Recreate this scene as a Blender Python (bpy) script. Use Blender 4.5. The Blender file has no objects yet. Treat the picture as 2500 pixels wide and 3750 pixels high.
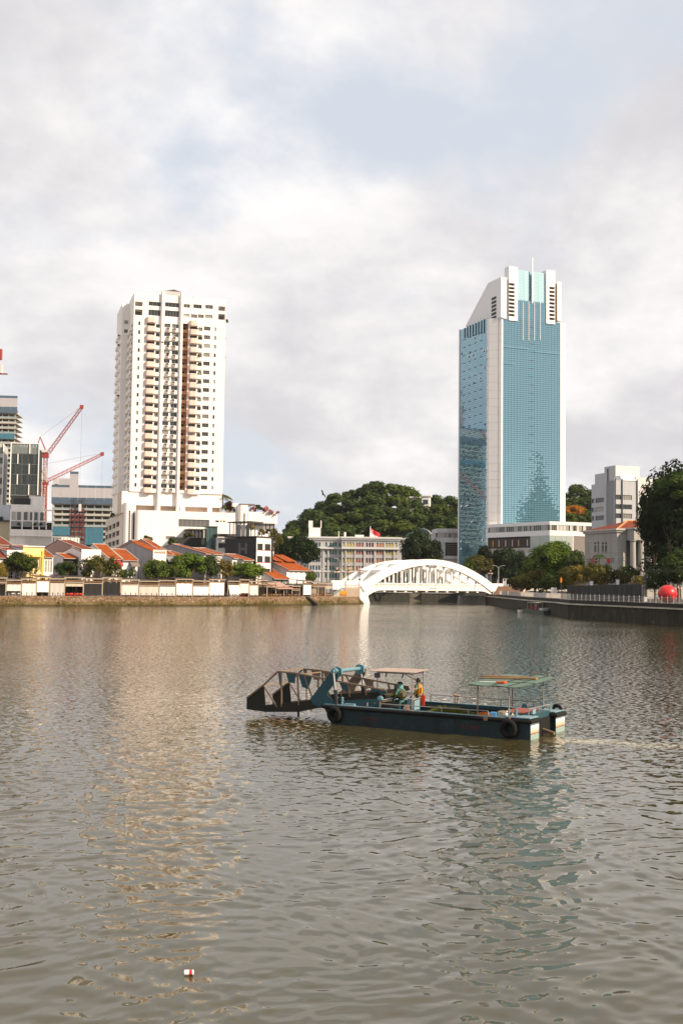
import bpy, math, random
import numpy as np
from mathutils import Vector, Matrix
R = math.radians
random.seed(7)
SC = bpy.context.scene
C = SC.collection

# ---------------------------------------------------------------- camera
FPX, HC = 4166.7, 6.0                      # focal length in photo pixels, eye height over the water
PITCH, ROLL = math.atan(269 / FPX), R(0.7)
cam_d = bpy.data.cameras.new('camera')
cam_d.sensor_fit = 'VERTICAL'; cam_d.sensor_height = 36; cam_d.lens = 40
cam_d.clip_start = 0.5; cam_d.clip_end = 6000
cam = bpy.data.objects.new('camera', cam_d); C.objects.link(cam)
RM = Matrix.Rotation(math.pi / 2 + PITCH, 3, 'X') @ Matrix.Rotation(ROLL, 3, 'Z')
cam.matrix_world = Matrix.Translation((0, 0, HC)) @ RM.to_4x4()
SC.camera = cam

# ---------------------------------------------------------------- sky and sun
SUN_AZ, SUN_EL = math.atan2(0.885, -0.465), R(34)          # from the right, a little behind the camera
w = bpy.data.worlds.new('World'); SC.world = w; w.use_nodes = True
nt = w.node_tree; nt.nodes.clear()
def wn(t, **k):
    n = nt.nodes.new(t)
    for a, b in k.items(): setattr(n, a, b)
    return n
def wl(a, b): nt.links.new(a, b)
def wmath(op, a, b=None, c=None, clamp=False):
    n = wn('ShaderNodeMath', operation=op, use_clamp=clamp)
    for i, v in enumerate((a, b, c)):
        if v is None: continue
        if isinstance(v, (int, float)): n.inputs[i].default_value = v
        else: wl(v, n.inputs[i])
    return n.outputs[0]
def wmix(fac, a, b):
    n = wn('ShaderNodeMix', data_type='RGBA')
    for s, v in ((n.inputs[0], fac), (n.inputs[6], a), (n.inputs[7], b)):
        if isinstance(v, tuple): s.default_value = v if len(v) == 4 else (*v, 1)
        elif isinstance(v, (int, float)): s.default_value = v
        else: wl(v, s)
    return n.outputs[2]
sky = wn('ShaderNodeTexSky', sky_type='NISHITA', sun_disc=False)
sky.sun_elevation = SUN_EL; sky.sun_rotation = SUN_AZ
sky.air_density = 1.0; sky.dust_density = 1.6; sky.ozone_density = 1.0
tc = wn('ShaderNodeTexCoord'); sep = wn('ShaderNodeSeparateXYZ'); wl(tc.outputs['Generated'], sep.inputs[0])
zz = wmath('ADD', wmath('MAXIMUM', sep.outputs[2], 0.0), 0.42)
cmb = wn('ShaderNodeCombineXYZ')
wl(wmath('DIVIDE', sep.outputs[0], zz), cmb.inputs[0]); wl(wmath('DIVIDE', sep.outputs[1], zz), cmb.inputs[1])
def wnoise(scale, detail, off, rough=0.55, dist=0.0):
    m = wn('ShaderNodeVectorMath', operation='ADD'); wl(cmb.outputs[0], m.inputs[0]); m.inputs[1].default_value = off
    n = wn('ShaderNodeTexNoise'); wl(m.outputs[0], n.inputs['Vector'])
    n.inputs['Scale'].default_value = scale; n.inputs['Detail'].default_value = detail
    n.inputs['Roughness'].default_value = rough; n.inputs['Distortion'].default_value = dist
    return n.outputs[0]
def wramp(v, lo, hi):
    n = wn('ShaderNodeMapRange', interpolation_type='SMOOTHSTEP'); wl(v, n.inputs[0])
    n.inputs[1].default_value = lo; n.inputs[2].default_value = hi
    return n.outputs[0]
cov = wramp(wnoise(1.75, 9, (5.1, 10.04, 0), 0.56, 0.12), 0.37, 0.50)      # how much cloud hides the blue
lum = wramp(wnoise(2.6, 9, (9.1, 2.7, 0), 0.60, 0.12), 0.32, 0.66)        # lit tops against greyer bases
cloud = wmix(lum, (6.15, 6.02, 6.25), (9.2, 8.95, 8.8))
veil = wmix(0.86, sky.outputs[0], (6.6, 6.95, 7.6))                        # thin haze lightens the open sky
colr = wmix(cov, veil, cloud)
bg = wn('ShaderNodeBackground'); wl(colr, bg.inputs[0]); bg.inputs[1].default_value = 0.076
wo = wn('ShaderNodeOutputWorld'); wl(bg.outputs[0], wo.inputs[0])

sd = bpy.data.lights.new('sun', 'SUN'); sd.energy = 5.0; sd.angle = R(0.55); sd.color = (1, 0.79, 0.57)
sun = bpy.data.objects.new('sun', sd); C.objects.link(sun)
sv = Vector((math.sin(SUN_AZ) * math.cos(SUN_EL), math.cos(SUN_AZ) * math.cos(SUN_EL), math.sin(SUN_EL)))
sun.rotation_euler = sv.to_track_quat('Z', 'Y').to_euler()
sun.location = sv * 50 + Vector((0, 0, 200))

vs = SC.view_settings
vs.view_transform = 'Standard'; vs.look = 'None'; vs.exposure = 0.60; vs.gamma = 1.0; vs.use_curve_mapping = False
SC.cycles.use_denoising = True
SC.cycles.max_bounces = 6; SC.cycles.diffuse_bounces = 3; SC.cycles.glossy_bounces = 4
SC.cycles.transparent_max_bounces = 8; SC.cycles.caustics_reflective = False; SC.cycles.caustics_refractive = False

# ---------------------------------------------------------------- photo pixel -> place
CAM = Vector((0, 0, HC))
def ray(px, py): return RM @ Vector(((px - 1250) / FPX, -(py - 1875) / FPX, -1))
def at(px, py, Y):
    d = ray(px, py); return CAM + d * (Y / d.y)
def onz(px, py, z=0.0):
    d = ray(px, py); return CAM + d * ((z - HC) / d.z)
def zat(px, py, Y): return at(px, py, Y).z

class Frame:
    """a building's own axes: x along its front, y into it, z up"""
    def __init__(s, o, a):
        s.o = Vector((o[0], o[1], 0)); s.a = a
        s.x = Vector((math.cos(a), math.sin(a), 0)); s.y = Vector((-math.sin(a), math.cos(a), 0))
    def hit(s, px, py, y=0.0):          # where the ray meets the plane y = const -> (x, z)
        d = ray(px, py); p = s.o + s.y * y
        t = (p - CAM).dot(s.y) / d.dot(s.y); q = CAM + d * t
        return (q - s.o).dot(s.x), q.z
    def hitx(s, px, py, x=0.0):         # the plane x = const -> (y, z)
        d = ray(px, py); p = s.o + s.x * x
        t = (p - CAM).dot(s.x) / d.dot(s.x); q = CAM + d * t
        return (q - s.o).dot(s.y), q.z
    def w(s, x, y, z=0): return s.o + s.x * x + s.y * y + Vector((0, 0, z))

# ---------------------------------------------------------------- mesh building
class MB:
    def __init__(s): s.v = []; s.f = []; s.m = []
    def add(s, vs, fs, m=0):
        o = len(s.v); s.v += [tuple(v) for v in vs]; s.f += [tuple(i + o for i in f) for f in fs]; s.m += [m] * len(fs); return s
    def hexa(s, b, t, m=0):
        return s.add(list(b) + list(t), [(3, 2, 1, 0), (4, 5, 6, 7), (0, 1, 5, 4), (1, 2, 6, 5), (2, 3, 7, 6), (3, 0, 4, 7)], m)
    def box(s, x0, y0, z0, x1, y1, z1, m=0):
        return s.hexa([(x0, y0, z0), (x1, y0, z0), (x1, y1, z0), (x0, y1, z0)], [(x0, y0, z1), (x1, y0, z1), (x1, y1, z1), (x0, y1, z1)], m)
    def extr(s, poly, vec, m=0):
        n = len(poly); p = [Vector(q) for q in poly]; v = Vector(vec)
        vs = p + [q + v for q in p]
        return s.add(vs, [tuple(range(n))[::-1], tuple(range(n, 2 * n))] + [(i, (i + 1) % n, n + (i + 1) % n, n + i) for i in range(n)], m)
    def quad(s, a, b, c, d, m=0): return s.add([a, b, c, d], [(0, 1, 2, 3)], m)
    def beam(s, p, q, wd, h=None, m=0):
        p, q = Vector(p), Vector(q); h = h or wd; d = (q - p).normalized()
        u = d.cross(Vector((0, 0, 1)))
        u = u.normalized() if u.length > 1e-4 else Vector((1, 0, 0))
        n = u.cross(d).normalized(); u = u * wd / 2; n = n * h / 2
        return s.hexa([p - u - n, p + u - n, p + u + n, p - u + n], [q - u - n, q + u - n, q + u + n, q - u + n], m)
    def tube(s, p, q, r, n=8, r2=None, m=0, cap=True):
        p, q = Vector(p), Vector(q); r2 = r if r2 is None else r2; d = (q - p).normalized()
        u = d.orthogonal().normalized(); v = d.cross(u); vs = []
        for c, rr in ((p, r), (q, r2)):
            vs += [c + (u * math.cos(2 * math.pi * i / n) + v * math.sin(2 * math.pi * i / n)) * rr for i in range(n)]
        fs = [(i, (i + 1) % n, n + (i + 1) % n, n + i) for i in range(n)]
        if cap: fs += [tuple(range(n))[::-1], tuple(range(n, 2 * n))]
        return s.add(vs, fs, m)
    def path(s, pts, r, n=6, m=0):
        for a, b in zip(pts, pts[1:]): s.tube(a, b, r, n, None, m)
        return s
    def lathe(s, prof, n=12, c=(0, 0, 0), m=0, axis='z'):
        vs = []
        for r, z in prof:
            for i in range(n):
                a = 2 * math.pi * i / n; p = (r * math.cos(a), r * math.sin(a), z)
                if axis == 'y': p = (p[0], z, p[1])
                if axis == 'x': p = (z, p[0], p[1])
                vs.append((p[0] + c[0], p[1] + c[1], p[2] + c[2]))
        k = len(prof)
        fs = [(j * n + i, j * n + (i + 1) % n, (j + 1) * n + (i + 1) % n, (j + 1) * n + i) for j in range(k - 1) for i in range(n)]
        fs += [tuple(range(n))[::-1], tuple(range((k - 1) * n, k * n))]
        return s.add(vs, fs, m)
    def holed(s, W, z0, z1, holes, depth=0.25, m=0, mr=None, x0=0.0, y=0.0):
        """a wall in the plane y with real openings: holes (xa, xb, za, zb), reveals go back by depth"""
        mr = m if mr is None else mr; rd = lambda v: round(v, 3)
        holes = [(rd(max(h[0], x0)), rd(min(h[1], W)), rd(max(h[2], z0)), rd(min(h[3], z1))) for h in holes]
        holes = [h for h in holes if h[1] - h[0] > 0.02 and h[3] - h[2] > 0.02]
        xs = sorted({rd(x0), rd(W)} | {h[0] for h in holes} | {h[1] for h in holes})
        zs = sorted({rd(z0), rd(z1)} | {h[2] for h in holes} | {h[3] for h in holes})
        xs = [x for x in xs if rd(x0) <= x <= rd(W)]; zs = [z for z in zs if rd(z0) <= z <= rd(z1)]
        ih = set()
        xi = {x: i for i, x in enumerate(xs)}; zi = {z: i for i, z in enumerate(zs)}
        for h in holes:
            for i in range(xi[h[0]], xi[h[1]]):
                for j in range(zi[h[2]], zi[h[3]]): ih.add((i, j))
        for i in range(len(xs) - 1):
            j = 0
            while j < len(zs) - 1:
                if (i, j) in ih: j += 1; continue
                k = j
                while k < len(zs) - 1 and (i, k) not in ih: k += 1
                s.quad((xs[i], y, zs[j]), (xs[i + 1], y, zs[j]), (xs[i + 1], y, zs[k]), (xs[i], y, zs[k]), m); j = k
        for a, b, c, d in holes:
            y2 = y + depth
            s.quad((a, y, c), (a, y2, c), (a, y2, d), (a, y, d), mr); s.quad((b, y2, c), (b, y, c), (b, y, d), (b, y2, d), mr)
            s.quad((a, y, c), (b, y, c), (b, y2, c), (a, y2, c), mr); s.quad((a, y2, d), (b, y2, d), (b, y, d), (a, y, d), mr)
        return s
    def mesh(s, name, mats, smooth=False):
        me = bpy.data.meshes.new(name); me.from_pydata(s.v, [], s.f)
        for mm in (mats if isinstance(mats, (list, tuple)) else [mats]): me.materials.append(mm)
        me.polygons.foreach_set('material_index', s.m)
        if smooth: me.polygons.foreach_set('use_smooth', [True] * len(s.f))
        me.update(); return me
    def obj(s, name, mats, parent=None, loc=(0, 0, 0), rz=0.0, smooth=False):
        return put(name, s.mesh(name, mats, smooth), parent, loc, rz)

def put(name, me, parent=None, loc=(0, 0, 0), rz=0.0, scale=None):
    o = bpy.data.objects.new(name, me); C.objects.link(o)
    o.location = loc; o.rotation_euler = (0, 0, rz); o.parent = parent
    if scale: o.scale = scale
    return o
def tag(o, label, cat, group=None):
    o['label'] = label; o['category'] = cat
    if group: o['group'] = group
    return o
def thing(name, label, cat, loc=(0, 0, 0), rz=0.0, group=None):
    o = bpy.data.objects.new(name, None); C.objects.link(o); o.empty_display_size = 0.5
    o.location = loc; o.rotation_euler = (0, 0, rz); return tag(o, label, cat, group)
def struct(o): o['kind'] = 'structure'; return o
def stuff(o): o['kind'] = 'stuff'; return o
def npmesh(name, verts, quads, mats, smooth=False, midx=None):
    """fast mesh from numpy arrays of vertices and quads"""
    me = bpy.data.meshes.new(name); nv, nf = len(verts), len(quads)
    me.vertices.add(nv); me.vertices.foreach_set('co', np.asarray(verts, np.float32).ravel())
    me.loops.add(nf * 4); me.loops.foreach_set('vertex_index', np.asarray(quads, np.int32).ravel())
    me.polygons.add(nf); me.polygons.foreach_set('loop_start', np.arange(0, nf * 4, 4, dtype=np.int32))
    for mm in (mats if isinstance(mats, (list, tuple)) else [mats]): me.materials.append(mm)
    if midx is not None: me.polygons.foreach_set('material_index', np.asarray(midx, np.int32))
    if smooth: me.polygons.foreach_set('use_smooth', np.ones(nf, bool))
    me.update(calc_edges=True); me.validate(); return me
ORD = 'first second third fourth fifth sixth seventh eighth ninth tenth eleventh twelfth thirteenth fourteenth fifteenth sixteenth seventeenth eighteenth nineteenth twentieth'.split()

def ordinal(n):
    if n <= 20: return ORD[n - 1]
    tens = {2: ('twentieth', 'twenty'), 3: ('thirtieth', 'thirty'), 4: ('fortieth', 'forty'), 5: ('fiftieth', 'fifty'), 6: ('sixtieth', 'sixty'), 7: ('seventieth', 'seventy')}[n // 10]
    return tens[0] if n % 10 == 0 else tens[1] + '-' + ORD[n % 10 - 1]

# ---------------------------------------------------------------- materials
class NT:
    def __init__(s, name):
        s.mat = bpy.data.materials.new(name); s.mat.use_nodes = True; s.t = s.mat.node_tree; s.t.nodes.clear()
        s.out = s.n('ShaderNodeOutputMaterial'); s.geo = None
    def n(s, t, **k):
        n = s.t.nodes.new(t)
        for a, b in k.items(): setattr(n, a, b)
        return n
    def l(s, a, b): s.t.links.new(a, b)
    def set(s, sock, v):
        if isinstance(v, (int, float)): sock.default_value = v
        elif isinstance(v, tuple): sock.default_value = v if len(v) != 3 or sock.type != 'RGBA' else (*v, 1)
        else: s.l(v, sock)
    def math(s, op, a, b=0.0, c=0.0, clamp=False):
        n = s.n('ShaderNodeMath', operation=op, use_clamp=clamp)
        for i, v in enumerate((a, b, c)): s.set(n.inputs[i], v)
        return n.outputs[0]
    def mix(s, f, a, b, bt='MIX'):
        n = s.n('ShaderNodeMix', data_type='RGBA', blend_type=bt)
        s.set(n.inputs[0], f); s.set(n.inputs[6], a); s.set(n.inputs[7], b); return n.outputs[2]
    def pos(s, scale=(1, 1, 1), obj=False):
        if obj: v = s.n('ShaderNodeTexCoord').outputs['Object']
        else: v = s.n('ShaderNodeNewGeometry').outputs['Position']
        m = s.n('ShaderNodeVectorMath', operation='MULTIPLY'); s.l(v, m.inputs[0]); m.inputs[1].default_value = scale
        return m.outputs[0]
    def noise(s, vec, scale=1.0, detail=4.0, rough=0.55, col=False):
        n = s.n('ShaderNodeTexNoise'); s.l(vec, n.inputs['Vector'])
        n.inputs['Scale'].default_value = scale; n.inputs['Detail'].default_value = detail; n.inputs['Roughness'].default_value = rough
        return n.outputs[1 if col else 0]
    def ramp(s, v, lo, hi, a=0.0, b=1.0):
        n = s.n('ShaderNodeMapRange', interpolation_type='SMOOTHSTEP'); s.set(n.inputs[0], v)
        for i, q in enumerate((lo, hi, a, b)): n.inputs[i + 1].default_value = q
        return n.outputs[0]
    def rnd(s): return s.n('ShaderNodeObjectInfo').outputs['Random']
    def bump(s, h, st=0.3, dist=0.05):
        n = s.n('ShaderNodeBump'); s.set(n.inputs['Height'], h); n.inputs['Strength'].default_value = st; n.inputs['Distance'].default_value = dist
        return n.outputs[0]
    def bsdf(s, col, rough=0.6, metal=0.0, spec=0.5, normal=None, link=True, **k):
        b = s.n('ShaderNodeBsdfPrincipled')
        s.set(b.inputs['Base Color'], col); s.set(b.inputs['Roughness'], rough); s.set(b.inputs['Metallic'], metal)
        s.set(b.inputs['Specular IOR Level'], spec)
        if normal is not None: s.l(normal, b.inputs['Normal'])
        for a, v in k.items(): s.set(b.inputs[a], v)
        if link: s.l(b.outputs[0], s.out.inputs[0])
        return b
def M(name, col, rough=0.7, var=0.10, vs=0.4, metal=0.0, spec=0.3, streak=0.0, bump=0.0, bs=3.0, ov=0.0, dirt=None):
    """plain surface: a base colour with uneven wear, rain streaks, small relief and a little change from piece to piece"""
    t = NT(name); f = t.noise(t.pos(), vs, 5, 0.6)
    g = t.math('MULTIPLY_ADD', f, 2 * var, 1 - var)
    if streak:
        st = t.noise(t.pos((1.3, 1.3, 0.09)), 1.0, 4, 0.6)
        g = t.math('MULTIPLY', g, t.ramp(st, 0.42, 0.72, 1.0, 1.0 - streak))
    if ov: g = t.math('MULTIPLY', g, t.math('MULTIPLY_ADD', t.rnd(), 2 * ov, 1 - ov))
    c = t.n('ShaderNodeVectorMath', operation='SCALE'); c.inputs[0].default_value = col; t.l(g, c.inputs[3]); cc = c.outputs[0]
    if dirt:
        cc = t.mix(t.ramp(t.noise(t.pos(), dirt[1], 6, 0.65), dirt[2], dirt[3]), cc, (*dirt[0], 1))
    nm = t.bump(t.noise(t.pos(), bs, 5), bump, 0.06) if bump else None
    t.bsdf(cc, rough, metal, spec, nm); return t.mat
def glassy(name, dark, light, thresh=0.72, rough=0.06, spec=0.6):
    """window glass: each pane shows a dark room or, here and there, a drawn curtain"""
    t = NT(name); r = t.rnd()
    c = t.mix(t.math('MULTIPLY', t.ramp(t.noise(t.pos((2.5, 2.5, 0.15)), 1.0, 2), 0.35, 0.7), 0.6), (*dark, 1), tuple(min(1, 1.9 * q + 0.01) for q in dark) + (1,))
    c = t.mix(t.ramp(r, thresh, min(1.0, thresh + 0.25)), c, (*light, 1))
    t.bsdf(c, rough, 0, spec); return t.mat
def tiles(name, col, col2, pitch=0.32):
    """clay pan tiles: ribs down the slope, each course a small step, weathered patches"""
    t = NT(name); p = t.pos((1, 1, 1), True)
    s = t.n('ShaderNodeSeparateXYZ'); t.l(p, s.inputs[0])
    rib = t.math('ABSOLUTE', t.math('SINE', t.math('MULTIPLY', s.outputs[0], math.pi / pitch)))
    course = t.math('FRACT', t.math('MULTIPLY', s.outputs[1], 2.4))
    h = t.math('MULTIPLY_ADD', course, 0.5, rib)
    n = t.noise(p, 0.7, 6, 0.65)
    c = t.mix(t.ramp(n, 0.38, 0.68), (*col, 1), (*col2, 1))
    c = t.mix(t.math('MULTIPLY', t.ramp(rib, 0.35, 0.0), 0.45), c, tuple(0.45 * q for q in col2) + (1,))
    t.bsdf(c, 0.8, 0, 0.2, t.bump(h, 0.6, 0.08)); return t.mat
def leaves(name, a, b, c2=None):
    t = NT(name); n = t.noise(t.pos(), 0.35, 3, 0.6); n2 = t.noise(t.pos(), 2.2, 2)
    c = t.mix(t.ramp(n, 0.35, 0.65), (*a, 1), (*b, 1))
    if c2: c = t.mix(t.ramp(n2, 0.58, 0.72), c, (*c2, 1))
    k = t.n('ShaderNodeVectorMath', operation='SCALE'); t.l(c, k.inputs[0]); t.l(t.math('MULTIPLY_ADD', t.rnd(), 0.5, 0.75), k.inputs[3])
    d = t.n('ShaderNodeBsdfDiffuse'); t.l(k.outputs[0], d.inputs[0])
    tr = t.n('ShaderNodeBsdfTranslucent'); t.l(k.outputs[0], tr.inputs[0])
    gl = t.n('ShaderNodeBsdfGlossy'); gl.inputs['Roughness'].default_value = 0.45; gl.inputs[0].default_value = (0.5, 0.5, 0.45, 1)
    m1 = t.n('ShaderNodeMixShader'); m1.inputs[0].default_value = 0.3; t.l(d.outputs[0], m1.inputs[1]); t.l(tr.outputs[0], m1.inputs[2])
    m2 = t.n('ShaderNodeMixShader'); m2.inputs[0].default_value = 0.02; t.l(m1.outputs[0], m2.inputs[1]); t.l(gl.outputs[0], m2.inputs[2])
    t.l(m2.outputs[0], t.out.inputs[0]); return t.mat

m_white = M('white_paint', (0.82, 0.79, 0.755), 0.7, 0.05, 0.15, streak=0.09)
m_white2 = M('white_render', (0.80, 0.78, 0.75), 0.7, 0.06, 0.3, streak=0.14)
m_bridge = M('bridge_white', (0.82, 0.81, 0.79), 0.55, 0.04, 0.2, streak=0.08)
m_blush = M('balcony_paint', (0.70, 0.55, 0.49), 0.7, 0.05, 0.3, streak=0.12)
m_tan = M('slot_shade_tan', (0.50, 0.31, 0.185), 0.75, 0.08, 0.3)  # brown shading of the tower's deep slot, put into its wall colour
m_grey = M('grey_render', (0.30, 0.29, 0.30), 0.85, 0.14, 0.25, streak=0.22)
m_lgrey = M('pale_grey_render', (0.55, 0.54, 0.56), 0.8, 0.10, 0.25, streak=0.18)
m_conc = M('concrete', (0.42, 0.40, 0.37), 0.85, 0.14, 0.5, streak=0.2, bump=0.1)
m_dkgrey = M('dark_grey_metal', (0.07, 0.07, 0.075), 0.5, 0.1)
m_black = M('black_paint', (0.022, 0.024, 0.026), 0.55, 0.15)
m_dark = M('dark_interior', (0.025, 0.025, 0.025), 0.8, 0.1)
m_steel = M('galvanised_steel', (0.42, 0.42, 0.42), 0.45, 0.1, metal=0.6)
m_alu = M('window_frame_grey', (0.33, 0.33, 0.32), 0.5, 0.08)
m_wframe = M('window_frame_white', (0.72, 0.71, 0.69), 0.5, 0.05)
m_win = glassy('window_glass', (0.016, 0.020, 0.020), (0.24, 0.23, 0.21), 0.62)
m_winp = glassy('pale_window_glass', (0.05, 0.055, 0.055), (0.34, 0.33, 0.31), 0.45)
m_roof = tiles('orange_clay_tiles', (0.29, 0.066, 0.007), (0.20, 0.038, 0.007))
m_roof2 = tiles('weathered_clay_tiles', (0.21, 0.042, 0.016), (0.10, 0.024, 0.014))
m_wood = M('timber', (0.30, 0.17, 0.08), 0.8, 0.2, 2.0)
m_bark = M('bark', (0.10, 0.075, 0.055), 0.9, 0.25, 2.0, bump=0.4, bs=8)
m_red = M('red_paint', (0.42, 0.02, 0.02), 0.6, 0.1)
m_yellow = M('yellow_paint', (0.80, 0.62, 0.26), 0.75, 0.06, 0.4, streak=0.1)
m_yellow2 = M('deep_yellow_paint', (0.72, 0.47, 0.09), 0.75, 0.06, 0.4)
m_stone = M('paving', (0.34, 0.29, 0.24), 0.9, 0.2, 0.6, bump=0.2)

def window_mesh(w_, h_, cols=1, rows=1, fr=0.06, mats=None, y=0.0):
    """frame, mullions and a glass pane just behind them, lower left corner at the origin"""
    b = MB()
    b.quad((0, y, 0), (w_, y, 0), (w_, y, h_), (0, y, h_), 0)
    f = lambda x0, z0, x1, z1: b.box(x0, y - 0.05, z0, x1, y - 0.004, z1, 1)
    f(0, 0, w_, fr); f(0, h_ - fr, w_, h_); f(0, fr, fr, h_ - fr); f(w_ - fr, fr, w_, h_ - fr)
    for i in range(1, cols):
        x = w_ * i / cols; f(x - fr * 0.4, fr, x + fr * 0.4, h_ - fr)
    for j in range(1, rows):
        z = h_ * j / rows; b.box(fr, y - 0.045, z - fr * 0.4, w_ - fr, y - 0.006, z + fr * 0.4, 1)
    return b.mesh('window', mats or [m_win, m_alu])
# ================================================================ the setting
QL = [(-150, 232), (-83.4, 278), (-60, 294), (-33.7, 312), (-8.3, 347), (8.2, 379)]      # foot of the left quay
QR = [(74, 120), (56.4, 188), (46.4, 233), (47.8, 252), (47.6, 294), (51.5, 388), (53.5, 470)]   # right river wall
ZL, ZR, ZF = 2.4, 3.5, 3.0
def offset(poly, d):
    """shift a polyline to its left by d"""
    out = []
    for i, p in enumerate(poly):
        a = Vector(poly[max(i - 1, 0)]); b = Vector(poly[min(i + 1, len(poly) - 1)]); t = (b - a).normalized()
        out.append((p[0] - t.y * d, p[1] + t.x * d))
    return out
def col_hit(px, poly, py=2150):
    """the point where a photo column crosses a line on the ground; the end segments go on"""
    d = ray(px, py); best = None
    for i, (a, b) in enumerate(zip(poly, poly[1:])):
        a, b = Vector(a), Vector(b); e = b - a
        den = d.x * e.y - d.y * e.x
        if abs(den) < 1e-9: continue
        t = (a.x * e.y - a.y * e.x) / den; u = (a.x * d.y - a.y * d.x) / den
        lo = -9 if i == 0 else 0; hi = 10 if i == len(poly) - 2 else 1
        if t > 0 and lo <= u <= hi and (best is None or t < best[0]): best = (t, a + e * u, math.atan2(e.y, e.x))
    return best[1], best[2]

# ---- water: one sheet, finer where the waves can be seen singly
def build_water():
    rng = np.random.default_rng(11)
    ys = [7.5]
    while ys[-1] < 540: ys.append(ys[-1] * (1 + min(0.022, 0.0027 * max(1.0, (ys[-1] / 30) ** 1.5))))
    ys = np.array(ys); us = np.linspace(-0.44, 0.44, 860)
    Y, U = np.meshgrid(ys, us, indexing='ij'); X = Y * U
    sp = np.gradient(ys)[:, None] * np.ones_like(U)                       # local spacing of the sheet
    H = np.zeros_like(X); lost = np.zeros_like(X); tot = 0.0
    wx = X + 0.35 * np.sin(0.55 * Y + 0.8 * np.sin(0.31 * X)) + 0.2 * np.sin(1.3 * X + 0.9 * Y)
    wy = Y + 0.35 * np.sin(0.48 * X + 1.0 + 0.7 * np.sin(0.27 * Y)) + 0.2 * np.sin(1.1 * Y - 0.7 * X)
    for i in range(90):
        lam = 0.26 * (5.6 ** rng.random() ** 1.1)
        th = rng.normal(R(108), R(58)); k = 2 * math.pi / lam              # travel mostly towards the camera, a bit askew
        slope = 0.0138 * min(1.0, (lam / 0.5) ** 0.5) * (1 if lam < 0.9 else 0.8)
        keep = np.clip((lam / sp - 2.2) / 2.5, 0, 1)
        H += keep * slope / k * np.sin(k * (wx * math.cos(th) + wy * math.sin(th)) + rng.random() * 6.28)
        lost += (1 - keep) * slope ** 2; tot += slope ** 2
    gust = 0.75 + 0.5 * (0.5 + 0.5 * np.sin(0.16 * X + 0.9 * np.sin(0.11 * Y)) * np.sin(0.13 * Y + 0.5 + 0.7 * np.sin(0.09 * X)))
    calm = np.clip((Y - 4) / 22, 0.85, 1.05)
    H *= gust * calm
    # wash left and right of the boat and the churned wake behind it
    wake = np.clip(1 - np.abs(Y - (45.7 - 0.30 * (X - 8.0)) + 0.25 * np.sin(1.7 * X)) / (0.95 + 0.05 * np.clip(X - 8, 0, 40)), 0, 1) * np.clip((X - 8.0) / 0.8, 0, 1) * np.clip(1 - (X - 8) / 11, 0, 1)
    H += wake * 0.03 * np.sin(9 * X + 3 * np.sin(5 * Y)) * np.sin(8 * Y + 2 * np.sin(4 * X))
    v = np.stack([X, Y, H], -1).reshape(-1, 3); n, m = X.shape
    i = np.arange(n * m).reshape(n, m)
    q = np.stack([i[:-1, :-1], i[:-1, 1:], i[1:, 1:], i[1:, :-1]], -1).reshape(-1, 4)
    t = NT('river_water')
    at_f = t.n('ShaderNodeAttribute', attribute_name='fine'); at_w = t.n('ShaderNodeAttribute', attribute_name='wake')
    geo = t.n('ShaderNodeNewGeometry')
    def slope(scale, detail, zoff, st=(1, 1, 1)):
        p = t.pos(st); o = t.n('ShaderNodeVectorMath', operation='ADD'); t.l(p, o.inputs[0]); o.inputs[1].default_value = (0, 0, zoff)
        c = t.noise(o.outputs[0], scale, detail, 0.5, True)
        s = t.n('ShaderNodeVectorMath', operation='SUBTRACT'); t.l(c, s.inputs[0]); s.inputs[1].default_value = (0.5, 0.5, 0.5)
        return s.outputs[0]
    def scl(v, f):
        s = t.n('ShaderNodeVectorMath', operation='SCALE'); t.l(v, s.inputs[0]); t.set(s.inputs[3], f); return s.outputs[0]
    def addv(a, b):
        s = t.n('ShaderNodeVectorMath', operation='ADD'); t.l(a, s.inputs[0]); t.l(b, s.inputs[1]); return s.outputs[0]
    a = scl(slope(4.2, 1, 3.0, (0.85, 1.15, 1)), t.math('MULTIPLY', at_f.outputs['Fac'], 0.52))           # waves too small for the sheet
    b = scl(slope(7.0, 1, 9.0, (0.75, 1.2, 1)), t.math('MULTIPLY_ADD', at_f.outputs['Fac'], 0.05, 0.014))  # finest ripple
    c = scl(slope(5.0, 3, 5.0), t.math('MULTIPLY', at_w.outputs['Fac'], 0.9))
    s = addv(addv(a, b), c)
    f = t.n('ShaderNodeVectorMath', operation='MULTIPLY'); t.l(s, f.inputs[0]); f.inputs[1].default_value = (1, 1, 0)
    nn = t.n('ShaderNodeVectorMath', operation='NORMALIZE'); t.l(addv(geo.outputs['Normal'], f.outputs[0]), nn.inputs[0])
    mud = t.noise(t.pos(), 0.12, 3)
    col = t.mix(mud, (0.042, 0.038, 0.014, 1), (0.056, 0.049, 0.021, 1))
    col = t.mix(t.math('MULTIPLY', at_w.outputs['Fac'], t.ramp(t.noise(t.pos(), 3.0, 5, 0.7), 0.12, 0.62)), col, (0.42, 0.39, 0.25, 1))
    t.bsdf(col, 0.02, 0, 0.5, nn.outputs[0], IOR=1.56)
    me = npmesh('river', v, q, t.mat, True)
    for nm, arr in (('fine', np.sqrt(lost / tot) * gust), ('wake', wake)):
        me.attributes.new(nm, 'FLOAT', 'POINT').data.foreach_set('value', arr.astype(np.float32).ravel())
    o = put('river', me); struct(o)
    b = MB(); b.quad((-1500, -1500, -0.5), (1500, -1500, -0.5), (1500, 460, -0.5), (-1500, 460, -0.5))
    struct(b.obj('river_beyond', t.mat))
build_water()

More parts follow.
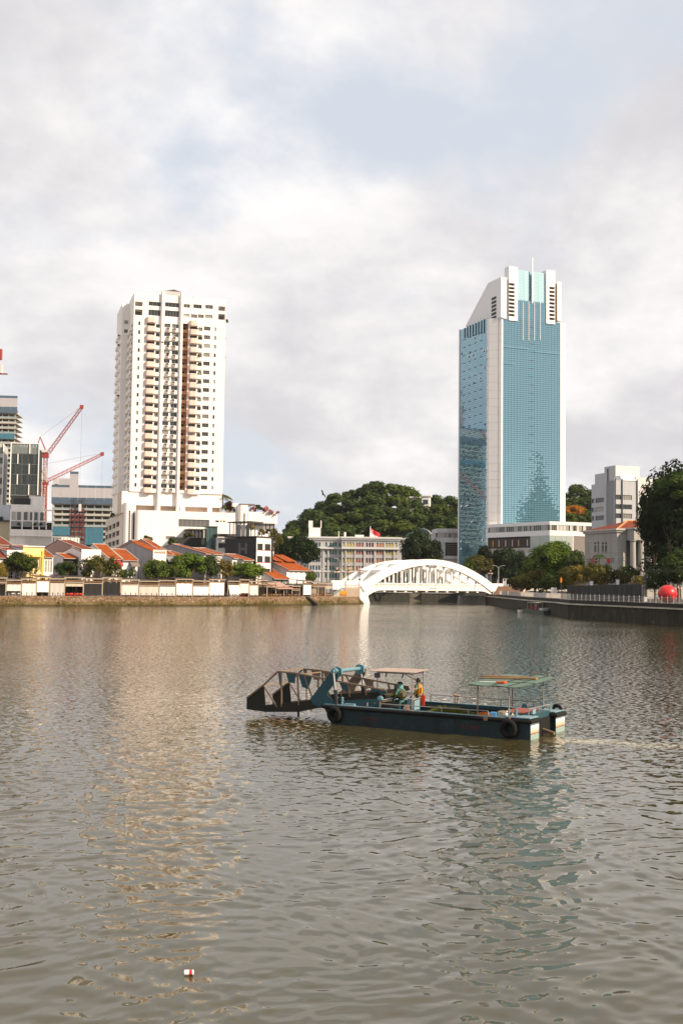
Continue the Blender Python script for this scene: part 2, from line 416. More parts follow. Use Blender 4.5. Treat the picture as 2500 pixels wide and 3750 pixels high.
# ---- land
m_ground = M('ground', (0.16, 0.15, 0.12), 0.95, 0.25, 0.05)
def land(name, poly, z, mat):
    b = MB(); b.extr([(x, y, -1.0) for x, y in poly], (0, 0, z + 1)); return struct(b.obj(name, mat))
QLT = offset(QL, 2.4)
land('quay_promenade', [(p[0], p[1]) for p in QLT] + [(7.0, 468), (-600, 468), (-600, 232)], ZL, m_stone)
QRT = offset([(x, y) for x, y in QR], -0.45)
land('embankment_promenade', [(600, 120)] + [(600, 468), (QRT[-1][0], 468)] + QRT[::-1][1:], ZR, M('dark_paving', (0.07, 0.063, 0.055), 0.9, 0.2, 0.5))
b = MB(); b.box(-1500, 468.2, -1, 1500, 1800, ZF); struct(b.obj('ground', m_ground))

# ---- left quay: rubble slope in rough courses, weeds along the water
def rubble():
    t = NT('quay_rubble'); p = t.pos((1, 1, 1.7))
    v = t.n('ShaderNodeTexVoronoi', feature='F1'); t.l(p, v.inputs['Vector']); v.inputs['Scale'].default_value = 1.9
    e = t.n('ShaderNodeTexVoronoi', feature='DISTANCE_TO_EDGE'); t.l(p, e.inputs['Vector']); e.inputs['Scale'].default_value = 1.9
    s = t.n('ShaderNodeSeparateColor'); t.l(v.outputs['Color'], s.inputs[0])
    c = t.mix(s.outputs[0], (0.11, 0.068, 0.036, 1), (0.215, 0.145, 0.088, 1))
    c = t.mix(t.ramp(s.outputs[1], 0.82, 0.95), c, (0.27, 0.21, 0.155, 1))
    c = t.mix(t.ramp(e.outputs[0], 0.09, 0.0), c, (0.06, 0.042, 0.028, 1))
    z = t.n('ShaderNodeSeparateXYZ'); t.l(t.pos(), z.inputs[0])
    moss = t.math('MULTIPLY', t.ramp(z.outputs[2], 1.35, 0.25), t.ramp(t.noise(t.pos(), 0.8, 5, 0.7), 0.30, 0.55))
    c = t.mix(moss, c, (0.10, 0.085, 0.025, 1))
    wet = t.ramp(z.outputs[2], 0.42, 0.2)
    c = t.mix(wet, c, (0.05, 0.038, 0.02, 1))
    t.bsdf(c, 0.9, 0, 0.2, t.bump(t.math('MINIMUM', e.outputs[0], 0.15), 0.8, 0.25))
    rng = np.random.default_rng(3); pts = []; 
    for (a, c_) in zip(QL, QL[1:]):
        a, c_ = Vector(a), Vector(c_); n = max(2, int((c_ - a).length / 0.45))
        pts += [a.lerp(c_, i / n) for i in range(n)]
    pts.append(Vector(QL[-1])); n = len(pts); rows = 12
    V = np.zeros((rows + 1, n, 3))
    for i, pt in enumerate(pts):
        d = (pts[min(i + 1, n - 1)] - pts[max(i - 1, 0)]).normalized(); nx, ny = -d.y, d.x
        for j in range(rows + 1):
            u = j / rows; st = (j // 2) / (rows // 2); k = 2.45 * (0.45 * u + 0.55 * st)
            r = rng.normal(0, 0.07) if 0 < j < rows else 0
            V[j, i] = (pt.x + nx * (k + r), pt.y + ny * (k + r), -0.5 + (ZL + 0.5 + 0.03) * u + rng.normal(0, 0.05) * (0 < j < rows))
    i = np.arange((rows + 1) * n).reshape(rows + 1, n)
    q = np.stack([i[:-1, :-1], i[:-1, 1:], i[1:, 1:], i[1:, :-1]], -1).reshape(-1, 4)
    root = tag(put('quay_wall', npmesh('quay_wall', V.reshape(-1, 3), q, t.mat)), 'sloping rubble stone quay wall with weeds along the left bank', 'quay wall')
    # weeds
    vv = []; rng = random.Random(5)
    for s in range(2600):
        i = rng.randrange(60, n - 1); j = min(rows, int(abs(rng.gauss(0, 3.2)) + 2.6)); p = Vector(V[j, i])
        if math.sin(i * 0.21) + math.sin(i * 0.073 + 2) < -0.6: continue
        for _ in range(3):
            a = rng.random() * 6.28; h = rng.uniform(0.15, 0.5); wv = Vector((math.cos(a), math.sin(a), 0)) * 0.07
            q_ = p + Vector((rng.uniform(-.2, .2), rng.uniform(-.2, .2), 0)); lean = Vector((rng.uniform(-.2, .2), rng.uniform(-.25, .05), h))
            vv += [q_ - wv, q_ + wv, q_ + wv * 0.3 + lean, q_ - wv * 0.3 + lean]
    vv = np.array([tuple(x) for x in vv]); q = np.arange(len(vv)).reshape(-1, 4)
    o = put('weeds', npmesh('weeds', vv, q, leaves('weed_leaves', (0.16, 0.15, 0.03), (0.24, 0.19, 0.05), (0.10, 0.12, 0.02)))); stuff(o)
    o['label'] = 'patchy weeds and grass growing on the stone quay slope'; o['category'] = 'weeds'
rubble()
# ramp stair let into the slope
p0, a0 = col_hit(1118, QLT); p1, a1 = col_hit(1152, QL)
b = MB(); d = Vector((math.cos(a0), math.sin(a0), 0)); nrm = Vector((-math.sin(a0), math.cos(a0), 0))
top = Vector((p0.x, p0.y, ZL + 0.05)); bot = Vector((p1.x, p1.y, 0.05)) + nrm * -0.5
for k in range(14):
    q0 = top.lerp(bot, k / 14); b.hexa([q0 + nrm * 0.6 + Vector((0, 0, -0.5)), q0 - nrm * 1.3 + Vector((0, 0, -0.5)), q0 - nrm * 1.3 + d * 0.6 + Vector((0, 0, -0.5)), q0 + nrm * 0.6 + d * 0.6 + Vector((0, 0, -0.5))],
        [q0 + nrm * 0.6, q0 - nrm * 1.3, q0 - nrm * 1.3 + d * 0.6, q0 + nrm * 0.6 + d * 0.6])
tag(b.obj('quay_stair', M('dark_stone', (0.07, 0.06, 0.05), 0.9, 0.2, 1.0)), 'dark stone steps running down the quay slope to the water', 'stairs')

# ---- right river wall with its ledge of slabs
m_rwall = M('river_wall', (0.034, 0.029, 0.021), 0.9, 0.35, 0.5, streak=0.55, bump=0.3, bs=2.0, dirt=((0.075, 0.062, 0.045), 0.7, 0.52, 0.75))
m_cope = M('coping_stone', (0.46, 0.42, 0.34), 0.85, 0.15, 0.6, ov=0.18, streak=0.3)
root = thing('river_wall', 'tall stained river wall with pale ledge along the right bank', 'river wall', (QR[1][0], QR[1][1], 0))
bw = MB(); bu = MB(); rel = Vector((QR[1][0], QR[1][1], 0))
for (a, c_) in zip(QR, QR[1:]):
    a = Vector((*a, 0)); c_ = Vector((*c_, 0)); d = (c_ - a).normalized(); n = Vector((d.y, -d.x, 0))
    A, B = a - rel, c_ - rel
    bw.hexa([A + Vector((0, 0, -1)), A + n * 0.75 + Vector((0, 0, -1)), B + n * 0.75 + Vector((0, 0, -1)), B + Vector((0, 0, -1))], [A + Vector((0, 0, 2.66)), A + n * 0.75 + Vector((0, 0, 2.66)), B + n * 0.75 + Vector((0, 0, 2.66)), B + Vector((0, 0, 2.66))])
    bu.hexa([A + n * 0.42 + Vector((0, 0, 2.6)), A + n * 0.8 + Vector((0, 0, 2.6)), B + n * 0.8 + Vector((0, 0, 2.6)), B + n * 0.42 + Vector((0, 0, 2.6))], [A + n * 0.42 + Vector((0, 0, ZR + 0.12)), A + n * 0.8 + Vector((0, 0, ZR + 0.12)), B + n * 0.8 + Vector((0, 0, ZR + 0.12)), B + n * 0.42 + Vector((0, 0, ZR + 0.12))])
    L = (c_ - a).length; k = max(1, int(L / 4.1)); s = L / k; sb = MB(); sb.box(0.03, -0.30, 0, s - 0.03, 0.39, 0.25)
    sm = sb.mesh('coping_slab', m_cope)
    for i in range(k):
        P = A + d * s * i; o = put('coping_slab', sm, root, (P.x, P.y, 2.67), math.atan2(d.y, d.x) )
        o.location = P + Vector((0, 0, 2.67)); o.rotation_euler.z = math.atan2(d.y, d.x); o.scale = (1, -1, 1)
bw.obj('wall_face', m_rwall, root); bu.obj('upstand', M('dark_upstand', (0.02, 0.018, 0.016), 0.9, 0.2, 0.6), root)

# ---- far wall of the bend, seen under the bridge, with steps
root = thing('river_wall', 'dark river wall with stone steps seen under the bridge', 'river wall', (8, 460, 0))
wm = M('dark_wall', (0.055, 0.058, 0.048), 0.9, 0.3, 0.4, streak=0.35)
b = MB(); b.box(-4, 0, -1, 20, 9, 3.25); b.box(24.6, 0, -1, 60, 9, 3.25); b.box(20, 5.2, -1, 24.6, 9, 3.25); b.obj('wall_face', wm, root)
b = MB(); b.box(-4, -0.25, 3.26, 19.9, 1, 3.5); b.box(24.7, -0.25, 3.26, 60, 1, 3.5); b.obj('coping', m_conc, root)
for k in range(9):
    s = MB(); s.box(20.02, 0.25 + 0.55 * k, -1, 24.58, 5.15, 0.2 + 0.36 * k); s.obj('step', bpy.data.materials.get('wet_step') or M('wet_step', (0.16, 0.15, 0.12), 0.9, 0.2), root)
# ---- wooded hill
CREST = [(900, 2010), (1020, 1960), (1080, 1905), (1150, 1855), (1200, 1815), (1300, 1790), (1360, 1765), (1480, 1775), (1530, 1815), (1600, 1808), (1690, 1832), (1800, 1835), (1950, 1800), (2080, 1768), (2150, 1790), (2260, 1850), (2400, 1930), (2600, 2010)]
def crest(px): return float(np.interp(px, [c[0] for c in CREST], [c[1] for c in CREST]))
HILL_Y = (560, 590, 622, 656, 692, 730)
def hill_top(px, k):
    """height of the tree tops on row k of the hill"""
    f = (k / 5) ** 0.72; return zat(px, 2046 + (crest(px) - 2046) * f, HILL_Y[k])
pxs = list(range(860, 2700, 40)); V = []
for k in range(6):
    for px in pxs: p = at(px, 2150, HILL_Y[k]); V.append((p.x, p.y, max(ZF - 0.3, hill_top(px, k) - 15.5)))
for yy, zz_ in ((840, 0.6), (980, -0.2)):
    for i, px in enumerate(pxs): V.append((at(px, 2150, yy).x, yy, max(ZF - 0.3, V[5 * len(pxs) + i][2] * zz_)))
n = len(pxs); idx = np.arange(len(V)).reshape(-1, n)
q = np.stack([idx[:-1, :-1], idx[:-1, 1:], idx[1:, 1:], idx[1:, :-1]], -1).reshape(-1, 4)
struct(put('hill', npmesh('hill', np.array(V), q, M('hill_undergrowth', (0.035, 0.045, 0.018), 0.95, 0.4, 0.1), True)))
# ================================================================ white apartment tower on its podium
def rounded_slab(b, x0, x1, dep, r, z0, z1, m=0, y=0.0, n=5):
    """a balcony front: straight middle, quarter-round corners, from the wall plane y out to y-dep"""
    p = [(x0, y)]
    for i in range(n + 1): a = math.pi / 2 * i / n; p.append((x0 + r - r * math.cos(a), y - dep + r - r * math.sin(a)))
    for i in range(n + 1): a = math.pi / 2 * i / n; p.append((x1 - r + r * math.sin(a), y - dep + r - r * math.cos(a)))
    p.append((x1, y)); return b.extr([(q[0], q[1], z0) for q in p], (0, 0, z1 - z0), m)
def rbox(b, x0, y0, x1, y1, r, z0, z1, m=0, n=5, cor='llrr'):
    """a block with rounded vertical corners (front left, back left, front right, back right where 'cor' is not a dot)"""
    p = []
    for cx, cy, a0, c in ((x0 + r, y0 + r, math.pi, cor[0]), (x1 - r, y0 + r, 1.5 * math.pi, cor[2]), (x1 - r, y1 - r, 0, cor[3]), (x0 + r, y1 - r, 0.5 * math.pi, cor[1])):
        if c == '.': p.append((x0 if cx < (x0 + x1) / 2 else x1, y0 if cy < (y0 + y1) / 2 else y1))
        else: p += [(cx + r * math.cos(a0 + math.pi / 2 * i / n), cy + r * math.sin(a0 + math.pi / 2 * i / n)) for i in range(n + 1)]
    return b.extr([(x, y, z0) for x, y in p], (0, 0, z1 - z0), m)

def white_tower():
    o = at(480, 1600, 376); F = Frame((o.x, o.y), R(17))
    A = lambda x, y: (380 + x / 3.136, 1020 + y / 3.136)
    B = lambda x, y: (380 + x / 2.24, 1500 + y / 2.24)
    U = lambda x, y, d=0.0: F.hit(*A(x, y), d); U2 = lambda x, y, d=0.0: F.hit(*B(x, y), d)
    W = U(1396, 700)[0]; zc0 = U(388, 512)[1]; fl = 3.02; NF = 19
    zt = U(345, 156)[1]; zb = U2(500, 835)[1] - 0.3; zend = zc0 - fl * (NF - 1) - 2.2
    sc = W / (1392 - 322)
    u = lambda x: (x - 322) * sc
    root = thing('apartment_tower', 'tall white apartment tower with rows of rounded balconies on a white podium', 'apartment tower', (F.o.x, F.o.y, ZL), F.a)
    Z = lambda z: z - ZL
    holes = []; wins = []; 
    def win(xa, xb, za, zb_, cols=2, dep=0.28, mats=None, rows=1): 
        holes.append((u(xa), u(xb), za, zb_)); wins.append((u(xa), za, u(xb) - u(xa), zb_ - za, cols, rows, dep, mats))
    rec = (u(886), u(955)); fr_pale = [m_winp, m_wframe]
    for k in range(NF):
        z = Z(zc0 - fl * k); rnd = random.Random(k * 7 + 1)
        win(375, 399, z - 0.65, z + 0.65, 1, 0.2)
        win(474, 566, z - 0.75, z + 0.33, 2, 0.9)
        win(578, 622, z - 1.05, z + 0.2, 1, 0.3)
        win(672, 744, z - 0.7, z + 0.65, 2, 0.3, fr_pale if k in (6,) else None)
        win(766, 840, z - 0.7, z + 0.65, 2, 0.3, fr_pale if k in (6, 15) else None)
        win(974, 1058, z - 0.78, z + 0.3, 3 if k in (2, 12) else 2, 0.85 if k not in (2, 12) else 0.15, fr_pale if k in (2, 12) else None)
        win(1074, 1120, z - 1.05, z + 0.2, 1, 0.3, fr_pale if k == 2 else None)
        win(1137, 1212, z - 0.68, z + 0.68, 3, 0.2, fr_pale if k == 2 else None)
        win(1259, 1283, z - 0.68, z + 0.62, 1, 0.2, fr_pale if rnd.random() < 0.2 else None)
    # two tall floors under the roof
    for (xa, xb, ya, yb, c) in ((488, 630, 265, 312, 3), (676, 842, 275, 325, 4), (892, 968, 292, 332, 2), (1008, 1106, 297, 340, 3), (1148, 1238, 303, 346, 2), (488, 626, 358, 424, 4), (676, 842, 367, 436, 5), (980, 1056, 410, 450, 2), (1064, 1132, 412, 452, 4), (1146, 1234, 415, 455, 4), (892, 962, 402, 438, 4)):
        za, zb_ = Z(U((xa + xb) / 2, yb)[1]), Z(U((xa + xb) / 2, ya)[1])
        win(xa, xb, za, zb_, c, 0.25, fr_pale if xa in (1148, 1064, 1146, 892) else None)
    # the deep slot between the balconies, one landing to a floor
    zr1, zr0 = Z(U(915, 515)[1]), Z(zend + 0.9)
    holes.append((rec[0], rec[1], zr0, zr1))
    # corner loggias at the top
    cl = (u(334), u(420), Z(U(370, 418)[1]), Z(U(370, 262)[1])); cr = (u(1304), u(1384), Z(U(1340, 472)[1]), Z(U(1340, 318)[1]))
    holes += [cl, cr]
    b = MB(); D = 17.0
    b.holed(W, Z(zend), Z(zt), holes, 0.3, 0, 0)
    b.quad((0, D, Z(zend)), (0, 0, Z(zend)), (0, 0, Z(zt)), (0, D, Z(zt))); b.quad((W, 0, Z(zend)), (W, D, Z(zend)), (W, D, Z(zt)), (W, 0, Z(zt)))
    b.quad((W, D, Z(zend)), (0, D, Z(zend)), (0, D, Z(zt)), (W, D, Z(zt))); b.quad((0, 0, Z(zend)), (0, D, Z(zend)), (W, D, Z(zend)), (W, 0, Z(zend)))
    b.quad((0, 0, Z(zt) - 1.2), (W, 0, Z(zt) - 1.2), (W, D, Z(zt) - 1.2), (0, D, Z(zt) - 1.2))
    b.obj('wall', m_white, root)
    cache = {}
    for (x, z, w_, h_, c, r_, dep, mats) in wins:
        key = (round(w_, 2), round(h_, 2), c, mats is None)
        if key not in cache: cache[key] = window_mesh(w_, h_, c, r_, 0.055, mats)
        put('window', cache[key], root, (x, dep, z))
    # slot: back wall, side wall, landings, dark openings
    b = MB(); x0, x1 = rec
    b.quad((x0, 2.6, zr0), (x1, 2.6, zr0), (x1, 2.6, zr1), (x0, 2.6, zr1)); b.quad((x0, 0.3, zr0), (x0, 2.6, zr0), (x0, 2.6, zr1), (x0, 0.3, zr1)); b.quad((x1, 2.6, zr0), (x1, 0.3, zr0), (x1, 0.3, zr1), (x1, 2.6, zr1))
    b.obj('light_well', m_tan, root)
    lm = MB(); lm.box(x0 + 0.02, 1.2, -0.35, x1 - 0.02, 2.55, 0.0); lm.box(x0 + 0.02, 1.2, 0.0, x1 - 0.02, 1.32, 0.75); lm = lm.mesh('landing', m_tan)
    dm = MB(); dm.box(x0 + 0.3, 2.35, 0, x1 - 0.7, 2.58, 1.6); dm = dm.mesh('doorway', m_dark)
    bl = MB(); rounded_slab(bl, u(466), u(574), 1.15, 0.75, 0, 1.72); bl = bl.mesh('balcony', m_blush)
    br = MB(); rounded_slab(br, u(966), u(1066), 1.15, 0.75, 0, 1.72); br = br.mesh('balcony', m_blush)
    sl = MB(); sl.box(u(574) + 0.02, -0.45, 0, u(626), -0.003, 1.3); sl = sl.mesh('window_box', m_white)
    sr = MB(); sr.box(u(1066) + 0.02, -0.45, 0, u(1122), -0.003, 1.3); sr = sr.mesh('window_box', m_white)
    sp = MB(); sp.box(u(664), -0.35, 0, u(848), -0.003, 1.25); sp = sp.mesh('window_box', m_white)
    ac = MB(); ac.box(0, -0.55, 0, 0.95, 0, 0.08, 1); ac.box(0.05, -0.5, 0.08, 0.9, -0.02, 0.85, 0); ac.box(0, -0.55, 0.85, 0.95, 0, 0.93, 1); ac.box(0.08, -0.525, 0.12, 0.87, -0.505, 0.82, 2)
    ac = ac.mesh('air_conditioner', [m_blush, m_white, M('grille_brown', (0.10, 0.075, 0.06), 0.6)])
    eb = MB(); rounded_slab(eb, 0, 4.2, 0.75, 0.4, 0, 1.0); eb = eb.mesh('side_balcony', m_white)
    sw = window_mesh(3.4, 1.1, 2)
    for k in range(NF):
        z = Z(zc0 - fl * k)
        put('landing', lm, root, (0, 0, z - 1.4)); put('doorway', dm, root, (0, 0, z - 1.3))
        put('balcony', bl, root, (0, 0, z - 2.5)); put('balcony', br, root, (0, 0, z - 2.55))
        put('window_box', sl, root, (0, 0, z - 2.42)); put('window_box', sr, root, (0, 0, z - 2.42)); put('window_box', sp, root, (0, 0, z - 2.1))
        put('air_conditioner', ac, root, (u(699), -0.36, z - 1.75)); put('air_conditioner', ac, root, (u(775), -0.36, z - 1.75))
        for y in (8.0, 14.0): put('side_balcony', eb, root, (-0.004, y - 1.4, z - 1.9), -math.pi / 2)
        put('side_window', sw, root, (-0.03, 6.2, z - 0.75), -math.pi / 2)
        put('side_balcony', eb, root, (-2.6, 19.4, z - 1.9), -math.pi / 2); put('side_balcony', eb, root, (-2.6, 26.4, z - 1.9), -math.pi / 2)
        put('side_balcony', eb, root, (W + 0.004, 4.0, z - 1.9), math.pi / 2); put('side_balcony', eb, root, (W + 0.004, 11.0, z - 1.9), math.pi / 2)
    # one balcony parapet more above the top row
    put('balcony', bl, root, (0, 0, Z(zc0) + 0.48)); put('balcony', br, root, (0, 0, Z(zc0) + 0.43))
    # pillars
    for (xa, xb, yt) in ((630, 672, 150), (850, 886, 163)):
        b = MB(); rounded_slab(b, u(xa), u(xb), 1.0, 0.45, Z(zb), Z(U(xa, yt)[1])); b.obj('pillar', m_white, root)
    # loggias
    for (xa, xb, za, zb_) in (cl, cr):
        b = MB(); b.box(xa + 0.01, 2.2, za, xb - 0.01, 2.3, zb_); b.quad((xa + 0.002, 0.3, za), (xa + 0.002, 2.2, za), (xa + 0.002, 2.2, zb_), (xa + 0.002, 0.3, zb_)); b.quad((xb - 0.002, 2.2, za), (xb - 0.002, 0.3, za), (xb - 0.002, 0.3, zb_), (xb - 0.002, 2.2, zb_)); b.quad((xa, 0.3, zb_ - 0.003), (xb, 0.3, zb_ - 0.003), (xb, 2.2, zb_ - 0.003), (xa, 2.2, zb_ - 0.003))
        zm = (za + zb_) / 2 - 0.2; b.box(xa + 0.01, 0.02, zm - 0.15, xb - 0.01, 2.19, zm + 0.15); b.box(xa + 0.01, 0.03, zm + 0.15, xb - 0.01, 0.15, zm + 1.0); b.obj('loggia', m_white, root)
        for zz_ in (za + 0.15, zm + 0.35): put('window', window_mesh(xb - xa - 0.3, 1.5, 3), root, (xa + 0.15, 2.18, zz_))
    # rear wing stepping out on the left
    zt2 = Z(F.hit(*A(240, 288), 12.5)[1]); b = MB()
    hl = [(-1.8, -0.5, Z(U(270, 425)[1]), Z(U(270, 383)[1])), (-1.8, -0.5, Z(U(270, 533)[1]), Z(U(270, 490)[1]))]
    b2 = MB(); b2.holed(4.0, Z(zb), zt2, hl, 0.2, 0, 0, -2.6, 12.5); rbox(b, -2.6, 12.52, 6, 30, 0.8, Z(zb), zt2, cor='.l.r'); b.v += []; b.obj('rear_wing', m_white, root); b2.obj('rear_wing_front', m_white, root)
    for h in hl: put('window', window_mesh(h[1] - h[0], h[3] - h[2], 1), root, (h[0], 12.51 - 0.02, h[2]))
    # plant room, aerials
    b = MB(); x0, x1 = u(676), u(895); zp = Z(U(780, 108)[1]); b.box(x0, 4, Z(zt) - 1.2, x1, 11, zp); b.obj('plant_room', M('ribbed_metal', (0.42, 0.42, 0.43), 0.5, 0.1, 3.0), root)
    b = MB(); b.extr([(x0 + 1, 3.9, zp), (x1 - 0.6, 3.9, zp), ((x0 + x1) / 2 + 0.3, 3.9, zp + 0.55)], (0, 7, 0)); b.obj('plant_room_roof', m_dkgrey, root)
    for x in (945, 1022, 1345):
        b = MB(); b.tube((u(x), 3, Z(zt) - 1.2), (u(x), 3, Z(zt) + 1.0), 0.05, 5); b.beam((u(x) - 0.4, 3, Z(zt) + 0.6), (u(x) + 0.4, 3, Z(zt) + 0.6), 0.05); b.beam((u(x) - 0.25, 3, Z(zt) + 0.9), (u(x) + 0.25, 3, Z(zt) + 0.9), 0.05); b.obj('aerial', m_dkgrey, root)
    # undercroft between tower and podium
    b = MB(); b.box(-2.4, 2.6, Z(zb) - 0.5, W - 0.3, 20, Z(zend) - 0.01); b.obj('undercroft', M('undercroft_wall', (0.55, 0.43, 0.34), 0.8), root)
    zu = Z(U2(300, 795)[1]); b = MB()
    b.box(-2.4, 0.4, zu + 0.5, W - 0.1, 2.58, Z(zend) - 0.01); b.obj('transfer_beam', m_white, root)
    for xa, xb in ((-2.3, 2.2), (8.6, 9.1), (16.9, 18.6), (26.3, 27.8), (30.6, 31.3)):
        b = MB(); b.box(xa, 0.3, Z(zb) - 0.5, xb, 2.57, zu + 0.49); b.obj('column', m_white, root)
    # ---- podium
    yp = -4.0; c = lambda x, y: F.hit(*B(x, y), yp)
    xl, xr = c(262, 950)[0], c(1095, 950)[0]; ztop = Z(c(680, 836)[1])
    hs = []; ws = []
    for (xa, xb, ya, yb, cols) in ((613, 866, 905, 960, 7), (508, 586, 1040, 1066, 2), (916, 946, 909, 925, 1), (955, 970, 909, 925, 1), (980, 995, 909, 925, 1)):
        p, q = c(xa, yb), c(xb, ya); hs.append((p[0], q[0], Z(p[1]), Z(q[1]))); ws.append((p[0], Z(p[1]), q[0] - p[0], q[1] - p[1], cols))
    b = MB(); b.holed(xr, 0, ztop, hs, 0.35, 0, 0, xl + 1.4, yp)
    b.obj('podium_front', m_white, root)
    b = MB(); rbox(b, xl, yp + 0.02, xr, 22, 1.4, 0, ztop, cor='l.r.'); 
    # the curved body stands behind the holed front: cut it back between the corners
    b = MB(); n = 6; pp = [(xl + 1.4, yp)] + [(xl + 1.4 - 1.4 * math.sin(math.pi / 2 * i / n), yp + 1.4 - 1.4 * math.cos(math.pi / 2 * i / n)) for i in range(1, n + 1)] + [(xl, 22), (xr, 22), (xr, yp)]
    for (p, q) in zip(pp, pp[1:]): b.quad((q[0], q[1], 0), (p[0], p[1], 0), (p[0], p[1], ztop), (q[0], q[1], ztop))
    b.add([(p[0], p[1], ztop - 0.9) for p in pp], [tuple(range(len(pp)))[::-1]]); b.obj('podium', m_white, root)
    b = MB(); b.box(xl + 1.4, yp + 0.1, ztop - 0.9, xr, yp + 0.3, ztop - 0.01); b.obj('parapet', m_white, root)
    for (x, z, w_, h_, cols) in ws: put('window', window_mesh(w_, h_, cols, 1, 0.08), root, (x, yp + 0.3, z))
    # stair drum left of the podium, slit of glass block
    x0, x1 = F.hit(*B(168, 950), -2)[0], F.hit(*B(246, 950), -2)[0]; zd = Z(F.hit(*B(200, 762), -2)[1])
    b = MB(); rbox(b, x0, -2, x1, 8, 1.2, 0, zd, cor='l.r.'); b.obj('stair_tower', m_white, root)
    xs = F.hit(*B(205, 950), -2)[0]; b = MB(); za_ = Z(F.hit(*B(205, 1095), -2)[1]); zb_ = Z(F.hit(*B(205, 826), -2)[1]); hh = (zb_ - za_) / 18
    for i in range(18): b.box(xs, -2.06, za_ + i * hh, xs + 0.55, -2.003, za_ + (i + 0.82) * hh)
    b.obj('glass_block_slit', m_win, root)
    # car park wing: long slots on the receding side
    x0 -= 0.1; ya, yb = 0.0, 62.0; zc = Z(F.hitx(*B(165, 830), x0)[1]); hs = []
    b = MB(); L = yb - ya
    for j in range(6):
        for i in range(4): hs.append((max(0.6, 39.2 - i * 13.3), 50.0 - i * 13.3, zc - 4.5 - j * 3.1, zc - 2.75 - j * 3.1))
    hs = [h for h in hs if h[2] > 0.2]
    b.holed(L, 0, zc, hs, 0.5, 0, 0); o_ = b.obj('car_park_wall', M('car_park_render', (0.62, 0.57, 0.50), 0.8, 0.08, 0.3, streak=0.2), root, (x0, yb, 0), -math.pi / 2)
    b = MB(); b.box(x0 + 0.52, ya + 0.1, 0.1, x0 + 6, yb - 0.1, zc - 0.5); b.obj('car_park_interior', m_dark, root)
    b = MB(); b.box(x0 + 0.003, ya, zc - 0.5, x0 + 20, yb, zc - 0.05); b.obj('car_park_roof', m_lgrey, root)
    # ---- lower white block on the right with round-cornered bands
    yq = -5.0; g = lambda x, y, d=yq: F.hit(*B(x, y), d)
    xa, xb = g(1096, 900)[0], g(1428, 900)[0]; X = lambda x: g(x, 900)[0]; ZZ = lambda x, y: Z(g(x, y)[1])
    b = MB(); b.box(X(1150), yq + 1.0, 0, xb - 1.0, 14, ZZ(1300, 845)); b.obj('annex', m_white, root)
    b = MB(); rbox(b, xa + 0.3, yq - 0.6, X(1182), 6, 1.2, 0, ZZ(1150, 784), cor='l.r.'); b.obj('stair_tower', m_white, root)
    b = MB(); b.box(xa - 1.2, yq + 2.4, 0, X(1118), 10, ZZ(1090, 764)); b.obj('annex_wall', m_white, root)
    b = MB(); rbox(b, X(1183), yq, xb, 12, 1.3, ZZ(1300, 932), ZZ(1300, 842), cor='..rr'); b.obj('roof_band', m_white, root)
    b = MB(); rbox(b, X(1183), yq, X(1425), 12, 1.3, ZZ(1300, 1042), ZZ(1300, 990), cor='..rr'); b.obj('floor_band', m_white, root)
    zz0, zz1 = ZZ(1300, 988), ZZ(1300, 932); nw = 14; x0_, x1_ = X(1186), X(1408); wm_ = window_mesh((x1_ - x0_) / nw - 0.02, zz1 - zz0, 1, 1, 0.09)
    for i in range(nw): put('window', wm_, root, (x0_ + (x1_ - x0_) * i / nw, yq + 0.96, zz0))
    xs = X(1144); b = MB(); z0_, z1_ = ZZ(1148, 985), ZZ(1148, 850)
    for i in range(12): b.box(xs, yq - 0.66, z0_ + (z1_ - z0_) * i / 12, xs + 0.5, yq - 0.603, z0_ + (z1_ - z0_) * (i + 0.8) / 12)
    b.obj('glass_block_slit', m_win, root)
    b = MB(); zp = ZZ(1180, 772); b.box(X(1116), yq + 0.5, zp - 0.35, X(1242), 4, zp); b.box(X(1232), yq + 0.6, ZZ(1300, 842), X(1240), yq + 1.1, zp - 0.36); b.obj('roof_pergola', M('brown_metal', (0.16, 0.13, 0.11), 0.6), root)
    return F, root
TF, tower = white_tower()
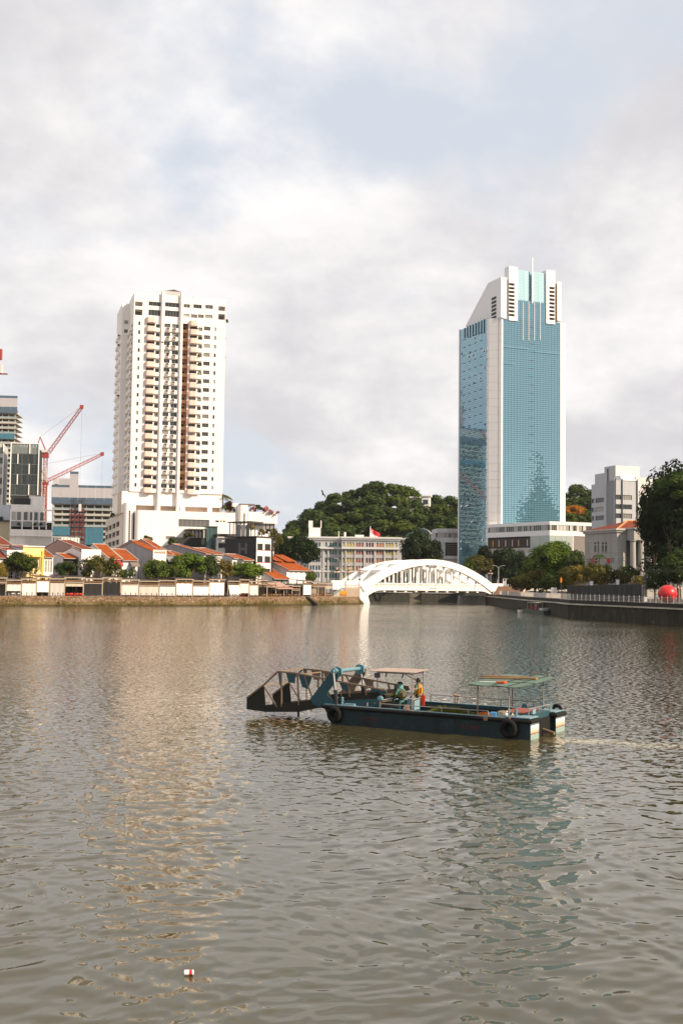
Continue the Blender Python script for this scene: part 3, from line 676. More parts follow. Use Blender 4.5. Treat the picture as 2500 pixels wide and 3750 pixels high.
# ================================================================ left bank: shophouses
m_trim = M('roof_trim', (0.40, 0.36, 0.33), 0.8, 0.1, 1.0)
m_shut = M('shutter_grey', (0.30, 0.31, 0.33), 0.7)
m_green = M('dark_green_paint', (0.05, 0.12, 0.09), 0.6)
def facade_line(off): return offset(QL, 2.4 + off)
def house(label, pl, pr, ye, yr, off=13, L=22, wall=None, side=None, roof=None, rows=(), name='shophouse', lean=0.5, trim=True, zb=ZL, awning=None, parapet=None, cat='house', turn=0.0, rise=None):
    """a terraced house: party walls with sloping tops, pitched roof with its ridge along the street, real window openings"""
    ln = facade_line(off); A, a1 = col_hit(pl, ln, ye); B, a2 = col_hit(pr, ln, ye)
    a = math.atan2(B.y - A.y, B.x - A.x) + turn; W = (B - A).length
    F = Frame(A, a); z1 = zat(pl, ye, A.y) - zb
    p = A + Vector((-math.sin(a), math.cos(a))) * L * lean; z2 = z1 + (rise if rise is not None else max(0.8, zat(1250 + FPX * p.x / p.y, yr, p.y) - zb - z1))
    root = thing(name, label, cat, (A.x, A.y, zb), a)
    wall = wall or m_white2; side = side or m_grey; roof = roof or m_roof
    holes = []; wl_ = []; low = max([q[3] for q in rows] or [0.5]); rows = list(rows)
    while low + 3.6 < z1 - 0.4 and len(rows) < 6: rows.append((0.04, 0.96, low + 1.5, low + 3.5, 3, 2, [m_win, m_wframe])); low += 3.5
    for (u0, u1, za, zb_, n, cols, mats) in rows:           # fractions of the width, metres below the eaves
        for i in range(n):
            w_ = (u1 - u0) * W / n; xa = u0 * W + w_ * i + 0.14 * w_; xb = xa + 0.72 * w_
            if z1 - zb_ < 0.3: continue
            holes.append((xa, xb, z1 - zb_, z1 - za)); wl_.append((xa, z1 - zb_, xb - xa, zb_ - za, cols, mats))
    zt = z1 + (parapet or 0.0)
    b = MB(); b.holed(W, 0, zt, holes, 0.25)
    if parapet: b.box(0, 0.003, z1 - 0.2, W, 0.3, zt)
    b.obj('front_wall', wall, root)
    ym = L * lean; b = MB(); t = 0.3
    for x in (0, W - t): b.extr([(x, 0.003 + (0.3 if parapet else 0), 0), (x, L, 0), (x, L, z1), (x, ym, z2), (x, 0.003 + (0.3 if parapet else 0), z1)], (t, 0, 0))
    b.box(t, L - t, 0, W - t, L - 0.003, z1); b.obj('party_wall', side, root)
    sl = math.hypot(ym, z2 - z1); th = 0.16; up = Vector((0, -(z2 - z1), ym)).normalized() * th; up2 = Vector((0, (z2 - z1), L - ym)).normalized() * th
    ov = 0.55 if not parapet else -0.3; k = (z2 - z1) / ym
    f0 = Vector((0, -ov, z1 - ov * k)); r0 = Vector((0, ym, z2)); b0 = Vector((0, L + 0.3, z1 - 0.3 * (z2 - z1) / (L - ym)))
    b = MB(); e = 0.06
    for q, up_ in ((f0, up), (b0, up2)):
        b.hexa([q + Vector((-e, 0, 0.02)), q + Vector((W + e, 0, 0.02)), r0 + Vector((W + e, 0, 0.02)), r0 + Vector((-e, 0, 0.02))], [q + Vector((-e, 0, 0.02)) + up_, q + Vector((W + e, 0, 0.02)) + up_, r0 + Vector((W + e, 0, 0.02)) + up_, r0 + Vector((-e, 0, 0.02)) + up_])
    ro = b.obj('roof', roof, root)
    b = MB(); b.beam(r0 + Vector((-0.1, 0, 0.2)), r0 + Vector((W + 0.1, 0, 0.2)), 0.4, 0.24); b.obj('ridge', m_trim if trim else roof, ro)
    if trim:
        for x in (0.0, W): b = MB(); b.beam(f0 + Vector((x, 0, 0.24)), r0 + Vector((x, 0, 0.24)), 0.2, 0.16); b.obj('verge', m_trim, ro)
    if not parapet: b = MB(); b.beam(f0 + Vector((-e, -0.06, -0.03)), f0 + Vector((W + e, -0.06, -0.03)), 0.12, 0.16); b.obj('gutter', m_trim, ro)
    cache = {}
    for (x, z, w_, h_, cols, mats) in wl_:
        key = (round(w_, 2), round(h_, 2), cols, id(mats))
        if key not in cache: cache[key] = window_mesh(w_, h_, cols, 2, 0.09, mats)
        put('window', cache[key], root, (x, 0.2, z))
    if awning:
        u0, u1, zd, dep, drop, am = awning; b = MB(); x0, x1 = u0 * W, u1 * W; zA = z1 - zd
        b.hexa([(x0, -0.01, zA), (x1, -0.01, zA), (x1, -dep, zA - drop), (x0, -dep, zA - drop)], [(x0, -0.01, zA + 0.05), (x1, -0.01, zA + 0.05), (x1, -dep, zA - drop + 0.05), (x0, -dep, zA - drop + 0.05)])
        b.box(x0, -dep, zA - drop - 0.25, x1, -dep + 0.04, zA - drop - 0.003); b.obj('awning', am, root)
    return F, root, W, z1, z2
WW = [m_win, m_wframe]; GW = [m_win, m_green]
m_awn_g = M('grey_canvas', (0.20, 0.20, 0.21), 0.85, 0.1); m_awn_r = M('red_canvas', (0.36, 0.035, 0.04), 0.85, 0.1)
m_brownwall = M('tile_hung_wall', (0.34, 0.22, 0.185), 0.85, 0.12, 0.8, streak=0.2)

house('grey gabled house with long rusty roof at left edge behind', -60, 42, 1992, 1944, 24, 34, m_yellow2, m_lgrey, m_roof2, [(0.1, 0.9, 0.5, 2.6, 2, 2, WW)])
house('low white house with dark red roof at left edge', -40, 27, 2040, 1984, 13, 26, m_white2, m_grey, m_roof2, [(0.05, 0.95, 1.2, 3.0, 3, 1, GW), (0.05, 0.95, 4.4, 6.2, 3, 1, WW)])
Fa, ra, Wa, z1a, _ = house('white shophouse front with two arched openings left of the yellow house', 27, 84, 2022, 2006, 13, 20, m_white2, m_lgrey, m_roof2, [(0.06, 0.6, 1.3, 3.4, 2, 1, GW), (0.06, 0.9, 5.0, 7.0, 2, 2, WW)], parapet=0.6)
arch = MB()
for i in range(2):
    xa = Wa * (0.06 + 0.27 * i) + 0.14 * 0.27 * Wa; w_ = 0.72 * 0.27 * Wa
    arch.extr([(xa + w_ / 2 + w_ / 2 * math.cos(math.pi * k / 8), -0.03, z1a - 1.3 + w_ / 2 * math.sin(math.pi * k / 8)) for k in range(9)], (0, 0.027, 0))
arch.obj('arch_head', m_dark, ra)
Fy, ry, Wy, z1y, _ = house('tall yellow shophouse with white louvred window row', 86, 163, 2010, 1998, 13, 24, m_yellow, m_lgrey, m_roof2, [(0.2, 0.84, 2.5, 5.2, 6, 1, [m_shut, m_wframe]), (0.55, 0.95, 11.0, 14.0, 2, 2, [m_win, m_wframe])], parapet=0.6)
b = MB(); b.box(0.10 * Wy, -0.9, z1y - 2.05, 0.84 * Wy, -0.003, z1y - 1.75); b.obj('window_canopy', m_yellow2, ry)
b = MB(); b.box(-0.1, -0.3, z1y + 0.6, Wy + 0.1, 0.4, z1y + 0.85); b.box(0, -0.25, z1y - 6.4, Wy, -0.003, z1y - 6.1); b.box(0, -0.25, z1y - 8.6, Wy, -0.003, z1y - 8.35); b.obj('cornice', m_white2, ry)
b = MB(); b.box(0.88 * Wy, -0.35, 0, 0.98 * Wy, -0.003, z1y - 0.4); b.obj('pilaster', m_yellow2, ry)
house('recessed house with green fascia under small orange roof beside yellow house', 163, 196, 2038, 2012, 15, 14, m_white2, m_lgrey, m_roof, [(0.05, 0.95, 1.0, 4.2, 3, 2, WW)])
house('set-back house with orange roof over dark verandah', 233, 288, 2043, 2028, 15, 12, m_dark, m_lgrey, m_roof, [(0.02, 0.98, 2.0, 3.6, 1, 3, WW)])
house('warehouse house with brown tile-hung gable and rusty red roof', 300, 345, 2014, 1979, 13.5, 44, m_white2, m_brownwall, m_roof2, [(0.1, 0.9, 4, 6, 2, 2, WW)], turn=-0.06)
Fw, rw, Ww, z1w, _ = house('plain white shophouse with concrete canopy over small windows', 300, 371, 2022, 2006, 12.5, 15, m_white2, m_white2, m_roof, [(0.12, 0.5, 5.8, 8.2, 2, 2, WW), (0.1, 0.9, 10.5, 12.5, 3, 2, WW)], parapet=0.8)
b = MB(); b.box(0.05 * Ww, -1.0, z1w - 2.0, 0.95 * Ww, -0.003, z1w - 1.75); b.obj('canopy', m_white2, rw)
house('house with bright orange roof and white scrolled gable', 398, 448, 2046, 1994, 13.5, 24, m_white2, m_lgrey, m_roof, [(0.1, 0.9, 2.4, 4.2, 3, 2, WW), (0.1, 0.9, 5.6, 7.4, 3, 2, WW)], awning=(0.1, 0.95, 0.2, 1.6, 1.6, m_awn_r))
house('low house with orange roof and red brown canvas awning', 448, 505, 2050, 2012, 13, 18, m_white2, m_lgrey, m_roof, [(0.05, 0.95, 2.6, 4.6, 3, 2, WW), (0.05, 0.95, 6.0, 8.0, 3, 2, WW)], awning=(0.45, 1.0, 0.4, 1.8, 1.2, M('brown_canvas', (0.17, 0.14, 0.13), 0.85)))
Fb, rb, Wb, z1b, _ = house('grey gabled shophouse with white framed bay and orange roof', 561, 604, 2022, 1986, 12.5, 30, m_white2, m_grey, m_roof, [(0.08, 0.92, 5.6, 8.8, 2, 2, WW)], trim=False)
b = MB(); b.box(0.0, -0.5, z1b - 6.0, Wb, -0.003, z1b + 0.5); b.box(-0.25, -0.62, z1b - 9, 0.12, -0.51, z1b + 0.4); b.box(Wb - 0.12, -0.62, z1b - 9, Wb + 0.25, -0.51, z1b + 0.4); b.box(-0.25, -0.7, z1b + 0.41, Wb + 0.25, -0.3, z1b + 0.65); b.obj('white_bay', m_white2, rb)
house('wide house with steep bright orange roof in the middle of the row', 606, 633, 2030, 1976, 13, 34, m_dark, m_grey, m_roof, [(0.05, 0.95, 2.2, 4.4, 2, 1, [m_dark, m_wframe])], awning=(0.0, 1.0, 0.25, 2.2, 1.6, m_awn_g))
house('maroon tiled roof house rising behind the grey gable', 556, 600, 2016, 1980, 17, 30, m_white2, m_grey, tiles('maroon_tiles', (0.22, 0.045, 0.035), (0.16, 0.035, 0.03)), [], trim=True)
house('low house with small orange roof right of the steep roof', 640, 690, 2038, 2018, 13.5, 16, m_white2, m_grey, m_roof, [(0.05, 0.95, 1.2, 3.2, 3, 2, WW), (0.05, 0.95, 5, 7, 3, 2, WW)])
house('grey gabled house with orange roof and aerials', 748, 775, 2027, 1994, 13, 26, m_white2, m_grey, m_roof, [(0.05, 0.95, 1, 3, 2, 2, WW)])
house('small house with orange roof over striped white brackets', 776, 814, 2028, 2008, 12.5, 16, m_white2, m_grey, m_roof, [(0.02, 0.98, 0.8, 2.6, 7, 1, [m_dark, m_wframe]), (0.05, 0.95, 4.4, 6.6, 3, 2, WW)])
house('narrow house with orange roof next to the black hotel', 851, 868, 2043, 2008, 13, 26, m_white2, m_lgrey, m_roof, [(0.05, 0.95, 1, 3, 1, 2, WW)])
house('low pale house with orange roof against the black hotel', 886, 926, 2050, 2030, 12.5, 14, m_white2, m_lgrey, m_roof, [(0.05, 0.95, 1.0, 3.8, 2, 2, [m_dark, m_wframe])])
Fe, re_, We, z1e, z2e = house('pale two storey end house with broad orange roof and stepped vents', 1050, 1122, 2086, 2036, 11, 22, m_white2, m_lgrey, m_roof, [(0.06, 0.94, 0.7, 3.0, 4, 1, [m_wframe, m_wframe]), (0.06, 0.94, 4.4, 6.4, 4, 2, WW)], turn=-0.1)
for i, (xa, xb) in enumerate(((0.06, 0.40), (0.52, 0.98))):
    b = MB(); y0, y1 = 5.0, 10.4; zz = lambda y: z1e + (z2e - z1e) * y / 11
    b.hexa([(xa * We, y0, zz(y0) + 0.7), (xb * We, y0, zz(y0) + 0.7), (xb * We, y1, zz(y1) + 0.75), (xa * We, y1, zz(y1) + 0.75)], [(xa * We, y0, zz(y0) + 0.9), (xb * We, y0, zz(y0) + 0.9), (xb * We, y1, zz(y1) + 0.95), (xa * We, y1, zz(y1) + 0.95)])
    b.box(xa * We + 0.3, y0 + 0.6, zz(y0), xb * We - 0.3, y1, zz(y0) + 0.85, 1); b.obj('roof_vent', [m_roof, m_dark], re_)
house('lean-to with orange roof below the pale gable wall', 998, 1056, 2117, 2084, 10, 12, m_green, m_lgrey, m_roof, [(0.05, 0.95, 0.4, 2.4, 4, 1, WW)], zb=ZL)
# sign on the corner of the end house
b = MB(); b.box(We - 0.1, -1.3, 2.6, We + 0.15, -0.4, 8.2); s_ = b.obj('hanging_sign', m_black, re_)

# painted mural wall
def mural():
    A, a = col_hit(167, facade_line(11), 2110); B, _ = col_hit(216, facade_line(11), 2110); W = (B - A).length
    t = NT('mural_paint'); p = t.pos((1, 1, 1), True); s = t.n('ShaderNodeSeparateXYZ'); t.l(p, s.inputs[0])
    v = t.n('ShaderNodeTexVoronoi', feature='F1'); t.l(p, v.inputs['Vector']); v.inputs['Scale'].default_value = 1.3
    e = t.n('ShaderNodeSeparateColor'); t.l(v.outputs['Color'], e.inputs[0])
    hi = t.mix(t.ramp(e.outputs[0], 0.3, 0.8), (0.62, 0.36, 0.42, 1), (0.72, 0.62, 0.68, 1)); hi = t.mix(t.ramp(e.outputs[2], 0.8, 0.85), hi, (0.7, 0.5, 0.15, 1))
    lo = t.mix(t.ramp(e.outputs[1], 0.4, 0.6), (0.10, 0.28, 0.48, 1), (0.55, 0.60, 0.70, 1)); lo = t.mix(t.ramp(e.outputs[2], 0.7, 0.8), lo, (0.5, 0.2, 0.32, 1))
    c = t.mix(t.ramp(t.math('ADD', s.outputs[2], t.noise(p, 1.2, 3)), 2.4, 3.2), lo, hi)
    c = t.mix(t.ramp(v.outputs['Distance'], 0.10, 0.05), c, (0.06, 0.07, 0.12, 1)); t.bsdf(c, 0.8)
    b = MB(); b.box(0, 0, 0, W, 0.3, 5.6); tag(b.obj('mural_wall', t.mat, None, (A.x, A.y, ZL), math.atan2(B.y - A.y, B.x - A.x)), 'low wall painted with pink and blue mural beside the yellow house', 'mural wall')
mural()

# ---- black hotel with a white front and a glass lift shaft
def hotel():
    ln = facade_line(14); A, a = col_hit(938, ln, 2060); B, _ = col_hit(994, ln, 2060); a = math.atan2(B.y - A.y, B.x - A.x); W = (B - A).length
    F = Frame(A, a); root = thing('hotel', 'black sided hotel with white front, red framed windows and roof terrace', 'hotel', (A.x, A.y, ZL), a)
    Y3 = lambda y: F.hit(940, 1900 + y / 3.733)[1] - ZL
    zt = Y3(248); holes = []
    for (za, zb_) in ((425, 335), (592, 505), (770, 676)):
        for (u0, u1) in ((0.06, 0.42), (0.54, 0.92)): holes.append((u0 * W, u1 * W, Y3(za), Y3(zb_)))
    b = MB(); b.holed(W * 0.96, 0, zt, holes, 0.3); b.obj('front_wall', m_white2, root)
    m_curt = M('drawn_curtain', (0.24, 0.19, 0.18), 0.5, 0.3, 3.0); rf = M('red_frame', (0.26, 0.05, 0.05), 0.6)
    for h in holes: put('window', window_mesh(h[1] - h[0], h[3] - h[2], 4, 2, 0.12, [m_curt, rf]), root, (h[0], 0.25, h[2]))
    L = F.hitx(824, 2000, 0)[0]
    b = MB(); b.extr([(0, 0.003, 0), (W, 0.003, 0), (W, L, 0), (0, L, 0)], (0, 0, zt - 0.3)); b.box(W * 0.96, -0.3, 0, W + 0.3, 0, zt); b.obj('side_wall', m_black, root)
    for (za, zb_) in ((428, 422), (596, 590), (0, 0)):
        if za: b = MB(); b.box(0, -0.12, Y3(za), W * 0.96, -0.003, Y3(zb_)); b.obj('sill', rf, root)
    b = MB(); b.box(-0.4, -0.4, zt, W + 0.5, L, zt + 0.3); b.obj('roof_edge', m_dkgrey, root)
    # terrace on the roof: posts and a flat canopy
    b = MB(); zc = zt + 4.6; b.box(-0.2, 2, zc, W * 0.75, L - 1, zc + 0.35); b.obj('terrace_roof', m_dkgrey, root)
    for i in range(7):
        for x in (0.1, W * 0.7): b = MB(); b.box(x, 2.2 + i * (L - 4) / 6, zt + 0.3, x + 0.2, 2.4 + i * (L - 4) / 6, zc); b.obj('terrace_post', m_dkgrey, root)
    for i in range(3): put('terrace_screen', window_mesh(1.5, 3.6, 1, 1, 0.1, [m_winp, m_dkgrey]), root, (-0.05, 2.6 + 1.7 * (i + 1), zt + 0.31), -math.pi / 2)
    # the letter on the black side, small bars as in the photograph
    lz, ly = zt - 5.2, 3.6; b = MB()
    for y in (ly, ly + 2.6): b.box(-0.1, y, lz, -0.01, y + 0.9, lz + 3.4)
    b.box(-0.1, ly + 0.9, lz + 1.1, -0.01, ly + 2.6, lz + 1.9); b.obj('letter', M('sign_grey', (0.10, 0.10, 0.11), 0.5), root)
    # link and second black block to the left
    xg = -0.6
    zl2 = zat(700, 1968, A.y + L + 6) - ZL
    D = A.y + L + 6; pl = at(640, 2000, D); pr = at(752, 2000, D); gl, gr = at(757, 1960, D - 4), at(797, 1960, D - 4)
    r2 = thing('hotel_annex', 'low black block with roof garden left of the glass lift', 'building', (pl.x, pl.y, ZL), R(20)); w2 = (pr - pl).length
    b = MB(); b.box(0, 0, 0, w2, 14, zl2); b.obj('wall', m_black, r2)
    b = MB(); b.box(w2 * 0.46, 1, zl2 + 2.6, w2 * 1.02, 8, zl2 + 3.0); b.obj('canopy', m_dkgrey, r2)
    for i in range(5): b = MB(); b.box(w2 * (0.48 + 0.12 * i), 1.2, zl2, w2 * (0.48 + 0.12 * i) + 0.2, 1.4, zl2 + 2.6); b.obj('post', m_dkgrey, r2)
    b = MB(); b.box(w2 * 0.6, 1.6, zl2, w2, 7, zl2 + 2.5); b.obj('roof_room', m_winp, r2)
    r3 = thing('lift_shaft', 'green glass lift shaft between the black blocks', 'lift shaft', (gl.x, gl.y, ZL), R(20)); w3 = (gr - gl).length; h3 = zat(775, 1930, D - 4) - ZL
    b = MB(); b.box(0.15, 0.15, 0, w3 - 0.15, 3.8, h3); t = NT('green_lift_glass'); t.bsdf((0.035, 0.085, 0.075), 0.08, 0, 0.8); b.obj('glass', t.mat, r3)
    b = MB()
    for i in range(4):
        x = (w3 - 0.16) * i / 3; b.box(x, 0, 0, x + 0.14, 0.14, h3)
    for j in range(9): z = h3 * j / 8; b.box(0, 0.02, z - 0.06, w3, 0.13, z + 0.06)
    b.box(-0.25, -0.25, h3 + 0.07, w3 + 0.25, 4, h3 + 0.3); b.obj('lift_frame', M('green_steel', (0.05, 0.09, 0.085), 0.5), r3)
    p = at(797, 2000, D - 5); q = at(828, 2000, D - 5); wl3 = (q - p).length
    r4 = thing('link_block', 'narrow white link with dark glazing beside the lift shaft', 'building', (p.x, p.y, ZL), R(20)); zz = lambda y: zat(810, 1900 + y / 3.733, D - 5) - ZL
    b = MB(); b.box(0, 0, 0, wl3 + 3, 6, zz(255)); b.obj('wall', m_white2, r4)
    for k in range(3): put('window', window_mesh(wl3 * 0.85, zz(330) - zz(400), 3, 1, 0.1), r4, (wl3 * 0.08, -0.06, zz(400) - k * 5.0))
    b = MB(); b.box(-0.5, -1.5, zz(235), wl3 + 4, 6, zz(205)); b.obj('canvas_roof', m_dkgrey, r4)
hotel()

# ---- riverside shelters with roller blinds
BAYS = [(-30, 24, 2118, None), (24, 79, 2126, ('pale grey', (0.62, 0.59, 0.56), 2140, 2164)), (79, 134, 2122, ('off white', (0.66, 0.62, 0.58), 2137, 2181)), (134, 182, 2116, ('bright white', (0.82, 0.80, 0.77), 2129, 2168)),
    (182, 238, 2121, ('mid grey', (0.44, 0.42, 0.40), 2135, 2181)), (238, 307, 2117, ('beige half rolled', (0.48, 0.40, 0.33), 2137, 2147)), (307, 376, 2121, ('charcoal', (0.018, 0.019, 0.02), 2138, 2180)), (376, 443, 2118, ('black', (0.014, 0.015, 0.015), 2130, 2180)),
    (443, 508, 2125, ('blush', (0.64, 0.56, 0.53), 2143, 2179)), (508, 582, 2130, ('dusty pink', (0.56, 0.46, 0.42), 2148, 2180)), (582, 644, 2128, ('panelled lilac white', (0.60, 0.57, 0.59), 2148, 2181)), (644, 705, 2123, ('white', (0.84, 0.82, 0.79), 2137, 2180)),
    (705, 766, 2129, ('short white', (0.84, 0.82, 0.80), 2148, 2180)), (766, 821, 2124, ('tall white', (0.83, 0.80, 0.78), 2134, 2180)), (834, 876, 2130, ('slanted white', (0.82, 0.80, 0.78), 2143, 2178)), (876, 911, 2125, ('raised pinkish', (0.64, 0.58, 0.58), 2137, 2172)),
    (911, 945, 2131, ('pinkish grey', (0.62, 0.56, 0.55), 2145, 2180)), (945, 978, 2126, None), (978, 1010, 2136, None), (1010, 1040, 2146, 'awning'), (1040, 1069, 2146, 'awning'), (1069, 1097, 2148, None), (1109, 1138, 2130, ('narrow white', (0.84, 0.82, 0.80), 2142, 2178)),
    (1138, 1164, 2134, None), (1164, 1190, 2136, None), (1190, 1216, 2138, None)]
m_post = M('shelter_post', (0.34, 0.28, 0.215), 0.6, 0.1, 1.0)
m_slat = M('shelter_roof', (0.045, 0.035, 0.03), 0.8, 0.2)
m_awnp = M('faded_pink_canvas', (0.34, 0.20, 0.17), 0.85, 0.12)
def shelters():
    ln = facade_line(1.6); seen = set()
    for i, (pa, pb, yt, bl) in enumerate(BAYS):
        A, a = col_hit(pa, ln, yt); B, _ = col_hit(pb, ln, yt); a = math.atan2(B.y - A.y, B.x - A.x); W = (B - A).length
        F = Frame(A, a); h = zat(pa, yt, A.y) - ZL; dep = 5.0
        kind = 'with %s blind' % bl[0] if isinstance(bl, tuple) else ('with faded pink canvas awning' if bl else 'without a blind')
        lab = 'riverside dining shelter %s, %s bay from the left' % (kind, ORD[i] if i < 20 else {20: 'twenty-first', 21: 'twenty-second', 22: 'twenty-third', 23: 'twenty-fourth', 24: 'twenty-fifth', 25: 'twenty-sixth'}[i])
        r = thing('dining_shelter', lab, 'shelter', (A.x, A.y, ZL), a, 'dining shelters along the quay')
        for (x, y) in ((0.06, 0), (W - 0.06, 0), (0.06, dep), (W - 0.06, dep)):
            b = MB(); b.box(x - 0.09, y - 0.09, 0, x + 0.09, y + 0.09, h - 0.003 if y == 0 else h + 0.45); b.obj('post', m_post, r)
        b = MB(); b.box(0.16, -0.16, h - 1.15, W - 0.16, 0.1, h - 0.95); b.obj('lower_beam', m_post, r)
        b = MB(); b.box(-0.25, -0.35, h, W + 0.25, -0.05, h + 0.24); b.obj('eaves_beam', m_post, r)
        if bl == 'awning':
            b = MB(); b.hexa([(0, -0.9, h - 0.9), (W, -0.9, h - 0.9), (W, dep, h + 1.2), (0, dep, h + 1.2)], [(0, -0.9, h - 0.82), (W, -0.9, h - 0.82), (W, dep, h + 1.28), (0, dep, h + 1.28)]); b.obj('awning', m_awnp, r)
        else:
            b = MB(); b.hexa([(-0.2, -0.3, h + 0.25), (W + 0.2, -0.3, h + 0.25), (W + 0.2, dep + 0.3, h + 0.62), (-0.2, dep + 0.3, h + 0.62)], [(-0.2, -0.3, h + 0.33), (W + 0.2, -0.3, h + 0.33), (W + 0.2, dep + 0.3, h + 0.70), (-0.2, dep + 0.3, h + 0.70)]); b.obj('roof', m_slat, r)
            k = max(4, int(W / 0.45)); b = MB()
            for j in range(k): x = (W - 0.1) * j / (k - 1); b.box(x, -0.28, h - 0.55, x + 0.09, dep, h - 0.4)
            b.box(0.16, -0.1, h - 0.72, W - 0.16, 0.06, h - 0.56); b.obj('rafters', m_wood, r)
        if isinstance(bl, tuple):
            z1, z0 = F.hit(pa + 3, bl[2])[1] - ZL, max(0.12, F.hit(pa + 3, bl[3])[1] - ZL)
            bb = MB(); n = 9; lean = 0.7 if 'slanted' in bl[0] else 0
            for j in range(n):
                x0, x1 = 0.2 + (W - 0.4) * j / n, 0.2 + (W - 0.4) * (j + 1) / n; y0, y1 = 0.05 * math.sin(j * 1.9 + i), 0.05 * math.sin((j + 1) * 1.9 + i)
                g = 0.04 if 'panelled' in bl[0] and j % 2 else 0
                bb.hexa([(x0 + lean, y0 - 0.19, z0), (x1 - g + lean, y1 - 0.19, z0), (x1 - g + lean, y1 - 0.14, z0), (x0 + lean, y0 - 0.14, z0)], [(x0, y0 - 0.19, z1), (x1 - g, y1 - 0.19, z1), (x1 - g, y1 - 0.14, z1), (x0, y0 - 0.14, z1)])
            mn = 'blind_' + bl[0].replace(' ', '_'); bb.obj('blind', M(mn, bl[1], 0.85, 0.06, 0.5, streak=0.12), r)
            b = MB(); b.tube((0.15, -0.17, z0), (W - 0.15, -0.17, z0), 0.05, 6); b.obj('blind_rail', m_steel, r)
        # dim back wall of stacked furniture and bar fronts behind the bay
    # dark bar fronts that fill the street level behind the shelters
    for i in range(0, 25, 2):
        pa, pb = BAYS[i][0], BAYS[min(i + 2, 25)][0]; A, _ = col_hit(pa, facade_line(9.2), 2150); B, _ = col_hit(pb, facade_line(9.2), 2150); W = (B - A).length; a = math.atan2(B.y - A.y, B.x - A.x)
        r = thing('bar_front', 'dark ground floor bar front behind the shelters, %s from the left' % ORD[i // 2], 'bar front', (A.x, A.y, ZL), a, 'bar fronts behind the shelters')
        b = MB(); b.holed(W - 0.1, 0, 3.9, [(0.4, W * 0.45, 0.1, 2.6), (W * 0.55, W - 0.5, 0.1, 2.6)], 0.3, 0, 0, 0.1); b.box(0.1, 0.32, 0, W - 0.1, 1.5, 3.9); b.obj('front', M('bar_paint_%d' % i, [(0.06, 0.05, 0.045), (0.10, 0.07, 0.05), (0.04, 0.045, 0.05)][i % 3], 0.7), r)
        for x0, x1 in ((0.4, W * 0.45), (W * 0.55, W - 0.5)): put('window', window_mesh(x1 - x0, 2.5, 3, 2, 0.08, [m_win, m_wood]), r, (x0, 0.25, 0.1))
shelters()

# ---- bollards with chains along the edge
def bollards():
    b = MB(); b.lathe([(0.13, 0), (0.13, 0.1), (0.09, 0.14), (0.085, 0.75), (0.13, 0.8), (0.13, 0.9), (0.05, 0.98)], 8); me = b.mesh('bollard', m_black, True)
    ln = offset(QL, 3.0); pts = []; px = 4
    while px < 1112: p, a = col_hit(px, ln, 2185); pts.append((p, a)); px += 19
    for k, (p, a) in enumerate(pts):
        r = thing('bollard', 'black chained bollard on the quay edge, %s from the left' % ordinal(k + 1), 'bollard', (p.x, p.y, ZL), a, 'bollards along the quay edge'); put('post', me, r)
        if k + 1 < len(pts):
            d = (pts[k + 1][0] - p).length; b = MB(); b.path([(d * t, 0, 0.8 - 0.9 * t * (1 - t)) for t in (0, .2, .4, .6, .8, 1)], 0.025, 4); b.obj('chain', m_black, r)
bollards()

# ---- tables and chairs
def chair_mesh(col, nm):
    b = MB()
    for x in (-0.2, 0.2):
        for y in (-0.2, 0.2): b.box(x - 0.025, y - 0.025, 0, x + 0.025, y + 0.025, 0.43)
    b.box(-0.23, -0.23, 0.43, 0.23, 0.23, 0.48); b.box(-0.23, 0.19, 0.48, 0.23, 0.23, 0.95)
    return b.mesh('chair', M(nm, col, 0.6, 0.1, ov=0.2))
def table_mesh(col, nm):
    b = MB(); b.box(-0.45, -0.45, 0.7, 0.45, 0.45, 0.76); b.box(-0.06, -0.06, 0.05, 0.06, 0.06, 0.7); b.box(-0.3, -0.3, 0, 0.3, 0.3, 0.05); b.box(-0.46, -0.46, 0.45, 0.46, -0.44, 0.77); return b.mesh('table', M(nm, col, 0.6, 0.1))
def furnish():
    ch_b, ch_r, ch_w = chair_mesh((0.26, 0.12, 0.05), 'chair_brown'), chair_mesh((0.5, 0.04, 0.02), 'chair_red'), chair_mesh((0.5, 0.48, 0.46), 'chair_white')
    tb_r, tb_b = table_mesh((0.6, 0.05, 0.02), 'table_red'), table_mesh((0.3, 0.16, 0.07), 'table_brown'); tb_w = table_mesh((0.5, 0.48, 0.45), 'table_pale')
    rng = random.Random(4)
    for (pa, pb, c, t, nm, where, n) in ((242, 304, ch_r, tb_r, 'red', 'under the beige half rolled blind', 5), (878, 908, ch_r, tb_r, 'red', 'under the raised pinkish blind', 3), (948, 1096, ch_b, tb_b, 'brown', 'on the terrace right of the blinds', 13), (1140, 1214, ch_b, tb_b, 'brown', 'near the bridge steps', 7), (28, 76, ch_w, tb_w, 'pale', 'under the pale grey blind at left', 4), (836, 872, ch_w, tb_w, 'white', 'under the slanted white blind', 3)):
        for i in range(n):
            px = pa + (pb - pa) * (i + 0.5) / n; off = rng.uniform(1.9, 4.2) if nm != 'white' else 1.0; p, a = col_hit(px, facade_line(off), 2180)
            tag(put('dining_table', t, None, (p.x, p.y, ZL), a), '%s dining table %s, %s from the left' % (nm, where, ORD[i]), 'table', '%s tables %s' % (nm, where))
            for dx in (-0.75, 0.75):
                o = put('dining_chair', c, None, (p.x + dx * math.cos(a), p.y + dx * math.sin(a), ZL), a + (math.pi / 2 if dx < 0 else -math.pi / 2)); tag(o, '%s dining chair %s, %s of the %s table' % (nm, where, 'left' if dx < 0 else 'right', ORD[i]), 'chair', '%s chairs %s' % (nm, where))
furnish()
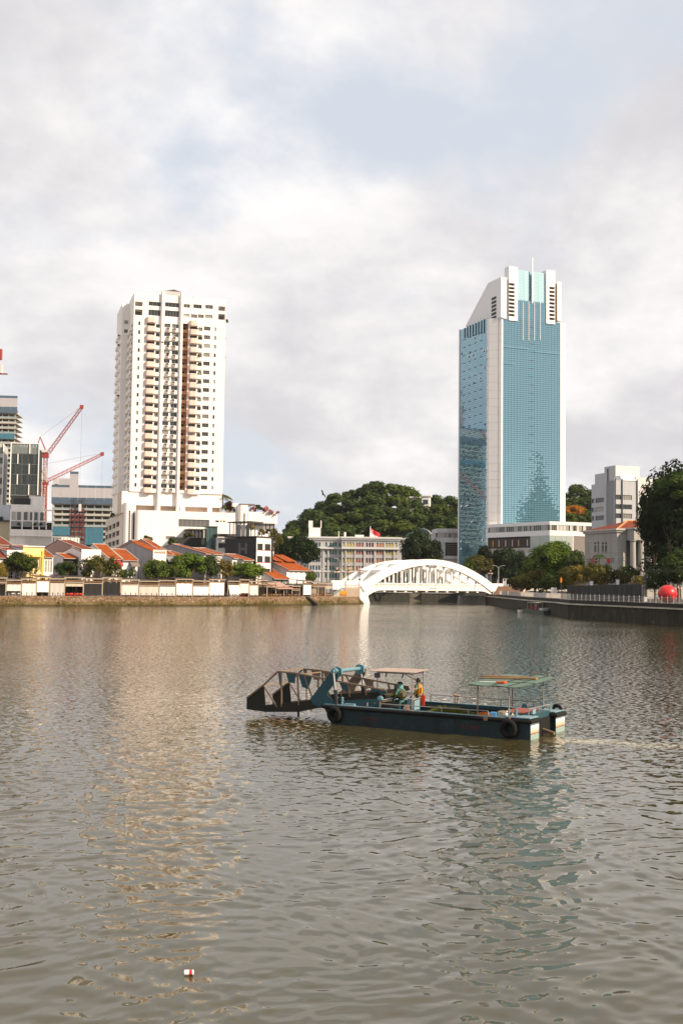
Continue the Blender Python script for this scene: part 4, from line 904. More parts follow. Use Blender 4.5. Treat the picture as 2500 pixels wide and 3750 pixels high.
# ================================================================ far left: construction, cranes, offices
m_slab = M('raw_concrete', (0.40, 0.38, 0.33), 0.9, 0.15, 0.3)
m_screen = M('site_screen', (0.40, 0.39, 0.42), 0.8, 0.05, 0.3)
m_blue = M('site_blue', (0.07, 0.11, 0.16), 0.7, 0.1)
m_net = M('blue_netting', (0.05, 0.16, 0.23), 0.9, 0.25, 0.6)
m_crane = M('crane_red', (0.30, 0.045, 0.03), 0.55, 0.1)
m_cwhite = M('crane_white', (0.6, 0.58, 0.56), 0.55, 0.1)
CZ = lambda x, y: (x / 3.055, 1250 + y / 3.055)                    # enlargement of the far left
def site_block(label, pxl, pxr, Y, ys_top, ys_bot, y_ground, floors, nets, step=None, a=R(8)):
    o = at(*CZ(pxl, ys_bot), Y); F = Frame((o.x, o.y), a); H = lambda x, y: F.hit(*CZ(x, y)); W = H(pxr, ys_bot)[0]
    root = thing('unfinished_tower', label, 'building site', (o.x, o.y, ZF), a); D = 22
    zt, zb = H(pxl, ys_top)[1] - ZF, H(pxl, ys_bot)[1] - ZF; n = 7; e = 1.1
    for i in range(n):
        x0 = -e + (W + 2 * e) * i / n; x1 = -e + (W + 2 * e) * (i + 1) / n - 0.12; up = 9.0 if step and i == step else 0
        b = MB(); b.box(x0, -e - 0.25, zb, x1, -e, zt + up - 1.6); b.obj('screen_panel', m_screen, root)
        b = MB(); b.box(x0, -e - 0.3, zt + up - 1.6, x1, -e + 0.1, zt + up); b.obj('screen_band', m_blue, root)
        b = MB(); b.box(x0, -e - 0.3, zb - 4.2, x1, -e, zb - 0.003); b.obj('screen_skirt', m_blue, root)
    for i in range(4):
        y0 = -e + (D + 2 * e) * i / 4; b = MB(); b.box(-e - 0.25, y0 + 0.1, zb - 4, -e, y0 + 6, zt - 1.6, 0); b.box(-e - 0.3, y0 + 0.1, zt - 1.6, -e, y0 + 6, zt, 1); b.obj('side_screen', [m_screen, m_blue], root)
    fh = (zb - 4) / floors
    for k in range(floors + 1):
        z = zb - 4.6 - fh * k
        if z < 0: break
        b = MB(); b.box(-0.8, -0.8, z, W + 0.8, D, z + 0.45); b.obj('floor_slab', m_slab, root)
        b = MB(); b.box(-0.7, -0.75, z + 0.45, W + 0.7, -0.68, z + 1.5); b.obj('guard_net', M('guard_net_%d' % (k % 3), [(0.34, 0.38, 0.38), (0.24, 0.31, 0.33), (0.40, 0.41, 0.38)][k % 3], 0.9, 0.3, 1.0), root)
        for i in range(8): x = 0.2 + (W - 1) * i / 7; b = MB(); b.box(x, 0.1, z + 0.46, x + 0.6, 0.9, z + fh); b.obj('column', m_slab, root)
        b = MB(); b.box(0, 6, z + 0.46, W, 6.3, z + fh); b.obj('inner_wall', M('shadowed_wall_%d' % (k % 2), (0.16, 0.15, 0.14), 0.9, 0.3, 0.3), root)
    for (u0, u1, ya, yb) in nets:
        z1, z0 = H(pxl, ya)[1] - ZF, max(0.2, H(pxl, yb)[1] - ZF); m = 5
        for i in range(m):
            x0, x1 = W * (u0 + (u1 - u0) * i / m), W * (u0 + (u1 - u0) * (i + 1) / m); b = MB()
            b.hexa([(x0, -1.35, z0), (x1 - 0.1, -1.3, z0), (x1 - 0.1, -1.2, z0), (x0, -1.25, z0)], [(x0, -1.3, z1), (x1 - 0.1, -1.35, z1), (x1 - 0.1, -1.25, z1), (x0, -1.2, z1)]); b.obj('safety_net', m_net, root)
    return F, root, W, H, zb
F, root, W, H, zb = site_block('unfinished concrete block with white screens, blue nets and red hoist loads', 605, 1250, 750, 1605, 1745, 2300, 15, [(0.0, 0.30, 2075, 2170), (0.56, 0.88, 2075, 2270)], 2, R(6))
# side face to the left is foreshortened; hoist tower and red stacks in the middle
for x in (832, 922):
    u0 = H(x, 1900)[0]; b = MB()
    for dx in (0, 1.3):
        for dy in (-2.6, -1.5): b.box(u0 + dx - 0.1, dy - 0.1, 0, u0 + dx + 0.1, dy + 0.1, zb)
    for k in range(40): z = k * zb / 40; b.beam((u0, -2.6, z), (u0 + 1.3, -2.6, z + zb / 40), 0.1); b.beam((u0, -2.6, z), (u0 + 1.3, -2.6, z), 0.1)
    b.obj('hoist_mast', m_dkgrey, root)
b = MB(); u0 = H(890, 1850)[0]; z0 = H(890, 1905)[1] - ZF; b.box(u0, -3.2, z0, u0 + 1.7, -2.75, z0 + 4.5); b.box(u0 + 0.1, -3.1, z0 + 4.5, u0 + 1.6, -2.8, z0 + 4.9); b.obj('hoist_cage', m_cwhite, root)
rd = MB(); rd.box(0, 0, 0, 1.5, 0.6, 1.7); rd.box(0.25, -0.12, 0.5, 0.6, 0, 1.1); rd.box(0.9, -0.12, 0.5, 1.25, 0, 1.1); rd = rd.mesh('red_pallet', M('site_red', (0.22, 0.03, 0.03), 0.7, ov=0.2))
for j, y in enumerate(range(1905, 2300, 53)):
    for x in (792, 838, 882, 926):
        uu, z = H(x, y); 
        if (x, j) in ((838, 0), (882, 0)): continue
        put('red_pallet', rd, root, (uu, -1.6, z - ZF - 0.1))
b = MB(); b.box(2, 8, zb + 6, 12, 18, H(600, 1525)[1] - ZF); b.obj('rear_screen', m_screen, root)
site_block('far unfinished tower with white screens and cyan netting at the left edge', -330, 185, 780, 600, 725, 2300, 34, [(0.0, 0.99, 1022, 1085)], None, R(5))

def lattice(b, p, q, wd, n, up, r=0.12, m=0, taper=1.0):
    p, q, up = Vector(p), Vector(q), Vector(up).normalized(); d = (q - p).normalized(); s = d.cross(up).normalized()
    ring = lambda t: [p.lerp(q, t) + (s * i + up * j) * wd / 2 * (1 - (1 - taper) * t) for i, j in ((-1, -1), (1, -1), (1, 1), (-1, 1))]
    prev = ring(0)
    for k in range(n):
        cur = ring((k + 1) / n)
        for i in range(4):
            b.tube(prev[i], cur[i], r, 4, None, m, False)
            b.tube(prev[i] if k % 2 else prev[(i + 1) % 4], cur[(i + 1) % 4] if k % 2 else cur[i], r * 0.6, 3, None, m, False)
            b.tube(cur[i], cur[(i + 1) % 4], r * 0.6, 3, None, m, False)
        prev = cur
def crane(label, Y, base, slew, jib_tip, af_top, grp='luffing cranes over the building site'):
    """luffing tower crane: mast, slewing deck with cab and counterweight, A-frame, lattice jib, pendant and hook line"""
    P = lambda q: at(*CZ(*q), Y); s, tip, af = P(slew), P(jib_tip), P(af_top); o = Vector((s.x, s.y, ZF))
    root = thing('tower_crane', label, 'crane', o, 0, grp); L = lambda v: Vector(v) - o
    s, tip, af = L(s), L(tip), L(af)
    b = MB(); lattice(b, (0, 0, 0), (0, 0, s.z), 2.0, 46, (0, 1, 0), 0.15); b.obj('mast', m_crane, root)
    b = MB(); lattice(b, (0, 0, s.z * 0.78), (0, 0, s.z * 0.9), 2.3, 6, (0, 1, 0), 0.2); b.obj('climbing_frame', m_cwhite, root)
    b = MB(); b.box(-7, -1, s.z - 0.6, 1.6, 1, s.z + 0.3); b.box(-1.8, -1.2, s.z - 3, 1.8, 1.2, s.z - 0.7); b.obj('slewing_deck', m_crane, root)
    b = MB(); b.box(-8.5, -1.3, s.z - 1.5, -5.5, 1.3, s.z + 2.2); b.obj('counterweight', M('crane_orange', (0.55, 0.08, 0.02), 0.6), root)
    b = MB(); b.box(-2.6, -1.7, s.z + 0.5, 1.3, -1.1, s.z + 1.9); b.obj('sign_board', m_cwhite, root)
    b = MB(); b.box(-5.6, -1.8, s.z - 2.8, -2.8, -0.4, s.z - 0.9); b.obj('cab', m_winp, root)
    b = MB()
    for y in (-0.8, 0.8): b.tube((0.6, y, s.z), af + Vector((0, y * 0.3, 0)), 0.3, 5); b.tube((-6.5, y, s.z), af + Vector((0, y * 0.3, 0)), 0.16, 4)
    b.obj('a_frame', m_crane, root)
    b = MB(); d = tip - s; lattice(b, (1.6, 0, s.z), tip, 1.9, 26, (-d.z, 0, d.x), 0.13, 0, 0.75); b.obj('jib', M('jib_red', (0.55, 0.14, 0.11), 0.55) if 'low' in label else m_crane, root)
    b = MB(); b.tube(af, s.lerp(tip, 0.96) + Vector((0, 0, 1)), 0.07, 4); b.tube(tip, (tip.x, 0, max(2, tip.z - 60)), 0.05, 4); b.obj('cable', m_dkgrey, root)
    b = MB(); b.box(tip.x - 1.2, -0.8, tip.z - 1, tip.x + 0.8, 0.8, tip.z + 1.2); b.obj('jib_head', m_crane, root)
crane('tall red luffing crane with steeply raised jib', 700, None, (515, 1250), (920, 735), (452, 1068))
crane('red luffing crane with low jib over the unfinished block', 715, None, (512, 1555), (1150, 1262), (440, 1385))
p = at(*CZ(8, 370), 800); root = thing('tower_crane', 'red crane cut off by the left edge of the picture', 'crane', (p.x - 6, p.y, ZF), 0, 'luffing cranes over the building site')
b = MB(); lattice(b, (0, 0, 0), (0, 0, p.z - ZF), 2.2, 50, (0, 1, 0), 0.22); b.obj('mast', m_crane, root)
b = MB(); b.box(-6, -1, p.z - ZF, 11, 1, p.z - ZF + 0.7); b.obj('deck', m_crane, root)
b = MB(); b.box(1, -1.4, p.z - ZF + 0.75, 7.2, 1.4, p.z - ZF + 7); b.obj('machine_house', m_cwhite, root)
b = MB(); b.box(2, -1.4, p.z - ZF + 10.5, 6.6, 1.4, p.z - ZF + 18); b.tube((4, 0, p.z - ZF + 7), (4, 0, p.z - ZF + 10.4), 0.4, 5); b.obj('winch_tower', m_crane, root)

# ---- dark glass office with white fins
def office():
    Y = 470; o = at(*CZ(120, 1700), Y); F = Frame((o.x, o.y), R(10)); H = lambda x, y, d=0.0: F.hit(*CZ(x, y), d); W = H(435, 1500)[0]
    root = thing('office_block', 'dark glass office block with thin white fins behind the roofs', 'office block', (o.x, o.y, ZL), F.a); Z = lambda x, y: H(x, y)[1] - ZL
    zt = Z(280, 1145); lv = [Z(280, y) for y in (1145, 1258, 1372, 1487, 1602, 1720)]; n = 9
    t = NT('dark_green_glass'); r = t.rnd(); t.bsdf(t.mix(r, (0.012, 0.018, 0.016, 1), (0.045, 0.055, 0.05, 1)), 0.05, 0, 0.6); tp = NT('roof_screen_glass'); tp.bsdf((0.16, 0.19, 0.18), 0.15, 0, 0.5)
    b = MB(); b.box(0.25, 0.3, 0, W - 0.25, 18, zt - 1.5); b.obj('core', m_dark, root)
    for j in range(5):
        pm = MB(); w_ = W / n; hh = lv[j] - lv[j + 1]; pm.box(0.06, 0, 0.1, w_ - 0.06, 0.12, hh - 0.1); pm = pm.mesh('glass_pane', tp.mat if j == 0 else t.mat)
        for i in range(n): put('glass_pane', pm, root, (w_ * i, 0, lv[j + 1]))
        b = MB(); b.box(0.05, 0.14, lv[j + 1] - 0.18, W - 0.05, 0.29, lv[j + 1] + 0.18); b.obj('spandrel', m_alu, root)
    for (x, ya, yb) in ((120, 1138, 1810), (434, 1145, 1720), (338, 1145, 1258), (205, 1258, 1372), (330, 1372, 1487), (198, 1487, 1602), (325, 1602, 1720)):
        u0 = H(x, (ya + yb) / 2)[0]; b = MB(); b.box(u0 - 0.18, -0.45, Z(x, yb), u0 + 0.18, -0.01, Z(x, ya)); b.obj('fin', m_white2, root)
    b = MB(); b.box(-0.3, -0.4, zt, W + 0.3, 0.4, zt + 0.3); b.obj('roof_edge', m_white2, root)
    # left return wall and the wing at the picture edge
    for i in range(3): 
        for j in range(5): pm = MB(); pm.box(-0.12, 0.1 + 5 * i, lv[j + 1] + 0.1, 0, 4.9 + 5 * i, lv[j] - 0.1); pm.obj('side_pane', M('pale_panel_%d' % ((i + j) % 2), (0.42, 0.43, 0.42) if j else (0.5, 0.52, 0.5), 0.4), root)
    u1, u0 = H(35, 1500, 4)[0], H(-220, 1500, 4)[0]; b = MB(); b.box(u0, 4, 0, u1, 20, Z(20, 1135)); b.obj('wing', M('wing_panel', (0.45, 0.45, 0.42), 0.5, 0.08), root)
    for j in range(5):
        for i in range(6): put('window', window_mesh((u1 - u0) / 6 - 0.2, 2.6, 2), root, (u0 + (u1 - u0) * i / 6 + 0.1, 3.93, lv[j + 1] + 0.3))
    b = MB(); b.box(u1 - 0.15, 3.5, 0, u1 + 0.25, 4, Z(20, 1135)); b.obj('fin', m_white2, root)
office()
# ---- white framed restaurant block in front of it
def annex():
    Y = 425; o = at(*CZ(115, 2000), Y); F = Frame((o.x, o.y), R(14)); H = lambda x, y: F.hit(*CZ(x, y)); W = H(588, 2000)[0]; Z = lambda x, y: H(x, y)[1] - ZL; U = lambda x: H(x, 2000)[0]
    root = thing('terrace_block', 'white framed block with roof terrace and grey sloping blinds', 'building', (o.x, o.y, ZL), F.a)
    b = MB(); b.box(0, 1.2, 0, W, 16, Z(300, 2110)); b.obj('lower_storeys', m_white2, root)
    b = MB(); b.box(0, 4, Z(300, 2110), U(485), 16, Z(300, 1820)); b.box(U(320), 5, Z(300, 1820), U(490), 14, Z(400, 1722)); b.obj('upper_storey', m_white2, root)
    b = MB(); b.box(0, 0, Z(300, 2180), W, 1.15, Z(300, 2105)); b.obj('terrace_parapet', m_white2, root)
    for x in (115, 245, 365, 437, 515, 583): b = MB(); b.box(U(x), 0, Z(x, 2105), U(x) + 0.45, 0.45, Z(x, 1880)); b.obj('frame_post', m_white2, root)
    b = MB(); b.box(0, 0.02, Z(300, 1892), W, 0.5, Z(300, 1878)); b.box(0, 0.02, Z(300, 2010), W, 0.4, Z(300, 2003)); b.obj('frame_beam', m_white2, root)
    for k, x in enumerate((125, 185, 260, 330, 375, 440)): put('window', window_mesh(U(x + 52) - U(x), Z(300, 1900) - Z(300, 2000), 1, 1, 0.12, [m_winp, m_wframe]), root, (U(x), 3.92, Z(300, 2000)))
    for x0, x1 in ((130, 245), (250, 365), (365, 437), (440, 515)):
        b = MB(); b.hexa([(U(x0), 3.8, Z(300, 2012)), (U(x1) - 0.2, 3.8, Z(300, 2012)), (U(x1) - 0.2, 0.3, Z(300, 2075)), (U(x0), 0.3, Z(300, 2075))], [(U(x0), 3.8, Z(300, 2008)), (U(x1) - 0.2, 3.8, Z(300, 2008)), (U(x1) - 0.2, 0.3, Z(300, 2071)), (U(x0), 0.3, Z(300, 2071))]); b.obj('sloping_blind', m_awn_g, root)
    b = MB(); b.box(0.3, 3.7, Z(300, 2105), W, 3.9, Z(300, 2015)); b.obj('terrace_back', m_dark, root)
    zs = Z(300, 2190); 
    for j in range(9): b = MB(); z = zs - 0.4 - j * 0.75; b.box(U(280), 0.6, z, W, 0.75, z + 0.22); b.obj('louvre', m_white2, root)
    for i in range(8): b = MB(); x = U(280) + (W - U(280)) * i / 8; b.box(x, 0.8, 0, x + 0.2, 1.0, zs); b.obj('louvre_post', m_white2, root)
    b = MB(); z = Z(240, 1820); b.box(U(145), 4.5, z, U(335), 8, z + 0.2); b.box(U(145), 4.5, z + 0.2, U(335), 4.6, Z(240, 1745)); b.obj('plant_screen', m_black, root)
    b = MB(); b.box(W + 0.3, 4, 0, U(900), 14, Z(700, 2190)); b.obj('low_wing', m_white2, root)
    for i in range(8): b = MB(); x = W + 0.6 + (U(890) - W - 1) * i / 7; b.box(x, 3.9, Z(700, 2260), x + 0.15, 3.99, Z(700, 2195)); b.obj('joint_strip', m_dkgrey, root)
    o2 = at(*CZ(-60, 1900), Y + 4); r2 = thing('grey_panel_block', 'pale blue grey panel block at the left edge below the office', 'building', (o2.x, o2.y, ZL), F.a); w2 = at(*CZ(112, 1900), Y + 4).x - o2.x
    b = MB(); b.box(0, 0, 0, w2, 8, Z(60, 1818)); b.obj('wall', M('blue_grey_panel', (0.42, 0.46, 0.53), 0.6), r2); b = MB(); b.box(0, -0.3, 0, w2, -0.01, Z(60, 2005)); b.obj('lower_wall', M('khaki_render', (0.40, 0.36, 0.25), 0.8), r2)
    b = MB(); b.box(0, -1.2, Z(60, 2008), w2, -0.2, Z(60, 1995)); b.box(w2 * 0.3, -0.4, Z(60, 1995), w2 * 0.55, -0.02, Z(60, 1955)); b.obj('ledge', m_dark, r2)
annex()
# ---- slabs of distant flats behind the site
for (xa, xb, ya, Y, lab) in ((430, 500, 1575, 900, 'distant white flats between the glass office and the crane'), (595, 790, 1530, 960, 'distant white rooftop rooms above the unfinished block')):
    p, q = at(*CZ(xa, ya), Y), at(*CZ(xb, ya), Y); r = thing('distant_flats', lab, 'building', (p.x, p.y, ZF)); b = MB(); W = q.x - p.x; h = p.z - ZF; hs = [(W * (0.1 + 0.3 * i), W * (0.1 + 0.3 * i) + W * 0.2, h - 8 - 7 * j, h - 5 - 7 * j) for i in range(3) for j in range(8)]
    b.holed(W, 0, h, hs, 0.4); b.box(0, 0.5, 0, W, 14, h); b.obj('wall', m_lgrey, r)
    wm_ = window_mesh(W * 0.2, 3, 2)
    for hh in hs: put('window', wm_, r, (hh[0], 0.35, hh[2]))
# ================================================================ white arch bridge
def bridge():
    A, B = onz(1349, 2210), onz(1803, 2212.5); a = math.atan2(B.y - A.y, B.x - A.x); F = Frame((A.x, A.y), a); W = (B - A).length
    root = thing('arch_bridge', 'white concrete bridge with three tall tied arches and slender hangers', 'bridge', (A.x, A.y, 0), a)
    zp = F.hit(1570, 2137)[1]; zd = F.hit(1570, 2163)[1]; WID = 24.0; ap = F.hit(1570, 2051)[1] + 0.3
    ribs = (0.9, 11.2, 21.5)                                   # depth of the three ribs
    xs0, xs1 = -3.2, W + 1.5
    # deck with haunched ends
    n = 26; b = MB(); prof = []
    for i in range(n + 1):
        x = -0.2 + (W + 0.4) * i / n; e = min(x, W - x) / 5.0; zz_ = zd - (1.9 * (1 - max(0, min(1, e))) ** 2.2); prof.append((x, zz_))
    for (y0, y1) in ((0.0, 1.0), (WID - 1, WID)): b.extr([(x, y0, z) for x, z in prof] + [(W + 0.2, y0, zp - 1.25), (-0.2, y0, zp - 1.25)], (0, y1 - y0, 0))
    b.box(0, 1.001, zd + 0.7, W, WID - 1.001, zp - 1.3); b.obj('deck', m_bridge, root)
    nb = 12
    for i in range(nb): x = W * (i + 0.5) / nb; g = MB(); g.box(x - 0.45, 0.25, zd - 0.55, x + 0.45, WID - 0.25, zd + 0.69); g.obj('cross_beam', m_bridge, root)
    # approach decks on both banks
    b = MB(); b.box(-34, 0.3, zp - 2.2, -3.6, WID - 0.3, zp - 1.3); b.box(W + 2.6, 0.3, zp - 2.2, W + 40, WID - 0.3, zp - 1.3); b.obj('approach', m_conc, root)
    # balustrade: pierced panels
    for (y0, y1) in ((-0.12, 0.2), (WID - 0.2, WID + 0.12)):
        for i in range(14):
            xa, xb = W * i / 14 + 0.02, W * (i + 1) / 14 - 0.02; g = MB(); g.box(xa, y0, zp - 1.24, xb, y1, zp - 0.95); g.box(xa, y0, zp - 0.25, xb, y1, zp)
            g.box(xa, y0, zp - 0.949, xa + 0.35, y1, zp - 0.251); m = 9
            for k in range(m): x = xa + 0.5 + (xb - xa - 0.7) * k / (m - 1); g.box(x, y0 + 0.06, zp - 0.949, x + 0.14, y1 - 0.06, zp - 0.251)
            g.obj('balustrade_panel', m_bridge, root)
    plate = MB(); plate.box(W * 0.485, -0.2, zp - 1.75, W * 0.535, -0.003, zp - 1.45); plate.obj('name_plate', m_lgrey, root)
    # three arch ribs and their hangers
    N = 30
    def ax(t): return xs0 + (xs1 - xs0) * t
    zs = zp - 1.0
    def az(t): s = 2 * t - 1; return zs + (ap - zs) * (1 - abs(s) ** 2.05)
    for ri, y in enumerate(ribs):
        b = MB(); rings = []
        for i in range(N + 1):
            t = i / N; x, z = ax(t), az(t); dt = 0.01; tx, tz = ax(t + dt) - ax(t - dt), az(t + dt) - az(t - dt); l = math.hypot(tx, tz); nx, nz = -tz / l, tx / l
            th = 2.0 + 0.7 * abs(2 * t - 1); hw = 1.25
            rings.append([(x + nx * 0.0, y - hw, z), (x, y + hw, z), (x - nx * th, y + hw, z - nz * th), (x - nx * th, y - hw, z - nz * th)])
        for i in range(N):
            b.hexa(rings[i], rings[i + 1])
        b.obj('arch_rib', m_bridge, root)
        nh = 15
        for k in range(1, nh):
            x = W * k / nh; t = (x - xs0) / (xs1 - xs0); z1 = az(t) - 2.0
            if z1 < zp + 0.4: continue
            g = MB(); g.box(x - 0.26, y - 0.3, zp - 1.3, x + 0.26, y + 0.3, z1); g.box(x - 0.42, y - 0.42, z1 - 0.5, x + 0.42, y + 0.42, z1 + 0.4); g.obj('hanger', m_bridge, root)
    for t in (0.2, 0.33, 0.47, 0.61, 0.76):
        x, z = ax(t), az(t)
        for (y0, y1) in ((ribs[0] + 1.26, ribs[1] - 1.26), (ribs[1] + 1.26, ribs[2] - 1.26)): g = MB(); g.box(x - 1.9, y0, z - 1.75, x + 1.9, y1, z - 0.6); g.obj('wind_brace', m_bridge, root)
    # abutments and end blocks
    zl = F.hit(1330, 2128)[1]
    b = MB(); b.extr([(-3.4, 0, -1), (-0.2, 0, -1), (-0.205, 0, zd - 1.0), (-0.205, 0, zl), (-3.4, 0, zl)], (0, 3.0, 0)); b.hexa([(-3.4, 0.01, -1), (0.5, -0.6, -1), (0.5, WID, -1), (-3.4, WID, -1)], [(-3.3, 0.02, zd - 2.0), (-0.21, 0.02, zd - 2.0), (-0.21, WID, zd - 2.0), (-3.3, WID, zd - 2.0)]); b.obj('abutment', m_bridge, root)
    for (x, y) in ((-8.2, 0.2), (-13.5, 0.2)): g = MB(); g.box(x, y, zp - 2.4, x + 4.6, y + 1.6, zl + 0.1); g.obj('end_block', m_bridge, root)
    for i in range(2): g = MB(); g.box(W + 0.22 + 0.2 * i, -0.25 + 0.3 * i, -1, W + 2.4 + 1.9 * i, 2.6, zp - 0.55 + 0.9 * i - (0.0 if i else 0.4)); g.obj('end_block', m_bridge, root)
    g = MB(); g.box(W + 0.23, 2.7, -1, W + 4, WID, zd - 0.2); g.obj('abutment', m_bridge, root)
    g = MB(); g.hexa([(W - 1.2, 0.4, -1), (W + 0.2, 0.4, -1), (W + 0.2, WID, -1), (W - 1.2, WID, -1)], [(W - 0.6, 0.4, zd - 1.8), (W + 0.2, 0.4, zd - 1.8), (W + 0.2, WID, zd - 1.8), (W - 0.6, WID, zd - 1.8)]); g.obj('pier_wall', M('pale_pier', (0.55, 0.54, 0.50), 0.85, 0.12, 0.4, streak=0.3), root)
    return F, zp, zl, W
BF, BZP, BZL, BW = bridge()

# ---- ornate lamps with globes
m_iron = M('black_iron', (0.02, 0.02, 0.02), 0.45)
def globe_mat():
    t = NT('lamp_globe'); t.bsdf((0.72, 0.52, 0.38), 0.25, 0, 0.5); return t.mat
m_globe = globe_mat()
def ornate_lamp(label, px, yb, ytop, Y, tiers):
    p = at(px, yb, Y); h = zat(px, ytop, Y) - p.z; r = thing('ornate_lamp', label, 'street lamp', p, 0.3, 'ornate globe lamps at the bridge ends')
    b = MB(); b.lathe([(0.55, 0), (0.5, 0.15), (0.3, 0.5), (0.16, 0.8), (0.13, 1.2), (0.10, h - 0.75), (0.16, h - 0.6), (0.07, h - 0.5)], 10); b.obj('post', m_iron, r, smooth=False)
    gm = MB(); gm.lathe([(0.09, -0.33), (0.26, -0.2), (0.33, 0.0), (0.27, 0.2), (0.1, 0.33)], 10); gm = gm.mesh('globe', m_globe, True)
    cap = MB(); cap.lathe([(0.3, 0.18), (0.2, 0.34), (0.06, 0.5)], 8); cap = cap.mesh('cap', m_iron)
    g = put('globe', gm, r, (0, 0, h - 0.3)); put('cap', cap, g)
    for k in range(tiers):
        z = h - 1.35 - 1.25 * k; b = MB()
        for i in range(4): a = math.pi / 2 * i; b.path([(0, 0, z + 0.1), (0.4 * math.cos(a), 0.4 * math.sin(a), z + 0.25), (0.72 * math.cos(a), 0.72 * math.sin(a), z + 0.4)], 0.06, 5); 
        b.obj('arm', m_iron, r)
        for i in range(4): a = math.pi / 2 * i; g = put('globe', gm, r, (0.72 * math.cos(a), 0.72 * math.sin(a), z)); put('cap', cap, g)
Yb = BF.w(-5, 1).y
ornate_lamp('small ornate lamp, leftmost of the three on the bridge ramp', 1233, 2124, 2080, Yb + 14, 1)
ornate_lamp('tallest ornate lamp with two tiers of globes at the bridge ramp', 1274, 2126, 2066, Yb, 2)
ornate_lamp('ornate lamp nearest the arch at its left foot', 1316, 2126, 2079, BF.w(-2, 1).y, 1)
ornate_lamp('two tiered ornate lamp among trees at the right end of the arch', 1744, 2140, 2076, 440, 2)
ornate_lamp('single tier ornate lamp beside trees right of the arch', 1794, 2140, 2087, 436, 1)
# ---- ramp wall, stairs, barriers at the left foot of the bridge
def ramp():
    F = BF; r = thing('ramp_wall', 'brown stone ramp wall with stair rail left of the bridge', 'retaining wall', F.w(-14, -1.5, ZL), F.a); X0, z1 = F.hit(1262, 2152, -1.5); X1, _ = F.hit(1318, 2152, -1.5)
    zt = F.hit(1290, 2153, -1.5)[1] - ZL; x0, x1 = X0 + 14, X1 + 14
    st = M('ramp_stone', (0.36, 0.29, 0.23), 0.9, 0.2, 0.8, bump=0.2)
    b = MB(); b.box(x0, 0, -2.2, x1, 3.5, zt); b.obj('wall', st, r)
    for i in range(8): g = MB(); g.box(x0 - 0.5 * (8 - i), 0.2, 0, x0 - 0.5 * (7 - i), 2.6, zt * (i + 1) / 8); g.obj('step', m_conc, r)
    g = MB(); c = Vector((x0 - 4, 0.1, 0)); d = Vector((x0, 0.1, zt))
    for k in (0.35, 0.7, 1.05): g.tube(c + Vector((0, 0, k)), d + Vector((0, 0, k)), 0.045, 5)
    for i in range(9): q = c.lerp(d, i / 8); g.tube(q, q + Vector((0, 0, 1.05)), 0.04, 5)
    g.obj('stair_rail', M('pale_green_rail', (0.42, 0.55, 0.52), 0.5), r)
    for i in range(2):
        xa = F.hit(1265 + 28 * i, 2150, -1.3)[0]; xb = F.hit(1290 + 28 * i, 2150, -1.3)[0]; q = thing('barrier', ('left' if i == 0 else 'right') + ' red and white road barrier on the ramp by the bridge', 'barrier', F.w(xa, -1.2, ZL + zt), F.a, 'red and white barriers on the ramp'); w_ = xb - xa
        for j in range(3): g = MB(); g.box(0, 0, 0.15 + 0.33 * j, w_, 0.06, 0.36 + 0.33 * j); g.obj('board', m_red if j != 1 else M('barrier_white_%d' % i, (0.75, 0.7, 0.68), 0.6), q)
        for x in (0.05, w_ / 2, w_ - 0.1): g = MB(); g.box(x, -0.05, 0, x + 0.07, -0.003, 1.15); g.obj('post', m_wframe, q)
    p = F.w(F.hit(1245, 2170, -4)[0], -4.2); q = thing('barrier', 'amber plastic barrier at the foot of the ramp', 'barrier', (p.x, p.y, ZL), F.a); g = MB(); g.box(0, 0, 0.1, 2.3, 0.4, 1.5); g.box(-0.1, -0.1, 1.5, 2.4, 0.5, 1.75)
    g.obj('panel', M('amber_plastic', (0.62, 0.26, 0.02), 0.5), q); g = MB()
    for i in range(5): g.box(0.15 + 0.45 * i, -0.06, 0.0, 0.3 + 0.45 * i, -0.003, 0.8)
    g.obj('feet', m_dark, q)
ramp()
def pole_lamp(label, px, yb, yt, Y, arms, zb=None, name='street_lamp', mat=None):
    p = at(px, yb, Y); zb = p.z if zb is None else zb; h = zat(px, yt, Y) - zb; r = thing(name, label, 'street lamp', (p.x, p.y, zb)); mat = mat or M('lamp_grey', (0.5, 0.5, 0.5), 0.5)
    b = MB(); b.tube((0, 0, 0), (0, 0, h - 1.0), 0.14, 8, 0.08); b.obj('post', mat, r)
    for s in arms:
        b = MB(); b.path([(0, 0, h - 1.0), (0.35 * s, 0, h - 0.45), (0.9 * s, 0, h - 0.12), (1.7 * s, 0, h)], 0.055, 5); ar = b.obj('arm', mat, r)
        b = MB(); b.box(min(1.6 * s, 2.3 * s), -0.12, h - 0.04, max(1.6 * s, 2.3 * s), 0.12, h + 0.08); b.obj('lamp_head', mat, ar)
pole_lamp('tall double armed grey street lamp right of the bridge', 1824, 2150, 2071, 400, (-1, 1), ZR)
pole_lamp('thin grey street lamp in front of the colourful windowed building', 1244, 2130, 2045, 430, (-1,), ZF)
pole_lamp('slim white pole lamp left of the bridge ramp', 1171, 2140, 2080, 405, (1,), ZL, mat=m_wframe)
pole_lamp('short pole lamp beside the ramp lamps', 1249, 2130, 2078, 432, (-1,), ZF)

